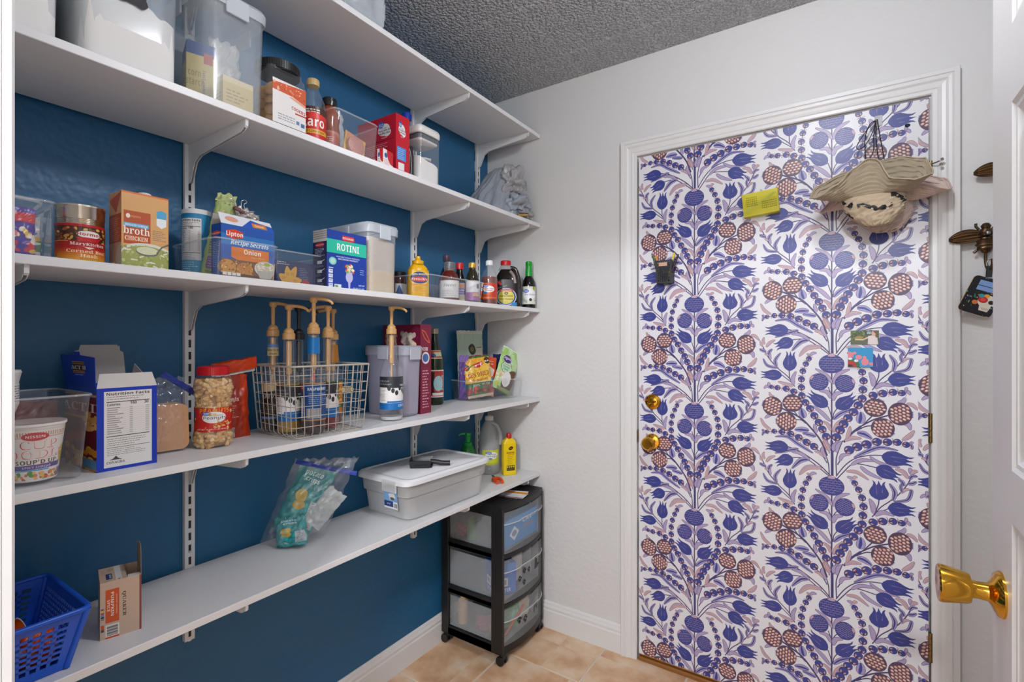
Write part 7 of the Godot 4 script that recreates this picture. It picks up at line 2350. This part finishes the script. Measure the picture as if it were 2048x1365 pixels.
	p.ell(260, 150, 50, 70, Color("3f92d0"))
	p.poly([Vector2(260, 80), Vector2(310, 150), Vector2(260, 220), Vector2(210, 150)], Color("d9e2e8"))
	p.ell(260, 150, 26, 30, Color("7a8fb0"))
	p.text("CAT", 400, 90, 60, Color("d9e6f0"))
	p.text("liners", 410, 140, 40, Color("c46a5c"))
	put.call("liner_box", "blue cat pan liner box in the top cart drawer", "box", Vector3(0.292, 0.450, 0.190), 90.0, carton(0.26, 0.110, 0.05, {"front": Rect2(0.3, 0, 0.7, 1), "left": Rect2(0, 0, 0.3, 1), "plain": Rect2(0.45, 0.9, 0.05, 0.05)}, {}), pmat(p, 0.4))
	put.call("green_bottle", "green tube lying in the top cart drawer", "bottle", Vector3(0.140, 0.450, 0.300), 10.0, lathed([Vector2(0, 0), Vector2(0.022, 0), Vector2(0.022, 0.08), Vector2(0.010, 0.095), Vector2(0, 0.095)], 20), mat(Color("3f8a2e"), 0.4))
	put.call("red_pouch", "red treat pouch in the top cart drawer", "pouch", Vector3(0.085, 0.450, 0.290), 20.0, pouch(0.06, 0.05, 0.03, 161), mat(Color("a8243c"), 0.4))
	p = Pic.new(self, 256, 256, Color("2a6fc0"), 2.0)
	p.rect(50, 120, 110, 70, Color("dfe3e6"))
	p.bars(66, 132, 80, 44, rng)
	p.text("LITTER", 130, 236, 40, Color("d6e4f0"))
	put.call("litter_box_carton", "blue carton with white barcode panel in the middle cart drawer", "box", Vector3(0.262, 0.254, 0.265), 60.0, carton(0.10, 0.125, 0.09, {"plain": Rect2(0, 0, 1, 1)}, {}), pmat(p, 0.4))
	put.call("white_can", "round pale canister in the middle cart drawer", "canister", Vector3(0.230, 0.254, 0.140), 0.0, lathed([Vector2(0, 0), Vector2(0.05, 0), Vector2(0.05, 0.11), Vector2(0.04, 0.12), Vector2(0, 0.12)], 24), mat(Color("c9c6c0"), 0.5))
	put.call("tan_bottle", "tan bottle standing in the bottom cart drawer", "bottle", Vector3(0.090, 0.083, 0.300), 0.0, lathed([Vector2(0, 0), Vector2(0.022, 0), Vector2(0.022, 0.095), Vector2(0.012, 0.105), Vector2(0.012, 0.118), Vector2(0, 0.118)], 20), mat(Color("c9a882"), 0.5))
	put.call("tennis_ball", "yellow green ball in the bottom cart drawer", "ball", Vector3(0.268, 0.083, 0.300), 0.0, lathed([Vector2(0, 0)] + range(1, 12).map(func(i): return Vector2(sin(PI * i / 12) * 0.031, 0.031 - cos(PI * i / 12) * 0.031)) + [Vector2(0, 0.062)], 24), mat(Color("b4ae3c"), 0.8))
	put.call("purple_toy", "dusky pink pet toy in the bottom cart drawer", "toy", Vector3(0.200, 0.083, 0.295), 30.0, pouch(0.07, 0.06, 0.05, 162), mat(Color("8a4a5c"), 0.7))
	put.call("green_pouch", "pale green treat pouch in the bottom cart drawer", "pouch", Vector3(0.270, 0.083, 0.215), 50.0, pouch(0.09, 0.11, 0.04, 163), mat(Color("7fb08a"), 0.5))
	put.call("orange_wand", "orange toy wand across the bottom cart drawer", "toy", Vector3(0.300, 0.086, 0.200), 90.0, tubed([Vector3(-0.09, 0.0, 0), Vector3(0.04, 0.075, 0.012)], 0.005, 8), mat(Color("c4582c"), 0.5))
	put.call("white_envelope", "white packet standing in the bottom cart drawer", "packet", Vector3(0.275, 0.083, 0.120), 84.0, pouch(0.10, 0.11, 0.02, 164), mat(Color("d8cfb8"), 0.6))
	# leaflet on top
	p = Pic.new(self, 256, 384, Color("dcd9da"), 2.0)
	p.rect(180, 0, 50, 384, Color("d9871c"))
	p.rect(0, 0, 40, 384, Color("8a5a66"))
	p.lines(60, 60, 100, 9, 26, 7, Color("a39aa0"), rng)
	t = thing("leaflet", "folded orange striped leaflet lying on the black cart", "leaflet", Vector3(0.288, 0.638, 0.205), 100)
	var lm := mb()
	grid(lm, 10, 6, func(u, v): return Vector3((u - 0.5) * 0.074, 0.002 + 0.010 * pow(u, 3.0) * (1.0 - v * 0.5), (0.5 - v) * 0.108))
	part("cover", lm, pmat(p, 0.5), t)
	lm = mb()
	grid(lm, 4, 4, func(u, v): return Vector3((u - 0.5) * 0.074, 0.0008 + 0.002 * u, (0.5 - v) * 0.108))
	part("inner_page", lm, M.paper, t)

func hat(label: String, at: Vector3, cols: Array, rz: float, wide: float, rise: Array, crown: bool) -> Node3D:
	# a soft sun hat hung upside down: crown below, brim above, pinched up front and back, drooping at the sides
	var t := thing("sun_hat", label, "hat", at)
	var cloth := mat(cols[0], 0.9, {"rim_enabled": true, "rim": 0.3})
	var nz := noise(FastNoiseLite.TYPE_SIMPLEX, 9.0, 2, int(at.x * 100))
	var at_angle := func(a: float, col: int) -> float:
		# brim height and reach round the hat, from a few measured angles
		var k := fposmod(rad_to_deg(a), 360.0)
		for i in rise.size():
			var p: Array = rise[i]
			var q: Array = rise[(i + 1) % rise.size()]
			var q0: float = q[0] if q[0] > p[0] else q[0] + 360.0
			if k >= p[0] and k <= q0:
				return lerpf(p[col], q[col], smoothstep(0.0, 1.0, (k - p[0]) / (q0 - p[0])))
		return rise[0][col]
	var F := func(u: float, v: float) -> Vector3:
		var a := u * TAU
		var c := cos(a)
		var s := sin(a)
		var reach: float = at_angle.call(a, 2) * wide
		var up: float = at_angle.call(a, 1)
		var rib := 0.0017 * sin(v * TAU * 8.0)
		return Vector3(c * (0.078 + reach * pow(v, 0.85)) + rib * c, up * pow(v, 1.25) + rib, s * (rz + reach * (1.15 if s > 0 else 0.15) * v) + rib * s + nz.get_noise_2d(c * 2 + v, s * 2) * 0.004 * v)
	var st := mb()
	grid(st, 72, 54, func(u, v): return F.call(1.0 - u, v))
	part("brim", st, cloth, t)
	var rim := []
	for i in 72:
		rim.append(F.call(i / 72.0, 1.0))
	part("brim_edge", tubed(rim, 0.0022, 6, true), mat(cols[1], 0.9), t)
	st = mb()
	var n2 := noise(FastNoiseLite.TYPE_SIMPLEX, 16.0, 3, 5)
	var C := func(u: float, v: float) -> Vector3:
		var a := (1.0 - u) * TAU
		var k := 1.0 - pow(v, 2.6) * 0.72
		var q := n2.get_noise_3d(cos(a), v * 1.2, sin(a)) * 0.016 * v * (1.0 - v * 0.5) * 2.0
		if v >= 1.0:
			return Vector3(0.01, -0.088, 0.0)
		return Vector3(cos(a) * (0.078 * k + q) + 0.012 * v, 0.002 - 0.092 * v + q * 0.5, sin(a) * (rz * k + q))
	grid(st, 56, 22, func(u, v): return C.call(1.0 - u, v))
	part("crown", st, mat(cols[2], 0.9), t)
	if crown:
		var band := mat(Color("18181a"), 0.6)
		for s in [[0.52, 0.66, 0.16], [0.66, 0.84, 0.40], [0.86, 0.95, 0.20], [0.93, 0.98, 0.55]]:
			var b := mb()
			grid(b, 10, 2, func(u, v):
				var uu: float = lerpf(s[0], s[1], u) - 0.5
				var q: Vector3 = C.call(fposmod(1.0 - uu, 1.0), clampf(s[2] - 0.06 + v * 0.13 + 0.08 * sin(u * 5.0), 0, 0.9))
				return Vector3(q.x * 1.02 - 0.0002, q.y, q.z * 1.04))
			part("band_strap", b, band, t)
		part("inner_band", lathed([Vector2(0.070, -0.012), Vector2(0.072, 0.006)], 40, {"sz": rz / 0.080}), band, t)
	return t

func bee(called_label: String, at: Vector3):
	var t := thing("bee_hook", called_label, "hook", at, 0, "bronze bee hooks")
	var m := mat(Color("5c4a36"), 0.32, {"metallic": 0.9})
	var body := []
	for i in 25:
		var v := i / 24.0
		var r := 0.019 * pow(sin(PI * clampf(v * 0.97 + 0.02, 0, 1)), 0.75) * (1.0 + 0.10 * sin(v * 30.0))
		body.append(Vector2(maxf(0.0, r), -0.030 + v * 0.046))
	part("abdomen", lathed(body, 24, {"sz": 0.62}), m, t, Vector3(0, -0.004, 0.012))
	part("thorax", lathed([Vector2(0, -0.010), Vector2(0.010, -0.008), Vector2(0.0145, 0), Vector2(0.011, 0.008), Vector2(0, 0.011)], 20, {"sz": 0.8}), m, t, Vector3(0, 0.018, 0.014))
	part("eye_boss", lathed([Vector2(0, 0.0), Vector2(0.0055, 0.0), Vector2(0.004, 0.004), Vector2(0, 0.0055)], 14), mat(Color("80848a"), 0.3, {"metallic": 0.9}), t, Vector3(0.002, 0.014, 0.024), Vector3(90, 0, 0))
	part("head", lathed([Vector2(0, -0.008), Vector2(0.008, -0.005), Vector2(0.010, 0.001), Vector2(0.006, 0.007), Vector2(0, 0.009)], 18, {"sz": 0.8}), m, t, Vector3(0, 0.033, 0.012))
	for s in [-1.0, 1.0]:
		part("antenna", tubed([Vector3(s * 0.012, 0.026, 0.010), Vector3(s * 0.018, 0.034, 0.010), Vector3(s * 0.018, 0.042, 0.010)], 0.003, 8), m, t)
		part("foot", tubed([Vector3(s * 0.014, -0.022, 0.008), Vector3(s * 0.022, -0.030, 0.008)], 0.003, 8), m, t)
		var w := mb()
		var f := func(u: float, v: float) -> Vector3:
			var L := 0.062 * u
			var wd := 0.0175 * pow(sin(PI * clampf(0.12 + u * 0.86, 0, 1)), 0.6)
			return Vector3(s * (0.008 + L), 0.012 + (v - 0.5) * 2.0 * wd - 0.010 * u * u + 0.004 * u, 0.010 + 0.0028 * cos((v - 0.5) * PI) + 0.0012 * sin(v * 22.0 + u * 3.0) + 0.004 * u)
		if s > 0:
			grid(w, 20, 14, f, 0)
		else:
			grid(w, 20, 14, func(u, v): return f.call(u, 1.0 - v), 0)
		part("wing", w, m, t)
		var vn := mb()
		for k in 4:
			var pts := []
			for i in 8:
				var q: Vector3 = f.call(0.1 + i * 0.11, 0.2 + k * 0.2)
				pts.append(q + Vector3(0, 0, 0.001))
			tube(vn, pts, 0.0010, 5)
		part("wing_vein", vn, mat(Color("a5723c"), 0.35, {"metallic": 0.8}), t)
	part("hook_arm", tubed(curve([Vector3(0, -0.03, 0.010), Vector3(0, -0.052, 0.009), Vector3(0.002, -0.070, 0.014), Vector3(0.006, -0.074, 0.026), Vector3(0.008, -0.062, 0.032), Vector3(0.008, -0.050, 0.032)], 6), 0.0034, 10), m, t)
	t.scale = Vector3.ONE * 1.18
	part("mount", bx(0.012, 0.05, 0.018, 0.002, false), m, t, Vector3(0, 0.0, 0.0015))

func door_things():
	var p: Pic
	var st: SurfaceTool
	var Z0 := 0.0012
	# pencil basket
	var t := thing("pencil_basket", "small black perforated pencil basket stuck on the papered door", "basket", Vector3(0.880, 1.520, Z0), 0)
	var g := mat(Color("2f3236"), 0.45)
	st = mb()
	var a := [Vector3(-0.030, 0, 0.038), Vector3(0.024, 0, 0.038), Vector3(0.030, 0.088, 0.046), Vector3(-0.035, 0.088, 0.046)]
	bars(st, a[0], a[1], a[2], a[3], 6, 8, 0.006, 0.0045, 0.002)
	part("front_panel", st, g, t)
	for s in [[-0.030, -0.035], [0.024, 0.030]]:
		st = mb()
		bars(st, Vector3(s[0], 0, 0.001), Vector3(s[0], 0, 0.038), Vector3(s[1], 0.088, 0.046), Vector3(s[1], 0.088, 0.001), 4, 8, 0.005, 0.0045, 0.002)
		part("side_panel", st, g, t)
	st = mb()
	box(st, Vector3(-0.003, 0.001, 0.020), Vector3(0.054, 0.002, 0.038))
	box(st, Vector3(-0.003, 0.044, 0.0012), Vector3(0.060, 0.088, 0.002))
	part("back_and_base", st, g, t)
	part("price_tag", bx(0.032, 0.014, 0.0006, 0.0, false), mat(Color("c9a086"), 0.6), t, Vector3(-0.004, 0.072, 0.0470), Vector3(5, 0, 0))
	var pens := [["pencil", "orange pencil standing in the black door basket", Color("d9862a"), Vector3(-0.018, 0, 0.02), Vector3(10, 0, 8), 0.108], ["highlighter", "yellow highlighter leaning in the black door basket", Color("e6c814"), Vector3(0.004, 0, 0.022), Vector3(6, 0, -16), 0.116], ["marker_pen", "dark purple pen leaning in the black door basket", Color("3a2438"), Vector3(0.010, 0, 0.026), Vector3(6, 0, -22), 0.112], ["green_pen", "green tipped pen at the side of the black door basket", Color("3f5a2c"), Vector3(-0.022, 0, 0.026), Vector3(8, 0, 12), 0.110]]
	for q in pens:
		var b := thing(q[0], q[1], "pen", Vector3(0.880, 1.524, Z0) + q[3], 0, "pens in the door basket")
		b.rotation_degrees = q[4]
		part("barrel", lathed([Vector2(0, 0), Vector2(0.003, 0.002), Vector2(0.0042, 0.012), Vector2(0.0042, q[5] - 0.004), Vector2(0.003, q[5]), Vector2(0, q[5])], 12), mat(q[2], 0.4), b)
	# yellow magnetic caddy
	t = thing("door_caddy", "translucent yellow plastic caddy stuck on the papered door", "caddy", Vector3(1.2135, 1.7865, Z0), 0)
	t.rotation_degrees.z = 4.5
	var ye := clear(Color("e6da1c"), 0.50, 0.26)
	st = mb()
	box(st, Vector3(0, 0, 0.001), Vector3(0.112, 0.088, 0.0018))
	part("back", st, ye, t)
	st = mb()
	face(st, [Vector3(-0.055, -0.044, 0.031), Vector3(0.056, -0.044, 0.031), Vector3(0.057, 0.036, 0.034), Vector3(-0.057, 0.036, 0.034)], Vector3(0, 0, 1))
	part("front_panel", st, ye, t)
	st = mb()
	for q in [[-0.042, 0.020, 6, 5], [0.006, -0.002, 8, 4]]:
		for i in q[2]:
			for j in q[3]:
				box(st, Vector3(q[0] + i * 0.0062, q[1] - j * 0.0072, 0.0335), Vector3(0.0032, 0.0028, 0.0012))
	part("vent_holes", st, mat(Color("7a7420"), 0.7), t)
	st = mb()
	box(st, Vector3(0, -0.0445, 0.016), Vector3(0.110, 0.0016, 0.032))
	box(st, Vector3(-0.0555, -0.004, 0.017), Vector3(0.0016, 0.080, 0.032))
	box(st, Vector3(0.0565, -0.004, 0.017), Vector3(0.0016, 0.080, 0.032))
	part("sides_and_base", st, ye, t)
	var gp := thing("teal_pen", "teal green pen lying aslant in the yellow caddy", "pen", Vector3(1.2135, 1.7865, Z0 + 0.022), 0, "")
	gp.rotation_degrees.z = 33
	st = mb()
	tube(st, [Vector3(-0.058, 0, 0), Vector3(-0.048, 0, 0), Vector3(0.044, 0, 0), Vector3(0.054, 0, 0)], 0.0042, 10)
	part("barrel", st, mat(Color("2f9a6c"), 0.4), gp)
	# snapshot and picture magnets
	p = Pic.new(self, 320, 176, Color("4a5a34"), 2.0)
	p.blobs(0, 0, 150, 110, 50, 8, 24, [Color("3a5a2a"), Color("5c7a3c"), Color("2c3c22"), Color("6a8a4a")], rng)
	p.rect(170, 0, 70, 60, Color("3a3634"))
	p.rect(186, 12, 46, 34, Color("9ab0b4"))
	p.rect(0, 124, 190, 52, Color("55603e"))
	p.ell(100, 84, 50, 14, Color("c46a2c"))
	p.ell(100, 94, 48, 10, Color("7a9a3c"))
	p.line([Vector2(50, 112), Vector2(140, 116), Vector2(210, 84)], 20, Color("d6b09c"))
	p.poly([Vector2(200, 70), Vector2(250, 60), Vector2(300, 76), Vector2(312, 176), Vector2(196, 176)], Color("dccfcc"))
	p.ell(262, 36, 26, 34, Color("d2a68e"))
	p.poly([Vector2(250, 2), Vector2(296, 2), Vector2(312, 84), Vector2(284, 90), Vector2(284, 40)], Color("6a4430"))
	t = thing("photo_magnet", "small snapshot of a person in a pale top on the door", "photo", Vector3(1.5155, 1.3065, 0.0025), 0)
	part("print", carton(0.075, 0.045, 0.003, {"front": Rect2(0, 0, 1, 1), "plain": Rect2(0.02, 0.9, 0.02, 0.05)}, {}), pmat(p, 0.3), t, Vector3(0, -0.0225, 0))
	p = Pic.new(self, 256, 240, Color("1a92c8"), 2.0)
	for q in [[10, 92, 50, 44], [70, 66, 20, 18], [112, 120, 34, 30], [176, 176, 38, 46], [240, 200, 26, 22], [170, 120, 18, 20]]:
		p.ell(q[0], q[1], q[2], q[3], Color("e2848c"))
	p.ell(20, 220, 104, 84, Color("2c6a34"))
	p.ell(12, 236, 84, 72, Color("b42a2c"))
	p.ell(20, 236, 34, 26, Color("3a1a16"))
	p.ell(24, 140, 22, 15, Color("e6e8ea"))
	p.ell(86, 164, 22, 16, Color("e6e8ea"))
	t = thing("picture_magnet", "small square blue painted magnet with pink blotches on the door", "magnet", Vector3(1.504, 1.242, 0.0055), 0)
	part("tile", carton(0.067, 0.062, 0.009, {"front": Rect2(0, 0, 1, 1), "plain": Rect2(0.8, 0.05, 0.05, 0.05)}, {}), pmat(p, 0.4), t, Vector3(0, -0.031, 0))
	t = thing("beetle_pin", "tiny dark blue beetle shaped magnet high on the door", "magnet", Vector3(1.625, 1.968, Z0), 0)
	part("shell", lathed([Vector2(0.0075, 0), Vector2(0.006, 0.004), Vector2(0, 0.006)], 16, {"sz": 0.75}), mat(Color("1c2440"), 0.2), t, Vector3.ZERO, Vector3(90, 0, -25))
	# hats, cord and hooks
	hat("pale pink cloth sun hat hanging behind the beige one", Vector3(1.556, 1.722, 0.040), [Color("d3bcb2"), Color("cbb2a8"), Color("d0bab0")], 0.029, 1.25, [[0, 0.026, 0.072], [22, 0.010, 0.070], [50, 0.040, 0.030], [90, 0.080, 0.004], [140, 0.040, 0.030], [165, -0.010, 0.062], [180, 0.0, 0.066], [215, 0.06, 0.04], [270, 0.10, 0.0], [320, 0.08, 0.05], [340, 0.060, 0.068]], false)
	hat("beige stitched sun hat with black straps hanging on the door", Vector3(1.530, 1.725, 0.140), [Color("a89a82"), Color("b3a58c"), Color("b9a68c")], 0.046, 1.0, [[0, 0.062, 0.060], [20, 0.034, 0.064], [45, 0.018, 0.052], [68, 0.030, 0.030], [84, 0.094, 0.014], [98, 0.100, 0.012], [118, 0.078, 0.020], [138, 0.034, 0.044], [158, 0.010, 0.070], [180, 0.022, 0.082], [202, 0.062, 0.076], [230, 0.098, 0.034], [270, 0.118, 0.0], [310, 0.120, 0.026], [338, 0.100, 0.056]], true)
	t = thing("adhesive_hook", "clear adhesive hook high on the door holding the hat cord", "hook", Vector3(1.552, 2.000, Z0), 0)
	part("plate", bx(0.020, 0.034, 0.003, 0.001, false), clear(Color("e6e8ea"), 0.5, 0.1), t, Vector3(0, 0, 0.0015))
	part("prong", tubed(curve([Vector3(-0.006, 0.004, 0.002), Vector3(-0.007, -0.002, 0.012), Vector3(-0.008, -0.001, 0.020), Vector3(-0.008, 0.008, 0.022)], 5), 0.0025, 8), clear(Color("e6e8ea"), 0.6, 0.1), t)
	t = thing("hat_cord", "thin black chin cord looped from the hook to the hats", "cord", Vector3(1.544, 2.000, 0.016), 0)
	var bk := mat(Color("1a191c"), 0.7)
	for c in [[Vector3(0, 0, 0), Vector3(-0.006, -0.06, 0.03), Vector3(-0.010, -0.13, 0.10), Vector3(-0.026, -0.178, 0.165), Vector3(-0.030, -0.206, 0.172)], [Vector3(0.002, 0, 0), Vector3(-0.016, -0.016, 0.01), Vector3(-0.028, -0.06, 0.03), Vector3(-0.030, -0.12, 0.09), Vector3(-0.028, -0.20, 0.170)], [Vector3(0, 0, 0.002), Vector3(0.0, -0.07, 0.03), Vector3(0.002, -0.15, 0.10), Vector3(0.004, -0.17, 0.15)], [Vector3(0.004, 0, 0.002), Vector3(0.010, -0.06, 0.02), Vector3(0.016, -0.12, 0.05), Vector3(0.018, -0.150, 0.07)], [Vector3(0, -0.002, 0.002), Vector3(-0.022, -0.03, 0.01), Vector3(-0.048, -0.075, 0.02), Vector3(-0.046, -0.092, 0.024), Vector3(-0.026, -0.080, 0.022), Vector3(-0.006, -0.035, 0.012), Vector3(0, 0, 0.002)]]:
		part("strand", tubed(curve(c, 6), 0.0014, 6), bk, t)
	part("knot", lathed([Vector2(0, -0.008), Vector2(0.0042, -0.006), Vector2(0.0042, 0.006), Vector2(0, 0.008)], 10), bk, t, Vector3(-0.029, -0.210, 0.172))
	t = thing("wire_hook", "chrome hook with ball ends screwed beside the door edge", "hook", Vector3(1.668, 1.834, Z0), 0)
	part("base", bx(0.014, 0.012, 0.008, 0.002, false), mat(Color("e2e2e2"), 0.4), t, Vector3(0, 0, 0.004))
	part("rod", tubed(curve([Vector3(0.004, 0, 0.006), Vector3(0.016, -0.002, 0.020), Vector3(0.030, 0.0, 0.030), Vector3(0.036, 0.004, 0.030)], 5), 0.0022, 8), M.chrome, t)
	for q in [Vector3(0.036, 0.004, 0.030), Vector3(0.034, -0.010, 0.028)]:
		part("ball", lathed([Vector2(0, -0.005), Vector2(0.0035, -0.0035), Vector2(0.005, 0), Vector2(0.0035, 0.0035), Vector2(0, 0.005)], 14), M.chrome, t, q)
	# bee hooks and the badge
	bee("bronze bee shaped hook on the wall carrying the badge", Vector3(1.802, 1.588, 0.009))
	bee("upper bronze bee shaped hook, mostly hidden by the white door", Vector3(1.857, 1.776, 0.009))
	p = Pic.new(self, 320, 448, Color("1c1c22"), 2.0)
	p.blobs(0, 0, 320, 448, 90, 5, 13, [Color("c43a34"), Color("3a6fc0"), Color("d9862c"), Color("3fa0a0"), Color("e2b83c"), Color("2f7a4a"), Color("4a2a5c")], rng)
	p.rect(70, 40, 250, 120, Color("7f9fd4"))
	p.rect(70, 100, 250, 8, Color("24252c"))
	p.rect(70, 170, 250, 240, Color("1e1e24"))
	p.blobs(80, 170, 230, 230, 30, 6, 14, [Color("c43a34"), Color("3a6fc0"), Color("d9862c"), Color("3fa0a0"), Color("2f7a4a")], rng)
	p.ell(220, 270, 86, 76, Color("e0d6c4"))
	p.poly([Vector2(170, 320), Vector2(280, 320), Vector2(270, 390), Vector2(186, 390)], Color("e0d6c4"))
	p.ell(262, 270, 26, 24, Color("2a2622"))
	p.poly([Vector2(282, 300), Vector2(296, 326), Vector2(276, 326)], Color("2a2622"))
	for i in 6:
		p.rect(206 + i * 14, 348, 4, 26, Color("6a6054"))
	p.ell(180, 260, 46, 38, Color("c4282c"))
	p.ell(180, 260, 24, 20, Color("e04a44"))
	p.ell(150, 220, 28, 24, Color("3f9aa4"))
	p.ell(200, 206, 26, 20, Color("e0a038"))
	p.ell(120, 310, 28, 26, Color("d9783a"))
	t = thing("badge_holder", "black floral skull badge holder hanging from the bee hook", "badge holder", Vector3(1.806, 1.5275, 0.034), 0)
	var bd := mb()
	slab(bd, rounded(0.078, 0.106, 0.010), 0.006)
	part("holder", bd, pmat(p, 0.35), t, Vector3(-0.014, -0.104, 0.004), Vector3(4, 6, -22))
	part("strap", bx(0.014, 0.032, 0.004, 0.001, false), mat(Color("16161a"), 0.5), t, Vector3(0.0, -0.034, 0.006), Vector3(0, 0, -4))
	part("clip", tubed(arc(Vector3(0.002, -0.012, 0.002), Vector3(0.007, 0, 0), Vector3(0, 0.012, 0), 0, TAU * 0.98, 18), 0.0014, 6), M.chrome, t)
	part("reel_tag", bx(0.010, 0.006, 0.003, 0.001, false), mat(Color("c48a7a"), 0.4), t, Vector3(0.016, -0.024, 0.004))
